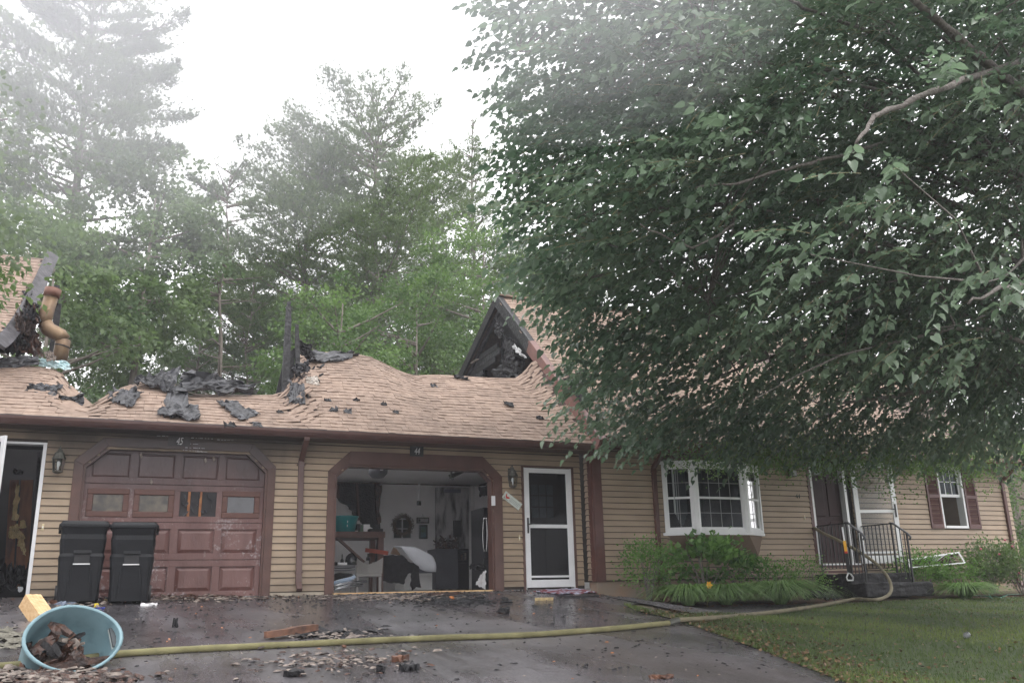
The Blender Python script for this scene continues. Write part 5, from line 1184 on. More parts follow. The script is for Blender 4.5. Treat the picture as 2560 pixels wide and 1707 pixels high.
# ------------------------------------------------------------------ wheelie bins
def bin_(px, label, yaw=0, dent=0):
    base = gat(px, 1497); cx, cy = at(px, 1497, 13.35).x, 13.35; zg = ground(cx, cy)
    t = thing('wheelie_bin', label, 'bin', (cx, cy, zg), 'black wheelie bins in front of garage 45'); t.rotation_euler = (0, 0, yaw)
    def o(name, mb, m, **k): 
        p = obj(name, mb, m, loc=(0, 0, 0), **k); p.parent = t; return p
    H, wb, db, wt, dt = .97, .23, .24, .275, .34
    vs = []; prof = [(0, wb, db), (.50, wb + .035, db + .05), (.56, wb + .043, db + .06), (.60, wb + .028, db + .045), (.78, wb + .045, db + .08), (.84, wt - .01, dt - .03), (H - .03, wt, dt)]
    mb = MB(); r = 4
    def ring(w, d_):
        out = []
        for sx, sy, a0 in ((1, 1, 0), (-1, 1, 90), (-1, -1, 180), (1, -1, 270)):
            for k in range(r): a = math.radians(a0 + 90 * k / (r - 1)); out.append((sx * (w - .06) + .06 * math.cos(a), sy * (d_ - .06) + .06 * math.sin(a)))
        return out
    n = 4 * r
    for z, w, d_ in prof: mb.v += [(x, y, z + .02) for x, y in ring(w, d_)]
    mb.f = [(i * n + k, i * n + (k + 1) % n, (i + 1) * n + (k + 1) % n, (i + 1) * n + k) for i in range(len(prof) - 1) for k in range(n)] + [tuple(range(n - 1, -1, -1)), tuple((len(prof) - 1) * n + k for k in range(n))]
    o('body', mb, binm, smooth=False, bevel=.004)
    rim = MB(); rim.v = [(x, y, H - .02) for x, y in ring(wt + .03, dt + .03)] + [(x, y, H + .02) for x, y in ring(wt + .03, dt + .03)]; rim.f = [(k, (k + 1) % n, (k + 1) % n + n, k + n) for k in range(n)] + [tuple(range(n - 1, -1, -1)), tuple(range(n, 2 * n))]
    o('rim', rim, binm, bevel=.008)
    lid = MB(); lid.v = [(x, y, H + .022) for x, y in ring(wt + .02, dt + .02)] + [(x * .9, y * .9, H + .06) for x, y in ring(wt + .02, dt + .02)] + [(x * .7, y * .7, H + .05) for x, y in ring(wt + .02, dt + .02)]
    lid.f = [(i * n + k, i * n + (k + 1) % n, (i + 1) * n + (k + 1) % n, (i + 1) * n + k) for i in range(2) for k in range(n)] + [tuple(2 * n + k for k in range(n))]
    o('lid', lid, binm, bevel=.004)
    # recessed grab panel with bright bar, raised ribs
    yf = -db - .045
    o('front_panel', MB().add([(-.105, -db - .004, .10), (.105, -db - .004, .10), (.105, -db - .05, .48), (-.105, -db - .05, .48), (-.105, -db + .03, .10), (.105, -db + .03, .10), (.105, -db + .0, .48), (-.105, -db + .0, .48)], [(0,1,2,3),(0,4,5,1),(1,5,6,2),(2,6,7,3),(3,7,4,0)]), binm, bevel=.006)
    for s in (-1, 1): o('rib', MB().add([(s * .13, -db - .002, .06), (s * .16, -db - .002, .06), (s * .13, -db - .045, .44), (s * .10, -db - .045, .44), (s * .13, -db - .014, .06), (s * .15, -db - .014, .06), (s * .125, -db - .06, .44), (s * .105, -db - .06, .44)], [(4,5,6,7),(0,4,7,3),(1,2,6,5),(3,7,6,2)]), binm)
    o('grab_pocket', MB().box(-.09, .09, -db - .062, -db - .02, .485, .60), mat('pocket_black', (.008, .008, .009), .5, .1, 9))
    o('pocket_hood', MB().add([(-.105, -db - .09, .62), (.105, -db - .09, .62), (.105, -db - .055, .66), (-.105, -db - .055, .66), (-.105, -db - .03, .62), (.105, -db - .03, .62)], [(0, 1, 2, 3), (0, 4, 5, 1), (0, 3, 4), (1, 5, 2)]), binm)
    o('grab_bar', MB().tube([(-.10, -db - .075, .482), (.10, -db - .075, .482)], .009, 8), mat('grab_bar_steel', (.75, .75, .75), .25, .02, 5), smooth=True)
    for s in (-1, 1):
        o('handle_block', MB().box(s * .10, s * .30, dt - .02, dt + .09, H - .06, H + .01), binm, bevel=.01)
        w = MB().lathe((0, 0, 0), [(0, -.03), (.11, -.03), (.12, 0), (.11, .03), (0, .03)], 18, mat=Matrix.Translation((s * (wb + .005), db + .02, .12)) @ Matrix.Rotation(math.pi / 2, 4, 'Y')); o('wheel', w, black_iron, smooth=False)
    lt = MB()
    for k in range(9): x, y = random.uniform(-.22, .15), random.uniform(-.25, .1); lt.obox((x, y, H + .06), (random.uniform(.01, .03), 0, 0), (0, random.uniform(.01, .03), 0), (0, 0, .004))
    o('soot_flakes', lt, felt, kind='stuff')
    return t
bin_(192, 'left one of two black wheelie bins, nearer the white door frame, ash on its lid', .06)
bin_(322, 'right one of two black wheelie bins, in the middle of garage door 45', -.05)

# ------------------------------------------------------------------ foliage machinery (numpy)
def fast_mesh(name, V, F, m, tint=None):
    me = bpy.data.meshes.new(name); V = np.asarray(V, np.float32); F = np.asarray(F, np.int32); k = F.shape[1]
    me.vertices.add(len(V)); me.vertices.foreach_set('co', V.ravel())
    me.loops.add(F.size); me.loops.foreach_set('vertex_index', F.ravel())
    me.polygons.add(len(F)); me.polygons.foreach_set('loop_start', np.arange(0, F.size, k, dtype=np.int32)); me.polygons.foreach_set('loop_total', np.full(len(F), k, np.int32))
    me.materials.append(m)
    if tint is not None:
        a = me.attributes.new('tint', 'FLOAT', 'POINT'); a.data.foreach_set('value', np.asarray(tint, np.float32))
    me.update(calc_edges=True); return me
def nrm(a): return a / np.maximum(1e-9, np.linalg.norm(a, axis=-1, keepdims=True))
def leaves(P, Dv, Nv, size, T, TF, tint, width=1.0):
    """stamp a leaf template (x across, y along, z normal) at every P"""
    Dv = nrm(Dv); X = nrm(np.cross(Dv, Nv)); N = np.cross(X, Dv); n = len(P); k = len(T); size = np.asarray(size)[:, None, None]
    V = P[:, None, :] + size * (T[None, :, 0:1] * width * X[:, None, :] + T[None, :, 1:2] * Dv[:, None, :] + T[None, :, 2:3] * N[:, None, :])
    F = (np.arange(n) * k)[:, None, None] + np.asarray(TF)[None]
    return V.reshape(-1, 3), F.reshape(-1, len(TF[0])), np.repeat(tint, k)
HEART = np.array([(0, 0, 0), (.26, -.05, .10), (.41, .26, .17), (.27, .68, .08), (0, 1.15, -.16), (-.27, .68, .08), (-.41, .26, .17), (-.26, -.05, .10), (0, .5, -.02)], float)
HEART_F = [(0, 1, 2, 8), (8, 2, 3, 4), (0, 8, 6, 7), (8, 4, 5, 6)]
DIAM = np.array([(0, 0, 0), (.34, .42, .08), (0, 1, -.05), (-.34, .42, .08)], float); DIAM_F = [(0, 1, 2, 3)]
NEED = np.array([(-.06, 0, 0), (.06, 0, 0), (0, 1, 0)], float); NEED_F = [(0, 1, 2)]
def noise3(P, sc, seed=0.0): return np.array([noise.noise(V3((p[0] * sc + seed, p[1] * sc, p[2] * sc - seed))) for p in P])
def px_of(P):
    P = np.asarray(P); z = P @ np.array(CW); return 1280 + 2225 * (P @ np.array(CR)) / z, 853.5 - 2225 * (P @ np.array(CU)) / z, z

# ------------------------------------------------------------------ the big linden whose boughs hang in front of the house
TB = V3((13.2, 7.4, ground(13.2, 7.4)))
lin = thing('linden_tree', 'big linden tree whose leafy boughs hang in front of the right half of the house', 'tree', TB)
tr = MB(); tr.tube([TB, TB + V3((.02, 0, 1.2)), TB + V3((-.1, .05, 3)), TB + V3((-.25, .1, 5.2)), TB + V3((-.3, .1, 8)), TB + V3((-.4, .1, 11))], [.36, .28, .25, .21, .14, .06], 12)
obj('trunk', tr, bark_l, parent=lin, smooth=True)
rng = np.random.default_rng(21)
limbs = []; lm = MB()
targets = []
for k in range(30):
    az = rng.uniform(math.radians(120), math.radians(240)); r = rng.uniform(6.0, 9.6); zt_ = rng.uniform(1.9, 8.2)
    targets.append((TB.x + r * math.cos(az), 8.6 + .5 * r * math.sin(az), zt_))
# visible named boughs: rising one at upper right, thick one at the top
targets += [tuple(at(1330, 560, 9.2)), tuple(at(1400, 860, 10.5)), tuple(at(1650, 240, 8.0)), tuple(at(1300, 130, 8.4)), tuple(at(1600, 1000, 11.3)), tuple(at(2050, 1010, 11.2)), tuple(at(1800, 560, 8.0))]
for tx_, ty_, tz_ in targets:
    e_ = V3((tx_, ty_, tz_)); z0_ = float(np.clip(tz_ * .55 + .8 + rng.uniform(-.6, .6), 1.0, 8)); s_ = V3((TB.x - .15, TB.y + .05, z0_)); L = (e_ - s_).length
    pts = []
    for q in np.linspace(0, 1, 12):
        p = s_.lerp(e_, q); p.z += L * .13 * math.sin(q * math.pi) ; p += V3((noise.noise(V3((tx_ + q * 3, 1, 0))), noise.noise(V3((ty_ + q * 3, 2, 0))), noise.noise(V3((tz_ + q * 3, 3, 0))))) * .35 * math.sin(q * math.pi)
        pts.append(p)
    r0 = .018 + .0042 * L * rng.uniform(.6, 1.5)
    lm.tube(pts, [r0 * (1 - .88 * q) for q in np.linspace(0, 1, 12)], 6, cap=False); limbs.append(pts)
LP = np.array([tuple(p) for pts in limbs for p in pts[2:]]); LD = np.array([tuple((pts[min(i + 1, 11)] - pts[i - 1]).normalized()) for pts in limbs for i in range(2, 12)])
# twig bases scattered through the crown, gathered into boughs with gaps between
cand = []
N0 = 130000
az = rng.uniform(0, 1, (N0, 3))
X_ = 2.9 + az[:, 0] * 11.5; Y_ = 4.3 + az[:, 1] * 8.3; Z_ = 1.1 + az[:, 2] * 8.4
P = np.stack([X_, Y_, Z_], 1)
u, v, dpt = px_of(P)
# crown envelope: distance from trunk axis limited, underside rising toward the camera
rr = np.hypot((P[:, 0] - 12) / 8.9, (P[:, 1] - 8.4) / 4.5)
top = 9.6 - 2.2 * rr ** 2
under = 1.55 + .55 * np.clip(9.5 - P[:, 1], 0, 5) + .5 * noise3(P, .5, 4) + .25 * np.clip(7.5 - P[:, 0], 0, 4)*0
ok = (rr < 1 + .10 * noise3(P, .6, 1)) & (P[:, 2] < top) & (P[:, 2] > under) & (dpt > 4.2)
ok &= (u > 1312 + 70 * noise3(P, .8, 2) + np.clip(v - 560, 0, 300) * .55 - np.clip(v - 900, 0, 200) * .5 + np.clip(120 - v, 0, 200) * -.25) & (u < 2850) & (v < 1015 + np.clip(u - 1250, 0, 450) * .19 + 45 * noise3(P, 1.2, 6)) & (v > -420)
P = P[ok]; u, v, dpt = px_of(P)
PQ = P * [.55, .55, 1.7] + np.stack([0 * P[:, 0], 0 * P[:, 0], -.55 * P[:, 0]], 1); cl = noise3(PQ, .75, 11) + .5 * noise3(PQ, 1.6, 12)   # tiers sloping down to the left
thin = np.clip((1800 - u) / 450, 0, 1) * np.clip((v - 620) / 220, 0, 1)           # lower left of the crown is open
keep = cl > (-.32 + .50 * thin + rng.uniform(-.12, .12, len(P)))
P = P[keep]; rng.shuffle(P)
print('twigs', len(P)); P = P[:15000]
SZM = np.ones(len(P)); TBO = np.full(len(P), -1.)
near = []
for (x_, y_, Y_n) in ((1800, 70, 5.6), (2470, 245, 4.6), (2180, 470, 4.9), (1820, 400, 5.8), (2060, 640, 5.3), (2520, 690, 4.7), (1480, 470, 7.0), (2440, 60, 5.0), (1500, 120, 6.6), (2350, 870, 6.0), (1900, 820, 7.2), (2130, 760, 6.0), (1650, 620, 7.2), (1420, 690, 8.2), (2300, 560, 5.2)):
    c_n = np.array(at(x_, y_, Y_n))
    for _ in range(13): near.append(c_n + rng.normal(0, 1, 3) * [.36, .2, .10])
near = np.array(near); P = np.concatenate([P, near]); SZM = np.concatenate([SZM, np.full(len(near), 1.05)]); TBO = np.concatenate([TBO, rng.uniform(.55, 1.0, len(near))])
NT = len(P)
# nearest limb point gives a branch to hang from
wind = np.array([-.78, -.12, -.30])
outw = P - np.array([12, 8.0, 5.0]); outw = nrm(outw)
Dt = nrm(.45 * outw + wind + rng.normal(0, .30, (NT, 3))); Lt = rng.uniform(.35, .75, NT)
br_ = MB(); idx = rng.permutation(NT)[:620]
for i in idx:
    j = int(np.argmin(((LP - P[i]) ** 2).sum(1) + .0)); a = V3(LP[j]); b = V3(P[i]); 
    if (a - b).length > 3.2 or abs(a.z - b.z) > .9: continue
    mid = a.lerp(b, .5) + V3((0, 0, .12)) + V3(rng.normal(0, .07, 3)); lm.tube([a, mid, b], [.014, .009, .005], 4, cap=False)
obj('limb', lm, bark_l, parent=lin, smooth=True, kind='stuff')
for pts_, r0_ in (([TB + V3((-.1, 0, 3.0)), at(2640, 300, 6.0), at(2460, 150, 5.2), at(2340, 50, 5.0), at(2230, -50, 4.9)], .075),
                  ([TB + V3((-.1, 0, 3.4)), at(2600, 135, 5.8), at(2400, 205, 4.7), at(2290, 250, 4.6), at(2185, 290, 4.6), at(2140, 360, 4.6)], .042),
                  ([TB + V3((0, 0, 1.7)), at(2560, 955, 9.4), at(2270, 985, 9.2), at(2090, 1010, 9.3)], .05),
                  ([TB + V3((0, 0, 2.6)), at(2560, 715, 5.2), at(2500, 718, 5.0), at(2420, 760, 5.0)], .035),
                  ([TB + V3((0, 0, 4.4)), at(2200, 90, 7.4), at(2010, 20, 6.2), at(1930, -30, 6.0)], .035),
                  ([TB + V3((0, 0, 3.2)), at(2300, 330, 7.4), at(2060, 400, 6.2), at(1860, 455, 6.2), at(1740, 470, 6.3)], .028),
                  ([TB + V3((0, 0, 3.0)), at(2300, 640, 8.6), at(1900, 520, 6.8), at(1730, 620, 6.6), at(1600, 560, 6.6)], .022)):
    P5 = [V3(p) for p in pts_]; cur = []
    for a_, b_ in zip(P5, P5[1:]):
        for q in range(6): f = q / 6; cur.append(a_.lerp(b_, f) + V3((noise.noise(a_ * 2 + V3((f * 4, 0, 0))), 0, noise.noise(a_ * 3 + V3((0, f * 4, 0))))) * .035)
    cur.append(P5[-1]); n5 = len(cur); obj('bough', MB().tube(cur, [r0_ * (1 - .7 * k / n5) * (1 + .12 * math.sin(k * 2.1)) for k in range(n5)], 8), bark_l, parent=lin, smooth=True)
tw = MB()
LPos, LDir, LNor, LSz, LTi = [], [], [], [], []
droop = rng.uniform(.05, .30, NT); TN = noise3(P * [.6, .6, 1.6], .9, 31)
for i in range(NT):
    n = int(Lt[i] / .058); p0 = P[i]; d = Dt[i]; side = nrm(np.cross(d, [0, 0, 1.])); pts = []
    tb = np.clip(.38 + TN[i] * 1.1 + rng.uniform(-.22, .22), 0, .9) if TBO[i] < 0 else TBO[i]
    for k in range(n):
        q = (k + 1) / n; pos = p0 + d * Lt[i] * q + np.array([0, 0, -droop[i] * q * q * Lt[i]]); sg = 1 if k % 2 else -1
        pts.append(tuple(pos))
        ld = d * .75 + side * sg * .62 + np.array([0, 0, -.35]) + rng.normal(0, .22, 3); ln_ = np.array([0, 0, 1.]) + .55 * rng.normal(0, 1, 3) * .7 + side * sg * .2
        ld = nrm(ld); LPos.append(pos + ld * .025); LDir.append(ld); LNor.append(ln_); LSz.append(rng.uniform(.060, .104) * SZM[i] * (1 - .25 * (k == 0))); LTi.append(tb ** 1.5 * .85 + rng.uniform(0, .16))
    if i % 3 == 0 and len(pts) > 2: tw.tube([tuple(p0)] + pts[1::3], .0032, 3, cap=False)
obj('twig', tw, twig_m, parent=lin, kind='stuff')
LPos = np.array(LPos); LDir = np.array(LDir); LNor = np.array(LNor); LSz = np.array(LSz); LTi = np.array(LTi)
u, v, z = px_of(LPos); infr = (u > 20) & (u < 2540) & (v > 20) & (v < 1690) & (z > 0)
score = np.where(infr, LSz / np.maximum(z, .5), 0); order = np.argsort(-score)
big = order[:298]; restl = order[298:]
off = np.array(TB)
leaf_me = [fast_mesh('leaf', HEART, HEART_F, linden_m, np.full(9, t)) for t in (.1, .3, .5, .7)]
for i in big:
    d = nrm(LDir[i]); x = nrm(np.cross(d, LNor[i])); n_v = np.cross(x, d); s = LSz[i]
    M4 = Matrix(((x[0]*s, d[0]*s, n_v[0]*s, LPos[i][0]), (x[1]*s, d[1]*s, n_v[1]*s, LPos[i][1]), (x[2]*s, d[2]*s, n_v[2]*s, LPos[i][2]), (0, 0, 0, 1)))
    inst('leaf', leaf_me[int(min(3, LTi[i] * 4.5))], M4, lin)
Vv, Ff, Tt = leaves(LPos[restl] - off, LDir[restl], LNor[restl], LSz[restl], HEART, HEART_F, LTi[restl])
o = bpy.data.objects.new('foliage', fast_mesh('foliage', Vv, Ff, linden_m, Tt)); COL.objects.link(o); o.parent = lin; tag(o, kind='stuff')
# narrow pale bracts and one dry sprig
NB = 110; ii = rng.permutation(len(LPos))[:NB]
Vv, Ff, Tt = leaves(LPos[ii] - off + [0, 0, -.04], np.tile([[-.3, -.1, -1.]], (NB, 1)) + rng.normal(0, .3, (NB, 3)), rng.normal(0, 1, (NB, 3)), np.full(NB, .075), DIAM * [.5, 1, 1], DIAM_F, np.full(NB, .9))
o = bpy.data.objects.new('bract', fast_mesh('bract', Vv, Ff, young_m, Tt)); COL.objects.link(o); o.parent = lin; tag(o, kind='stuff')

# ------------------------------------------------------------------ background trees
def broadleaf(H, R_, zc, m, n, seed, lsz=.13, trunk_r=.16, label=None, loc=(0, 0, 0), group=None, flat=1.0, bark_m=bark, clump=.8, name='broadleaf_tree', spread=1.0):
    r = np.random.default_rng(seed); t = thing(name, label, 'tree', loc, group)
    tm = MB(); lean = V3((r.uniform(-.4, .4), r.uniform(-.3, .3), 0))
    pts = [V3((0, 0, -.4)), V3((0, 0, H * .25)) + lean * .3, V3((0, 0, H * .55)) + lean * .7, V3((0, 0, H * .92)) + lean]
    tm.tube(pts, [trunk_r, trunk_r * .75, trunk_r * .5, .02], 8)
    for k in range(16):
        z = r.uniform(max(.18 * H, zc - R_ * flat * 1.0), H * .85); a = r.uniform(0, 6.28); L = R_ * r.uniform(.5, .9) * math.sqrt(max(.15, 1 - ((z - zc) / (R_ * flat * 1.25)) ** 2)) * spread; b0 = V3((0, 0, z)) + lean * (z / H)
        tm.tube([b0, b0 + V3((math.cos(a) * L * .5, math.sin(a) * L * .5, L * .18)), b0 + V3((math.cos(a) * L, math.sin(a) * L, L * .42))], [.05, .03, .01], 5, cap=False)
    obj('trunk', MB_shift(tm, loc), bark_m, parent=t, smooth=True)
    # clumps on an uneven ellipsoid
    nc = int(n / 90); th = r.uniform(0, 6.28, nc); cz = r.uniform(-1, 1, nc); rad = r.uniform(.45, 1.0, nc) ** .6
    C0 = np.stack([np.cos(th) * np.sqrt(1 - cz ** 2), np.sin(th) * np.sqrt(1 - cz ** 2), cz], 1) * rad[:, None]
    C0 = C0 * [R_ * spread, R_ * spread, R_ * flat]; C0[:, 2] += zc; C0 *= 1 + .16 * noise3(C0, .35, seed)[:, None]
    C0[:, 2] = np.clip(C0[:, 2], .15 * H, H)
    tt = r.uniform(0, .6, nc); k = 90; cr = r.uniform(.35, .85, nc) * clump
    off_ = r.normal(0, 1, (nc, k, 3)) * np.array([.55, .55, .32]) * cr[:, None, None]
    Pn = (C0[:, None] + off_).reshape(-1, 3); out = nrm(Pn - [0, 0, zc]); Dn = nrm(out * .7 + r.normal(0, .6, Pn.shape) + [0, 0, -.15]); Nn = np.array([0, 0, 1.]) + r.normal(0, .7, Pn.shape)
    ti = np.repeat(tt, k) + r.uniform(0, .2, len(Pn)) + .12 * np.clip(off_[..., 2].reshape(-1) / .5, -1, 1)
    V_, F_, T_ = leaves(Pn, Dn, Nn, r.uniform(.7, 1.25, len(Pn)) * lsz, DIAM, DIAM_F, ti)
    o = bpy.data.objects.new('crown', fast_mesh('crown', V_, F_, m, T_)); COL.objects.link(o); o.parent = t; tag(o, kind='stuff'); return t
def MB_shift(mb, loc): mb.v = [(x + loc[0], y + loc[1], z + loc[2]) for x, y, z in mb.v]; return mb
def pine(H, R_, base, seed, n_tuft=7000, label=None, loc=(0, 0, 0), group=None, trunk_r=.22, needle=.19, sparse=0.0, topw=.35, name='pine_tree', rag=1.0, dead=10, shape=None):
    r = np.random.default_rng(seed); t = thing(name, label, 'tree', loc, group); tm = MB()
    bend = [V3((r.uniform(-.15, .15), r.uniform(-.15, .15), 0)) for _ in range(9)]
    tp = [V3((0, 0, -.5))] + [V3((0, 0, H * q)) + bend[i] * (H / 15) for i, q in enumerate(np.linspace(.1, 1, 9))]
    tm.tube(tp, [trunk_r * (1 - .93 * q) for q in np.linspace(0, 1, 10)], 9)
    def axis(z): q = np.clip(z / H, .1, 1); return np.array([np.interp(z, [p.z for p in tp], [p.x for p in tp]), np.interp(z, [p.z for p in tp], [p.y for p in tp]), z])
    PP, DD, TT = [], [], []
    z = base * H; br = []
    while z < H * .985:
        q = (z - base * H) / (H * (1 - base)); prof = (math.sin(math.pi * min(1, q * .80 + .26)) ** .6 if shape is None else shape(q)) * (1 - q * .35) + topw * .12
        for k in range(r.integers(3, 6)):
            L = max(.3, R_ * prof * r.uniform(.5, 1.15) * rag); a = r.uniform(0, 6.28); up_ = r.uniform(.02, .28) + .55 * q
            br.append((z + r.uniform(-.2, .2), a, L, up_))
        z += r.uniform(.45, .8) * (1 - .4 * q)
    tot = sum(b[2] ** 1.6 for b in br)
    for (zb, a, L, up_) in br:
        A_ = axis(zb); d = np.array([math.cos(a), math.sin(a), up_]); pts = []
        for s in (0, .35, .7, 1): pts.append(V3(A_ + d * L * s + np.array([0, 0, -.10 * L * s * s * (1 - up_) + .1 * L * s ** 3])))
        tm.tube(pts, [.035 + .008 * L, .025, .015, .005], 4, cap=False)
        if r.random() < sparse: continue
        nt_ = int(n_tuft * L ** 1.6 / tot); s = r.uniform(.28, 1.03, nt_) ** .8; lat = r.normal(0, 1, nt_) * .17 * L * (.35 + np.sin(np.clip(s, 0, 1) * 3.1) * .75); 
        pv = A_ + d[None] * (L * s)[:, None]; pv[:, 2] += -.10 * L * s * s * (1 - up_) + .1 * L * s ** 3 + np.abs(r.normal(0, .10, nt_)) - .02 * L
        sd_ = np.array([-math.sin(a), math.cos(a), 0]); pv += sd_[None] * lat[:, None]
        tb = r.uniform(0, .35); PP.append(pv); DD.append(nrm(d[None] * .7 + sd_[None] * (lat / (.2 * L + .1))[:, None] * .8 + [0, 0, .45] + r.normal(0, .25, (nt_, 3)))); TT.append(np.full(nt_, tb) + r.uniform(0, .3, nt_))
    for k in range(dead):                      # bare dead branches below the crown
        zz = r.uniform(.12, max(.16, base)) * H; a = r.uniform(0, 6.28); L = r.uniform(.5, 1.8); A_ = V3(axis(zz)); d = V3((math.cos(a), math.sin(a), r.uniform(-.15, .35)))
        tm.tube([A_, A_ + d * L * .6, A_ + d * L + V3((0, 0, r.uniform(-.2, .2)))], [.03, .018, .006], 4, cap=False)
        for q in range(3): s0 = A_ + d * L * r.uniform(.3, .9); tm.tube([s0, s0 + V3(r.normal(0, .25, 3))], [.012, .004], 3, cap=False)
    obj('trunk', MB_shift(tm, loc), bark, parent=t, smooth=True)
    PP = np.concatenate(PP); DD = np.concatenate(DD); TT = np.concatenate(TT); kk = 7
    Pn = np.repeat(PP, kk, 0); Dn = nrm(np.repeat(DD, kk, 0) + r.normal(0, .45, Pn.shape)); Nn = r.normal(0, 1, Pn.shape)
    V_, F_, T_ = leaves(Pn, Dn, Nn, r.uniform(.7, 1.2, len(Pn)) * needle, NEED, NEED_F, np.repeat(TT, kk) + r.uniform(0, .15, len(Pn)), 1.4)
    o = bpy.data.objects.new('crown', fast_mesh('crown', V_, F_, pine_m, T_)); COL.objects.link(o); o.parent = t; tag(o, kind='stuff'); return t
def gp_(px, Y): p = at(px, 1400, Y); return (p.x, Y, ground(p.x, Y))
def hgt(px, py, Y): p = at(px, py, Y); return p.z - ground(p.x, Y)
GB = 'trees of the wood behind the house'
T1 = pine(hgt(940, 205, 34), 6.6, .36, 101, 30000, 'tallest pine in the middle of the wood, pointed top and pale upper trunk', gp_(915, 34), GB, dead=14, needle=.19)
T2 = pine(hgt(715, 285, 36), 6.4, .24, 102, 26000, 'broad soft pine left of the tallest one', gp_(735, 36), GB, needle=.19)
T3 = pine(hgt(90, -90, 30), 5.4, .38, 103, 30000, 'huge hazy pine filling the upper left corner with long right-hand boughs', gp_(75, 30), GB, trunk_r=.3, needle=.2, shape=lambda q: .9 - .25 * q)
T4 = pine(hgt(522, 405, 29), 1.9, .66, 104, 2300, 'thin scraggly pine with long bare trunk and sparse top', gp_(512, 29), GB, trunk_r=.13, needle=.16, sparse=.25, dead=22, shape=lambda q: .8)
T5 = pine(hgt(1195, 295, 40), 3.9, .3, 105, 11000, 'narrow yellow-green pine beside the linden boughs', gp_(1195, 40), GB, needle=.2)
def dupe(t, px, Y, sc, rot, label):
    c = copy_tree(t); c.location = gp_(px, Y); c.scale = (sc,) * 3; c.rotation_euler = (0, 0, rot); c['label'] = label; return c
dupe(T2, 600, 41, .82, 1.2, 'dark pine behind the scraggly bare-trunked one')
dupe(T5, 1075, 43, .84, 2.0, 'pine between the tallest pine and the narrow yellow-green one')
dupe(T1, 1400, 42, .85, 2.6, 'pine mostly hidden behind the linden boughs at the middle')
dupe(T2, 300, 44, .7, 3.9, 'far pine seen through the gap right of the oak')
dupe(T4, 588, 33, .78, 2.2, 'slim dead-branched pine right of the scraggly one')
dupe(T2, 850, 45, .78, .4, 'far pine filling the gap behind the two biggest pines')
dupe(T5, 985, 41, .95, 1.1, 'soft pine just right of the tallest pine')
dupe(T4, 462, 37, .9, 0.7, 'thin bare trunk left of the scraggly pine')
dupe(T4, 548, 40, 1.0, 3.1, 'dark bare trunk just right of the scraggly pine')
dupe(T4, 668, 43, 1.05, 5.2, 'bare-trunked pine behind the burned timbers')
dupe(T4, 1105, 40, 1.0, 1.4, 'bare-trunked pine left of the burned gable')
dupe(T4, 800, 40, .95, 4.1, 'bare-trunked pine between the two big pines')
B1 = broadleaf(hgt(250, 395, 27), 2.5, hgt(270, 640, 27), oak_m, 13000, 201, .16, .17, 'leafy oak under the hazy pine at the left', gp_(265, 27), GB, flat=1.75)
B2 = broadleaf(hgt(80, 560, 24), 2.9, hgt(80, 780, 24), oak_m, 11000, 202, .15, .12, 'oak sapling thicket behind the flue pipe', gp_(60, 25), GB, flat=1.1)
B3 = broadleaf(hgt(820, 700, 25), 2.2, hgt(820, 860, 25), under_m, 9000, 203, .12, .08, 'bright green young tree right behind the sagging roof', gp_(815, 25), GB, flat=.9)
B4 = broadleaf(hgt(1020, 640, 26), 2.8, hgt(1020, 830, 26), under_m, 11000, 204, .12, .09, 'bright green bushy tree left of the burned gable', gp_(1040, 27), GB, flat=.95)
B5 = broadleaf(hgt(1180, 560, 29), 3.0, hgt(1180, 780, 29), under_m, 11000, 205, .13, .1, 'leafy tree behind the burned gable peak', gp_(1195, 29), GB, flat=1.1)
def dupb(t, px, Y, sc, rot, label): return dupe(t, px, Y, sc, rot, label)
dupb(B4, 345, 34, .62, 1.0, 'low green tree right of the oak, behind the dip in the roof')
dupb(B3, 650, 33, .75, 2.0, 'low green tree behind the burned timbers')
dupb(B1, 700, 48, .8, 3.0, 'far dark tree low behind the middle pines')
dupb(B1, 1000, 50, .85, 4.0, 'far dark tree low behind the tallest pine')
dupb(B1, 480, 50, .75, 5.0, 'far dark tree low behind the scraggly pine')
dupb(B5, 2560, 24, 1.0, .5, 'green tree beyond the right end of the house')
dupb(B4, 2680, 21, .8, 2.5, 'low green tree just past the right end wall')
dupb(B1, 2450, 34, 1.05, 1.7, 'tall tree behind the roof at the right')
dupb(B5, 2100, 38, 1.1, 3.3, 'tall tree behind the roof ridge, screened by linden boughs')
dupb(B1, 1750, 38, 1.1, 4.6, 'wide tree behind the roof ridge left of centre of the linden')
broadleaf(4.2, 1.5, 2.3, under_m, 9000, 206, .09, .06, 'bright green young tree right behind the end downspout', gp_(2605, 17.5), GB, flat=1.2)
# maple bough reaching in at the left edge from a tree outside the picture
mt = broadleaf(7.4, 1.75, 4.7, young_m, 8000, 301, .08, .1, 'pale green maple whose boughs reach in at the left edge', (-2.65, 9.6, ground(-2.65, 9.6)), None, flat=1.25, name='maple_tree')
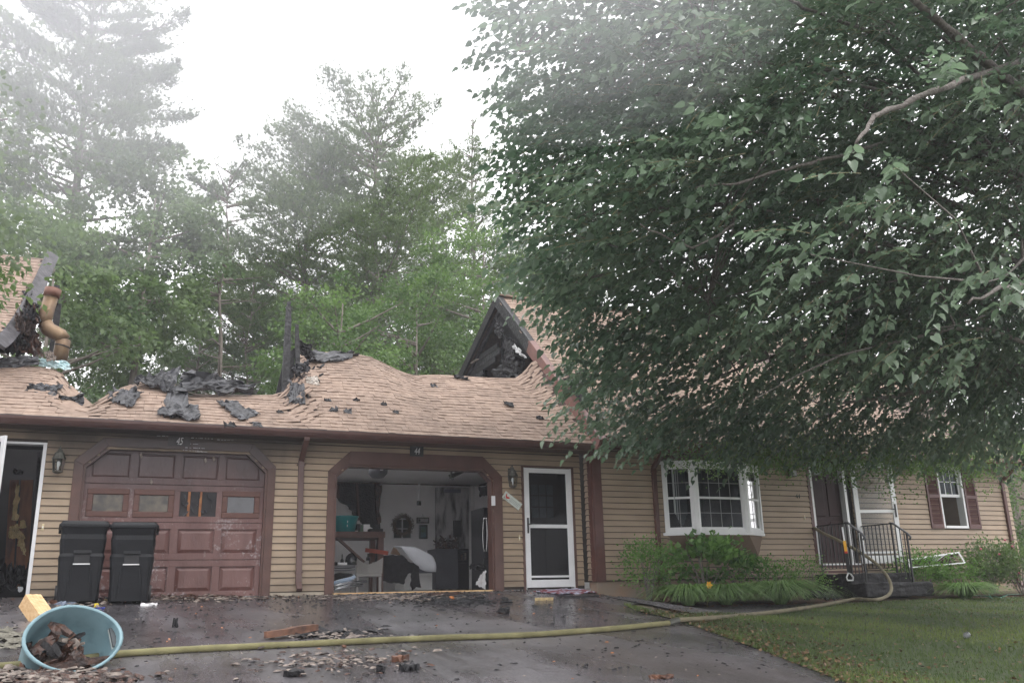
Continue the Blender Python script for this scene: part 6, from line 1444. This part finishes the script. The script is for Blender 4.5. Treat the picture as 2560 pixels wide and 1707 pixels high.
# small-leaved ornamental tree under the linden, in front of the entry
def low_bough(px, py, Y, w, h, n, seed):
    r = np.random.default_rng(seed); c0 = np.array(at(px, py, Y)); nc = n // 40
    C0 = c0 + r.normal(0, 1, (nc, 3)) * [w * .5, w * .25, h * .4]; C0[:, 2] -= .10 * np.abs(r.normal(0, 1, nc)); of = r.normal(0, 1, (nc, 40, 3)) * [.16, .14, .09]
    Pn = (C0[:, None] + of).reshape(-1, 3); Dn = nrm(np.array([-.3, -.2, -.6]) + r.normal(0, .6, Pn.shape))
    V_, F_, T_ = leaves(Pn - np.array(TB), Dn, np.array([0, 0, 1.]) + r.normal(0, .6, Pn.shape), r.uniform(.03, .055, len(Pn)), DIAM, DIAM_F, np.repeat(r.uniform(0, .7, nc), 40) + r.uniform(0, .25, len(Pn)), 1.2)
    o = bpy.data.objects.new('low_bough', fast_mesh('low_bough', V_, F_, under_m, T_)); COL.objects.link(o); o.parent = lin; tag(o, 'bright small-leaved low bough', kind='stuff')
low_bough(2080, 1130, 11.4, 2.6, .5, 6500, 302); low_bough(2480, 1120, 11.9, 1.7, .6, 3600, 303); low_bough(1850, 1120, 11.6, 1.2, .3, 2200, 304); low_bough(2330, 1140, 11.6, 1.5, .4, 2400, 305)
o_ = at(2545, 1100, 34)
sh_ = thing('far_house', 'pale roof and wall of a neighbouring house glimpsed at the right edge', 'house', (o_.x, 34, ground(20, 34)))
a = at(2520, 1100, 34); obj('roof', MB().prismX([(32, a.z - .4), (38, a.z + 2.2), (38, a.z + 2.0), (32, a.z - .6)], a.x, a.x + 9), mat('far_roof', (.5, .48, .48), .8, .1, 2), parent=sh_); obj('wall', MB().box(a.x + .4, a.x + 8.6, 33, 37.5, -1, a.z - .3), siding_r, parent=sh_)

# ------------------------------------------------------------------ bed plants
def bush(px, Y, w, h, m, n, seed, lsz, label, name='shrub', dome=1.0, z0f=.12, loc=None, stems=9, T=DIAM, TF=DIAM_F, wid=1.0):
    r = np.random.default_rng(seed); p = at(px, 1480, Y); loc = loc or (p.x, Y, ground(p.x, Y) + .02); t = thing(name, label, 'shrub', loc)
    sm = MB()
    tips = []
    for k in range(stems):
        a = r.uniform(0, 6.28); q = r.uniform(.2, .85); e = V3((math.cos(a) * w * q, math.sin(a) * w * q * .6, h * r.uniform(.55, .9))); sm.tube([V3((e.x * .15, e.y * .15, 0)), V3((e.x * .45, e.y * .45, e.z * .5)), e], [.012, .009, .004], 5, cap=False); tips.append(e)
    obj('stem', MB_shift(sm, loc), bark_l, parent=t)
    nc = max(6, n // 40); th = r.uniform(0, 6.28, nc); cz = r.uniform(-.5, 1, nc); rad = r.uniform(.5, 1, nc) ** .5
    C0 = np.stack([np.cos(th) * np.sqrt(1 - cz ** 2) * w, np.sin(th) * np.sqrt(1 - cz ** 2) * w * .65, cz * h * .5 * dome], 1) * rad[:, None]; C0[:, 2] += h * .55
    of = r.normal(0, 1, (nc, 40, 3)) * np.array([.11, .11, .08]) * (w / .5) ** .5; Pn = (C0[:, None] + of).reshape(-1, 3); Pn[:, 2] = np.maximum(Pn[:, 2], z0f * h)
    Dn = nrm(nrm(Pn - [0, 0, h * .3]) + r.normal(0, .5, Pn.shape)); ti = np.repeat(r.uniform(0, .6, nc), 40) + r.uniform(0, .25, len(Pn))
    V_, F_, T_ = leaves(Pn, Dn, np.array([0, 0, 1.]) + r.normal(0, .5, Pn.shape), r.uniform(.7, 1.2, len(Pn)) * lsz, T, TF, ti, wid)
    o = bpy.data.objects.new('foliage', fast_mesh('foliage', V_, F_, m, T_)); COL.objects.link(o); o.parent = t; tag(o, kind='stuff'); return t
tuft_m = leaf_mat('tuft_blade', (.09, .17, .05), (.24, .36, .13), .4)
def tuft(px, Y, R_, H, n, seed, label, m=None):
    r = np.random.default_rng(seed); p = at(px, 1490, Y); loc = V3((p.x, Y, ground(p.x, Y) + .02)); t = thing('grass_tuft', label, 'plant', loc); Vs, Fs, Ts = [], [], []; c = 0
    for i in range(n):
        a = r.uniform(0, 6.28); L = H * r.uniform(.7, 1.15); bend = r.uniform(.35, 1.35) * R_; w = .013; b = np.array([math.cos(a), math.sin(a), 0]) ; s = np.array([-b[1], b[0], 0]) * w; p0 = b * r.uniform(0, .09); ti = r.uniform(0, .8)
        for k, q in enumerate((0, .3, .6, .85, 1.0)):
            pos = p0 + b * bend * q ** 1.35 + np.array([0, 0, L * (1.45 * q - 1.35 * q ** 2.2)]); ww = s * (1 - q ** 2 * .95); Vs += [pos - ww, pos + ww]; Ts += [ti, ti]
            if k: Fs.append((c + 2 * k - 2, c + 2 * k - 1, c + 2 * k + 1, c + 2 * k))
        c += 10
    o = bpy.data.objects.new('blade', fast_mesh('blade', np.array(Vs), np.array(Fs), m or tuft_m, Ts)); COL.objects.link(o); o.parent = t; tag(o, kind='stuff'); return t
bush(1620, 13.25, .46, .92, shrub_m, 1700, 401, .055, 'upright fine-leaved shrub at the left end of the flower bed')
bush(1765, 13.3, .60, 1.12, shrub_m, 800, 402, .105, 'hydrangea with broad leaves under the bay window', wid=1.5)
bush(1850, 13.4, .34, .85, shrub_m, 300, 403, .09, 'shorter broad-leaved shrub right under the bay corner', wid=1.4)
bush(1920, 13.3, .48, .66, shrub_m, 900, 404, .06, 'dark rounded shrub left of the railing')
bush(2020, 13.2, .40, .70, shrub_m, 1100, 405, .045, 'small-leaved shrub against the left railing')
tuft(1720, 12.85, .75, .72, 520, 411, 'fan of daylily leaves left of the yellow flower')
tuft(1815, 12.8, .85, .72, 520, 412, 'arching daylily clump right of the yellow flower')
tuft(1950, 12.6, .95, .80, 640, 413, 'largest pale arching grass clump before the dark shrub')
tuft(2415, 12.6, .80, .60, 420, 414, 'arching grass clump under the window screen')
bush(2310, 13.2, .60, .72, shrub_m, 2200, 406, .055, 'low dark shrub right of the steps, under the window screen')
bush(2395, 13.3, .55, .75, shrub_m, 1800, 407, .055, 'low shrub under the right shutter')
bush(2485, 13.2, .62, .95, young_m, 2200, 408, .065, 'yellow-green shrub with pink blooms near the end downspout')
bush(2560, 12.9, .70, .85, young_m, 2400, 409, .065, 'yellow-green shrub at the right edge of the bed')
for k, (x, y) in enumerate(((2512, 1350), (2530, 1365), (2452, 1372), (2498, 1385), (2552, 1400), (2547, 1432))):
    c = at(x, y, 12.9); mb = MB(); mb.lathe(c, [(0, -.02), (.022, -.008), (.026, .01), (.012, .022), (0, .018)], 7)
    obj('pink_bloom', mb, mat('pink_petals', (.55, .12, .18), .6, .2, 30), label='small pink bloom on the yellow-green shrub at the right', cat='flower', group='pink blooms on the right-hand shrub')
c = at(1771, 1462, 12.45); fw_ = thing('daylily_bloom', 'single bright yellow-orange daylily bloom in the bed', 'flower', c); fm = MB()
for k in range(6):
    a = k * math.pi / 3; b = V3((math.cos(a), -.35, math.sin(a))); s = V3((-math.sin(a), 0, math.cos(a))) * .022; fm.add([c, c + b * .035 + s, c + b * .07, c + b * .035 - s], [(0, 1, 2, 3)])
obj('petal', fm, mat('yellow_petals', (.85, .42, .02), .5, .1, 20), parent=fw_); obj('stalk', MB().tube([c + V3((0, .02, 0)), V3((c.x + .05, c.y + .15, ground(c.x, c.y)))], .006, 5), twig_m, parent=fw_)
obj('bed_stone', MB().lathe(at(1693, 1503, 12.7), [(0, 0), (.05, 0), (.045, .07), (.02, .1), (0, .1)], 7), stone_m, label='small pointed grey stone at the front of the bed', cat='stone')
obj('downspout_boot', MB().tube([at(1650, 1480, 13.3), at(1655, 1492, 13.0), at(1668, 1497, 12.8)], .05, 8), brown_r, label='short brown drain boot at the foot of the left downspout', cat='drain')
crumple('black_sheeting', (at(2010, 1500, 12.3), at(2100, 1500, 12.3), at(2085, 1482, 12.6), at(2025, 1484, 12.6)), charm, 81, .08, label='crumpled black sheeting on the ground left of the steps', cat='sheeting')
gh = [gat(*q) + V3((0, 0, .02)) for q in ((2410, 1490), (2440, 1491), (2470, 1492), (2482, 1500), (2472, 1487), (2500, 1497), (2520, 1489), (2570, 1487))]
obj('garden_hose', MB().tube(gh, .012, 6), mat('green_hose', (.05, .22, .16), .4, .1, 8), label='thin green garden hose looping on the lawn edge at the right', cat='garden hose')
# bottle on the lawn
bp_ = gat(2420, 1600); bt = thing('plastic_bottle', 'clear crumpled plastic bottle lying on the lawn', 'bottle', bp_)
R9 = Matrix.Rotation(math.radians(35), 4, 'Z') @ Matrix.Rotation(math.pi / 2, 4, 'Y')
obj('body', MB().lathe(bp_ + V3((0, 0, .055)), [(.0, -.10), (.034, -.10), (.036, -.05), (.028, -.01), (.036, .02), (.034, .07), (.013, .11), (.013, .125)], 14, mat=R9), glass_mat('bottle_plastic', (.85, .87, .88), rough=.1), parent=bt, smooth=True)
obj('cap', MB().lathe(bp_ + V3((0, 0, .055)), [(0, .142), (.016, .142), (.016, .122), (0, .122)], 10, mat=R9), white, parent=bt)

# ------------------------------------------------------------------ grass and litter
def scatter_lawn(n, seed, xmax=22, ymin=5.0):
    r = np.random.default_rng(seed); out = []
    while len(out) < n:
        t_ = r.random(); y = ymin + (12.6 - ymin) * r.random(); x = edge_x(y) - .06 + (xmax - edge_x(y)) * t_ ** 1.5
        if y > lawn_top(x) - .0: continue
        out.append((x, y, ground(x, y) + .012))
    return np.array(out)
r = np.random.default_rng(5)
Pg = scatter_lawn(95000, 55); n = len(Pg); cl = noise3(Pg[:, :3], .9, 8)
Dg = np.array([0, 0, 1.]) + r.normal(0, .38, (n, 3)); V_, F_, T_ = leaves(Pg, Dg, r.normal(0, 1, (n, 3)), r.uniform(.022, .052, n) * (1 + .3 * cl), NEED, NEED_F, np.clip(.38 + 1.0 * cl + r.uniform(-.25, .3, n), 0, 1), 1.7)
o = bpy.data.objects.new('grass', fast_mesh('grass', V_, F_, grass_m, T_)); COL.objects.link(o); tag(o, 'short green lawn grass between the driveway and the flower bed', 'grass', kind='stuff')
litter_m = leaf_mat('dead_leaf', (.04, .025, .014), (.20, .125, .065), .1)
def near_edge(n, seed, spread):
    r = np.random.default_rng(seed); out = []
    for _ in range(n):
        y = r.uniform(5.3, 10.8); x = edge_x(y) + abs(r.normal(0, spread)) - .12; out.append((x, y, ground(x, y) + .03))
    return np.array(out)
Pl = np.concatenate([near_edge(1700, 61, .5), scatter_lawn(2200, 62)[:, :3] + [0, 0, .02]]); n = len(Pl)
r = np.random.default_rng(9)
V_, F_, T_ = leaves(Pl, r.normal(0, 1, (n, 3)) * [1, 1, .25], np.array([0, 0, 1.]) + r.normal(0, .5, (n, 3)), r.uniform(.022, .052, n), DIAM, DIAM_F, r.random(n) ** 1.5)
o = bpy.data.objects.new('leaf_litter', fast_mesh('leaf_litter', V_, F_, litter_m, T_)); COL.objects.link(o); tag(o, 'dry brown leaves and chips along the edge of the lawn', 'leaf litter', kind='stuff')
# gritty crumbs of char and chips on the asphalt and path
def crumbs(name, pts, smin, smax, m, label, seed):
    r = np.random.default_rng(seed); TV = np.array([(-1, -.7, 0), (1, -.8, 0), (.9, .7, 0), (-.8, .9, 0), (-.5, -.3, .8), (.6, -.4, .6), (.4, .5, .9), (-.6, .4, .6)], float) * .5
    TF_ = [(4, 5, 6, 7), (0, 1, 5, 4), (1, 2, 6, 5), (2, 3, 7, 6), (3, 0, 4, 7)]; n = len(pts); a = r.uniform(0, 6.28, n); Dn = np.stack([np.cos(a), np.sin(a), r.normal(0, .15, n)], 1); 
    V_, F_, T_ = leaves(pts, Dn, np.array([0, 0, 1.]) + r.normal(0, .15, (n, 3)), r.uniform(smin, smax, n), TV * [.8, 2.3, .7], TF_, r.random(n)); o = bpy.data.objects.new(name, fast_mesh(name, V_, F_, m, T_)); COL.objects.link(o); tag(o, label, 'debris', kind='stuff'); return o
def scat(n, seed, x0, x1, y0, y1, bias=1.0):
    r = np.random.default_rng(seed); x = r.uniform(x0, x1, n); y = y1 - (y1 - y0) * r.uniform(0, 1, n) ** bias; return np.array([(a, b, ground(a, b) + .003) for a, b in zip(x, y) if not (b < 10.4 and a > edge_x(b) - .1)])
crumbs('char_crumbs', scat(1900, 71, -4, 7.4, 6.5, 14.1, 1.9), .008, .032, charm, 'black char crumbs strewn over the wet driveway', 1)
crumbs('pale_crumbs', scat(1100, 72, -4, 7.4, 6.5, 14.1, 2.6), .006, .018, wood_t, 'pale wood crumbs strewn over the wet driveway', 2)
crumbs('orange_crumbs', scat(140, 73, -4, 7.4, 6.5, 14.1, 2.0), .008, .024, mat('orange_wood', (.42, .17, .07), .6, .3, 12), 'orange wood flakes strewn over the wet driveway', 3)
crumbs('path_grit', scat(2600, 74, 7.2, 18, 11.0, 12.9), .01, .035, mat('grit', (.03, .028, .03), .5, .5, 9, col2=(.14, .13, .14)), 'dark grit covering the path before the bed', 4)
crumbs('bark_chips', scat(1600, 75, 8.3, 18, 12.6, 13.6), .015, .04, mat('bark_chip', (.12, .05, .03), .8, .5, 9, col2=(.34, .18, .11)), 'reddish bark chips in the flower bed', 5)
def pile(cx, cy, rx, ry, n, seed, smin, smax, m, name, label):
    r = np.random.default_rng(seed); P_ = []
    for _ in range(n):
        p = gat(cx + r.normal(0, rx), cy + r.normal(0, ry)); P_.append((p.x, p.y, p.z + r.uniform(0, .03)))
    return crumbs(name, np.array(P_), smin, smax, m, label, seed)
pile(860, 1655, 110, 14, 130, 1, .012, .05, wood_t, 'splinter_pile', 'splintered pale wood scattered on the near side of the hose')
pile(860, 1660, 120, 18, 130, 2, .012, .05, wood_r, 'char_pile', 'dark brown splinters scattered on the near side of the hose')
pile(830, 1592, 60, 5, 90, 3, .012, .06, wood_t, 'splinter_pile', 'splintered pale wood just beyond the hose')
pile(830, 1585, 60, 6, 70, 4, .02, .08, charm, 'char_pile', 'black char bits just beyond the hose')
pile(110, 1695, 100, 9, 300, 5, .015, .07, wood_t, 'splinter_pile', 'heap of grey splinters below the pale blue tub')
pile(160, 1700, 110, 9, 220, 6, .015, .07, wood_r, 'char_pile', 'dark wet splinters below the pale blue tub')
pile(480, 1493, 110, 5, 260, 7, .012, .05, wood_r, 'char_pile', 'scorched scraps along the foot of garage door 45')
pile(520, 1497, 90, 4, 160, 8, .01, .06, wood_t, 'splinter_pile', 'pale scraps along the foot of garage door 45')
pile(960, 1496, 90, 4, 220, 9, .015, .06, wood_t, 'splinter_pile', 'pale scraps along the garage 44 threshold')
pile(1160, 1505, 70, 8, 220, 10, .012, .07, charm, 'char_pile', 'black charred scraps before the right side of garage 44')
pile(200, 1510, 60, 6, 90, 11, .015, .05, wood_t, 'splinter_pile', 'pale scraps before the left bin')
pile(15, 1600, 25, 14, 120, 12, .02, .08, mat('grey_fluff', (.16, .15, .12), .9, .3, 9), 'fluff_pile', 'grey fluffy debris at the left edge of the driveway')
def chunk(px, py, L, w, h, ang, m, label, name='charred_board', grp=None, tilt=0.0, cat='board'):
    p = gat(px, py); c = V3((p.x, p.y, p.z + h / 2 + abs(tilt) * L / 2)); a = V3((math.cos(ang), math.sin(ang), tilt)).normalized(); b = V3((-math.sin(ang), math.cos(ang), 0)); mb = MB(); N = 7; n_ = a.cross(b)
    for i in range(N + 1):
        t = i / N - .5; ww = w / 2 * (1 - .5 * (abs(t) * 2) ** 3 * random.uniform(.6, 1.2)) * random.uniform(.85, 1.1); hh = h / 2 * random.uniform(.8, 1.1)
        for s1, s2 in ((-1, -1), (1, -1), (1, 1), (-1, 1)): mb.v.append(c + a * (t * L) + b * (ww * s1) + n_ * (hh * s2))
    if L < .3: mb.v = [V3(q_) + V3((random.uniform(-1, 1), random.uniform(-1, 1), random.uniform(-.6, .6))) * .28 * min(w, L) for q_ in mb.v]
    mb.f = [(4*i + k, 4*i + (k + 1) % 4, 4*i + 4 + (k + 1) % 4, 4*i + 4 + k) for i in range(N) for k in range(4)] + [(3, 2, 1, 0), (4*N, 4*N+1, 4*N+2, 4*N+3)]
    return obj(name, mb, m, label=label, cat=cat, group=grp)
orange_b = mat('scorched_orange_board', (.045, .02, .014), .5, .5, 7, .4, 20, col2=(.27, .125, .07))
chunk(728, 1592, .62, .13, .07, .45, orange_b, 'pointed orange-brown board end lying just beyond the hose', tilt=.08)
chunk(1000, 1652, .13, .07, .05, .3, orange_b, 'orange chip on the asphalt, right part of the splinter scatter', 'wood_chip', cat='chip')
chunk(860, 1618, .09, .03, .02, 1.3, orange_b, 'little upright orange sliver touching the hose', 'wood_chip', cat='chip')
chunk(428, 1480, .52, .10, .06, .08, orange_b, 'orange-brown plank against the foot of garage door 45', tilt=.02)
chunk(400, 1500, .6, .05, .02, .1, wood_t, 'thin pale lath on the ground before garage door 45', 'lath', cat='lath')
chunk(940, 1492, .42, .06, .03, -.4, wood_t, 'pale lath at the left of the garage 44 threshold', 'lath', cat='lath')
chunk(1110, 1488, .5, .16, .05, .1, wood_r, 'brown curled scrap on the garage 44 threshold', 'wood_scrap', cat='scrap')
chunk(1150, 1508, .75, .07, .05, -.08, charw, 'long black charred stick before garage 44')
chunk(1130, 1500, .06, .06, .05, 0, mat('orange_ball', (.6, .22, .07), .6, .2, 9), 'small orange lump on the black char', 'lump', cat='lump')
chunk(1260, 1533, .17, .10, .07, .2, charm, 'black lump on the wet driveway right of the scatter', 'char_lump', cat='lump')
chunk(1022, 1676, .18, .08, .06, .1, charw, 'black charred lump nearest the camera, right of the splinters', 'char_lump', cat='lump')
chunk(735, 1690, .16, .08, .05, .3, charm, 'black charred lump at the bottom, left of the splinters', 'char_lump', cat='lump')
chunk(952, 1682, .07, .07, .06, .3, charm, 'small square black lump at the bottom middle', 'char_lump', cat='lump')
chunk(438, 1568, .05, .10, .09, .0, charm, 'small dark peaked fragment standing on the driveway', 'char_lump', cat='lump')
chunk(1360, 1500, .30, .08, .04, .1, mat('yellow_rag', (.55, .42, .22), .8, .3, 14), 'yellowish scrap before the white storm door', 'scrap', cat='scrap')
chunk(1655, 1697, .20, .05, .03, -.3, orange_b, 'pinkish wood sliver at the bottom right of the driveway', 'wood_chip', cat='chip')
chunk(372, 1514, .20, .06, .03, -.1, offwhite, 'white scrap of plaster on the driveway before the bins', 'scrap', cat='scrap')
chunk(228, 1502, .16, .10, .02, 0, white, 'white paper plate before the left bin', 'paper_plate', cat='plate')
chunk(270, 1502, .12, .05, .02, .1, insul, 'small tan scrap before the bins', 'scrap', cat='scrap')
chunk(240, 1518, .05, .04, .05, .3, mat('yellow_cap', (.75, .6, .05), .5, .1, 9), 'small yellow cap behind the pale blue tub', 'cap', cat='cap')
chunk(248, 1522, .14, .06, .02, .3, mat('blue_scrap', (.05, .07, .30), .5, .1, 9), 'dark blue plastic scrap behind the pale blue tub', 'scrap', cat='scrap')
chunk(165, 1512, .22, .12, .04, .3, mat('blue_grey_rag', (.22, .26, .34), .8, .3, 14), 'blue-grey rag behind the pale blue tub', 'rag', cat='rag')
chunk(140, 1510, .18, .10, .05, -.3, orange_b, 'orange splintered scrap behind the pale blue tub', 'scrap', cat='scrap')
chunk(330, 1488, .05, .5, .02, .5, wood_t, 'pale lath leaning beside the right bin', 'lath', cat='lath', tilt=.0)
mat_p = [at(1330, 1476, 13.95), at(1395, 1486, 13.55), at(1490, 1484, 13.4), at(1432, 1472, 13.95)]
crumple('door_mat', [gat(1332, 1479) + V3((0, 0, .01)), gat(1405, 1487) + V3((0, 0, .01)), gat(1490, 1483) + V3((0, 0, .012)), gat(1436, 1475) + V3((0, 0, .01))], mat('patterned_mat', (.20, .06, .07), .85, .4, 9, col2=(.42, .42, .52), thr=(.45, .55)), 91, .025, label='rumpled red and pale patterned door mat before the storm door', cat='door mat', ragged=.03)
chunk(1445, 1493, .65, .08, .03, -.35, charm, 'black charred strip lying across the door mat corner', 'charred_strip', cat='strip')

# ------------------------------------------------------------------ pale blue tub on its side, lumber block
tp = gat(185, 1668); tub = thing('laundry_tub', 'pale blue plastic tub tipped on its side, full of charred wood', 'tub', tp)
nrm_ = V3((.30, -.80, .52)).normalized(); side_ = V3((1, .35, .10)); side_ = (side_ - nrm_ * side_.dot(nrm_)).normalized(); upv = nrm_.cross(side_) * -1
if upv.z < 0: upv = -upv
oc = (at(183, 1596, tp.y + .02)); oc = ray(186, 1594) * ((tp - V3((0, 0, 0))).dot(CW) * 1.0)
Mt = Matrix((side_, upv, nrm_)).transposed().to_4x4()
Rr = .355
def ringp(r_, dz, k, n=36): a = 2 * math.pi * k / n; hr = 1 + .06 * math.cos(2 * a); return V3((r_ * hr * math.cos(a), r_ * .82 * math.sin(a), dz))
prof = [(.96, 0.0), (1.0, .012), (1.04, .0), (1.02, -.03), (.97, -.03), (.90, -.20), (.80, -.42), (0, -.43)]
inn = [(.96, 0.0), (.945, -.03), (.88, -.20), (.77, -.41), (0, -.415)]
for nm, pf in (('tub_body', prof), ('tub_inside', inn)):
    mb = MB()
    for r_, dz in pf: mb.v += [oc + (Mt @ ringp(Rr * r_, dz * .95, k)) for k in range(36)]
    fs = []
    for i in range(len(pf) - 1):
        for k in range(36):
            if 1 and nm == 'tub_inside' and i == 1 and k in (0, 1, 35, 34): pass
            fs.append((i * 36 + k, i * 36 + (k + 1) % 36, (i + 1) * 36 + (k + 1) % 36, (i + 1) * 36 + k))
    mb.f = fs; obj(nm, mb, teal, parent=tub, smooth=True)
hd = MB(); 
for k in range(-2, 3):
    pass
c0 = oc + Mt @ V3((Rr * .93, -.09, -.09)); c1 = oc + Mt @ V3((Rr * .93, .09, -.09)); hd.tube([c0, c1], .016, 6)
obj('handle_slot', hd, mat('slot_edge', (.55, .60, .58), .5, .1, 9), parent=tub)
hd = MB().bar(oc + Mt @ V3((Rr * .952, -.085, -.06)), oc + Mt @ V3((Rr * .952, .085, -.06)), .05, .02, up=tuple(nrm_)); obj('handle_gap', hd, mat('slot_dark', (.06, .07, .075), .6, .2, 9), parent=tub)
rr_ = random.Random(4)
for i in range(90):
    c = oc + Mt @ V3((rr_.uniform(-.29, .12), rr_.uniform(-.26, .13), rr_.uniform(-.34, -.04))); d = V3((rr_.uniform(-1, 1), rr_.uniform(-.6, .6), rr_.uniform(-.6, .6))).normalized() * rr_.uniform(.04, .11); mb = MB(); w = rr_.uniform(.03, .07)
    N = 4
    for k in range(N + 1):
        t = k / N; cc = c - d + d * 2 * t; s_ = d.orthogonal().normalized(); s2 = d.cross(s_).normalized(); 
        for q in range(5): a = q * 1.257 + t; rad = w * rr_.uniform(.55, 1.0) * (1 - .4 * abs(2 * t - 1) ** 2); mb.v.append(cc + s_ * math.cos(a) * rad + s2 * math.sin(a) * rad * .6)
    mb.f = [(5*i_ + k, 5*i_ + (k + 1) % 5, 5*i_ + 5 + (k + 1) % 5, 5*i_ + 5 + k) for i_ in range(N) for k in range(5)] + [(4, 3, 2, 1, 0), tuple(5*N + k for k in range(5))]
    obj('charred_wood', mb, rr_.choice((wood_r, wood_r, wood_r, charm, wood_r, orange_b, wood_t)), label='piece of charred wood heaped in the pale blue tub', cat='charred wood', group='charred wood heaped in the tub')
chunk(190, 1672, .52, .09, .05, .35, wood_r, 'dark red board sticking out under the rim of the pale blue tub', tilt=.08)
chunk(120, 1668, .22, .08, .05, -1.0, wood_r, 'short dark board end at the left of the tub mouth', tilt=.2)
p = gat(100, 1560); lb = thing('lumber_block', 'fresh yellow laminated lumber block beside the pale blue tub', 'lumber', p)
a_ = V3((.50, -.55, -.62)).normalized(); b_ = V3((.80, .55, 0)).normalized(); c_ = b_.cross(a_).normalized(); c_ = c_ if c_.z > 0 else -c_
ctr = at(103, 1532, p.y + .15)
ctr = at(98, 1534, p.y + .3)
for k in range(5): obj('lamination', MB().obox(ctr + b_ * (.036 * (k - 2)), b_ * .0172, a_ * (.23 + .004 * (k % 2)), c_ * .085), wood_y, parent=lb, bevel=.002)

# ------------------------------------------------------------------ fire hose
hz = thing('fire_hose', 'long yellow charged fire hose snaking over the driveway and up the front steps', 'hose', gat(900, 1607))
hr = .030
def gp3(px, py, up_=0): p = gat(px, py); return p + V3((0, 0, hr + up_))
A_ = [gp3(x, y) for x, y in ((-60, 1680), (60, 1672), (170, 1660), (300, 1643), (450, 1634), (600, 1626), (760, 1617), (900, 1610), (1100, 1602), (1300, 1595), (1450, 1585), (1560, 1575), (1680, 1563))]
B_ = [gp3(x, y, .025) for x, y in ((1690, 1562), (1780, 1556), (1900, 1543), (2000, 1530), (2080, 1516), (2140, 1505))] + [at(2180, 1499, 11.85), at(2208, 1494, 12.0), at(2224, 1483, 12.2), at(2228, 1466, 12.4), at(2218, 1440, 12.6), at(2190, 1408, 12.85), at(2150, 1380, 12.95), at(2100, 1352, 13.3), at(2060, 1333, 13.6), at(2032, 1318, 13.98), at(2020, 1322, 14.3)]
def spline(P_, n=8):
    out = []; m = len(P_)
    for i in range(m - 1):
        p0, p1, p2, p3 = P_[max(0, i - 1)], P_[i], P_[i + 1], P_[min(m - 1, i + 2)]
        for k in range(n): t = k / n; out.append(.5 * ((2 * p1) + (p2 - p0) * t + (2 * p0 - 5 * p1 + 4 * p2 - p3) * t * t + (3 * p1 - p0 - 3 * p2 + p3) * t ** 3))
    return out + [P_[-1]]
SA, SB = spline(A_), spline(B_)
obj('jacket', MB().tube(SA, [hr * (1 + .04 * math.sin(i * .9)) for i in range(len(SA))], 14), hose_m, parent=hz, smooth=True)
obj('jacket', MB().tube(SB, [hr * .95 * (1 + .04 * math.sin(i * 1.1)) for i in range(len(SB))], 14), hose_m2, parent=hz, smooth=True, label='soiled grey-brown length of hose')
obj('coupling', MB().tube([SA[-1] - (SA[-1] - SA[-2]).normalized() * .05, SB[0] + V3((.04, 0, 0))], .036, 12), mat('coupling', (.12, .12, .10), .4, .2, 9, metallic=.5), parent=hz)

# ------------------------------------------------------------------ smoke haze filling the whole place
hm = bpy.data.materials.new('haze'); hm.use_nodes = True; t = hm.node_tree; t.nodes.clear()
vol = t.nodes.new('ShaderNodeVolumePrincipled'); vol.inputs['Color'].default_value = (.93, .94, 1, 1); vol.inputs['Density'].default_value = .0017; vol.inputs['Anisotropy'].default_value = .3
oo = t.nodes.new('ShaderNodeOutputMaterial'); t.links.new(vol.outputs[0], oo.inputs['Volume'])
obj('haze', MB().box(-95, 120, -45, 130, -12, 34), hm, kind='stuff', label='thin smoky haze hanging in the air over the whole place', cat='haze', loc=(0, 0, 0))

# added volumes imitating whitish lens fog and steam, thickest high on the left
def smoke(c, r, dens, label):
    m = bpy.data.materials.new('smoke'); m.use_nodes = True; t = m.node_tree; t.nodes.clear()
    v = t.nodes.new('ShaderNodeVolumePrincipled'); v.inputs['Color'].default_value = (.95, .95, 1, 1); v.inputs['Density'].default_value = dens; v.inputs['Anisotropy'].default_value = .2
    o = t.nodes.new('ShaderNodeOutputMaterial'); t.links.new(v.outputs[0], o.inputs['Volume'])
    pf = [(math.sin(a), -math.cos(a)) for a in np.linspace(0, math.pi, 14)]
    mb = MB().lathe((0, 0, 0), [(max(.001, a), b) for a, b in pf], 24); mb.v = [(c[0] + x * r[0], c[1] + y * r[1], c[2] + z * r[2]) for x, y, z in mb.v]
    return obj('smoke', mb, m, kind='stuff', label=label, cat='smoke')
c_ = ray(150, 20) * 8.0
for k in range(5):
    f = 1 - k * .17
    smoke(c_ + V3((-.1 * k, 0, .1 * k)), (3.6 * f, 2.4 * f, 2.4 * f), .042, ('outermost', 'second', 'third', 'fourth', 'innermost')[k] + ' layer of the added pale veil imitating lens fog at the upper left')
c_ = ray(1230, -260) * 6.0
for k in range(5):
    f = 1 - k * .17
    smoke(c_, (2.5 * f, 1.5 * f, 1.7 * f), .045, ('outermost', 'second', 'third', 'fourth', 'innermost')[k] + ' layer of the added pale veil before the top of the linden')
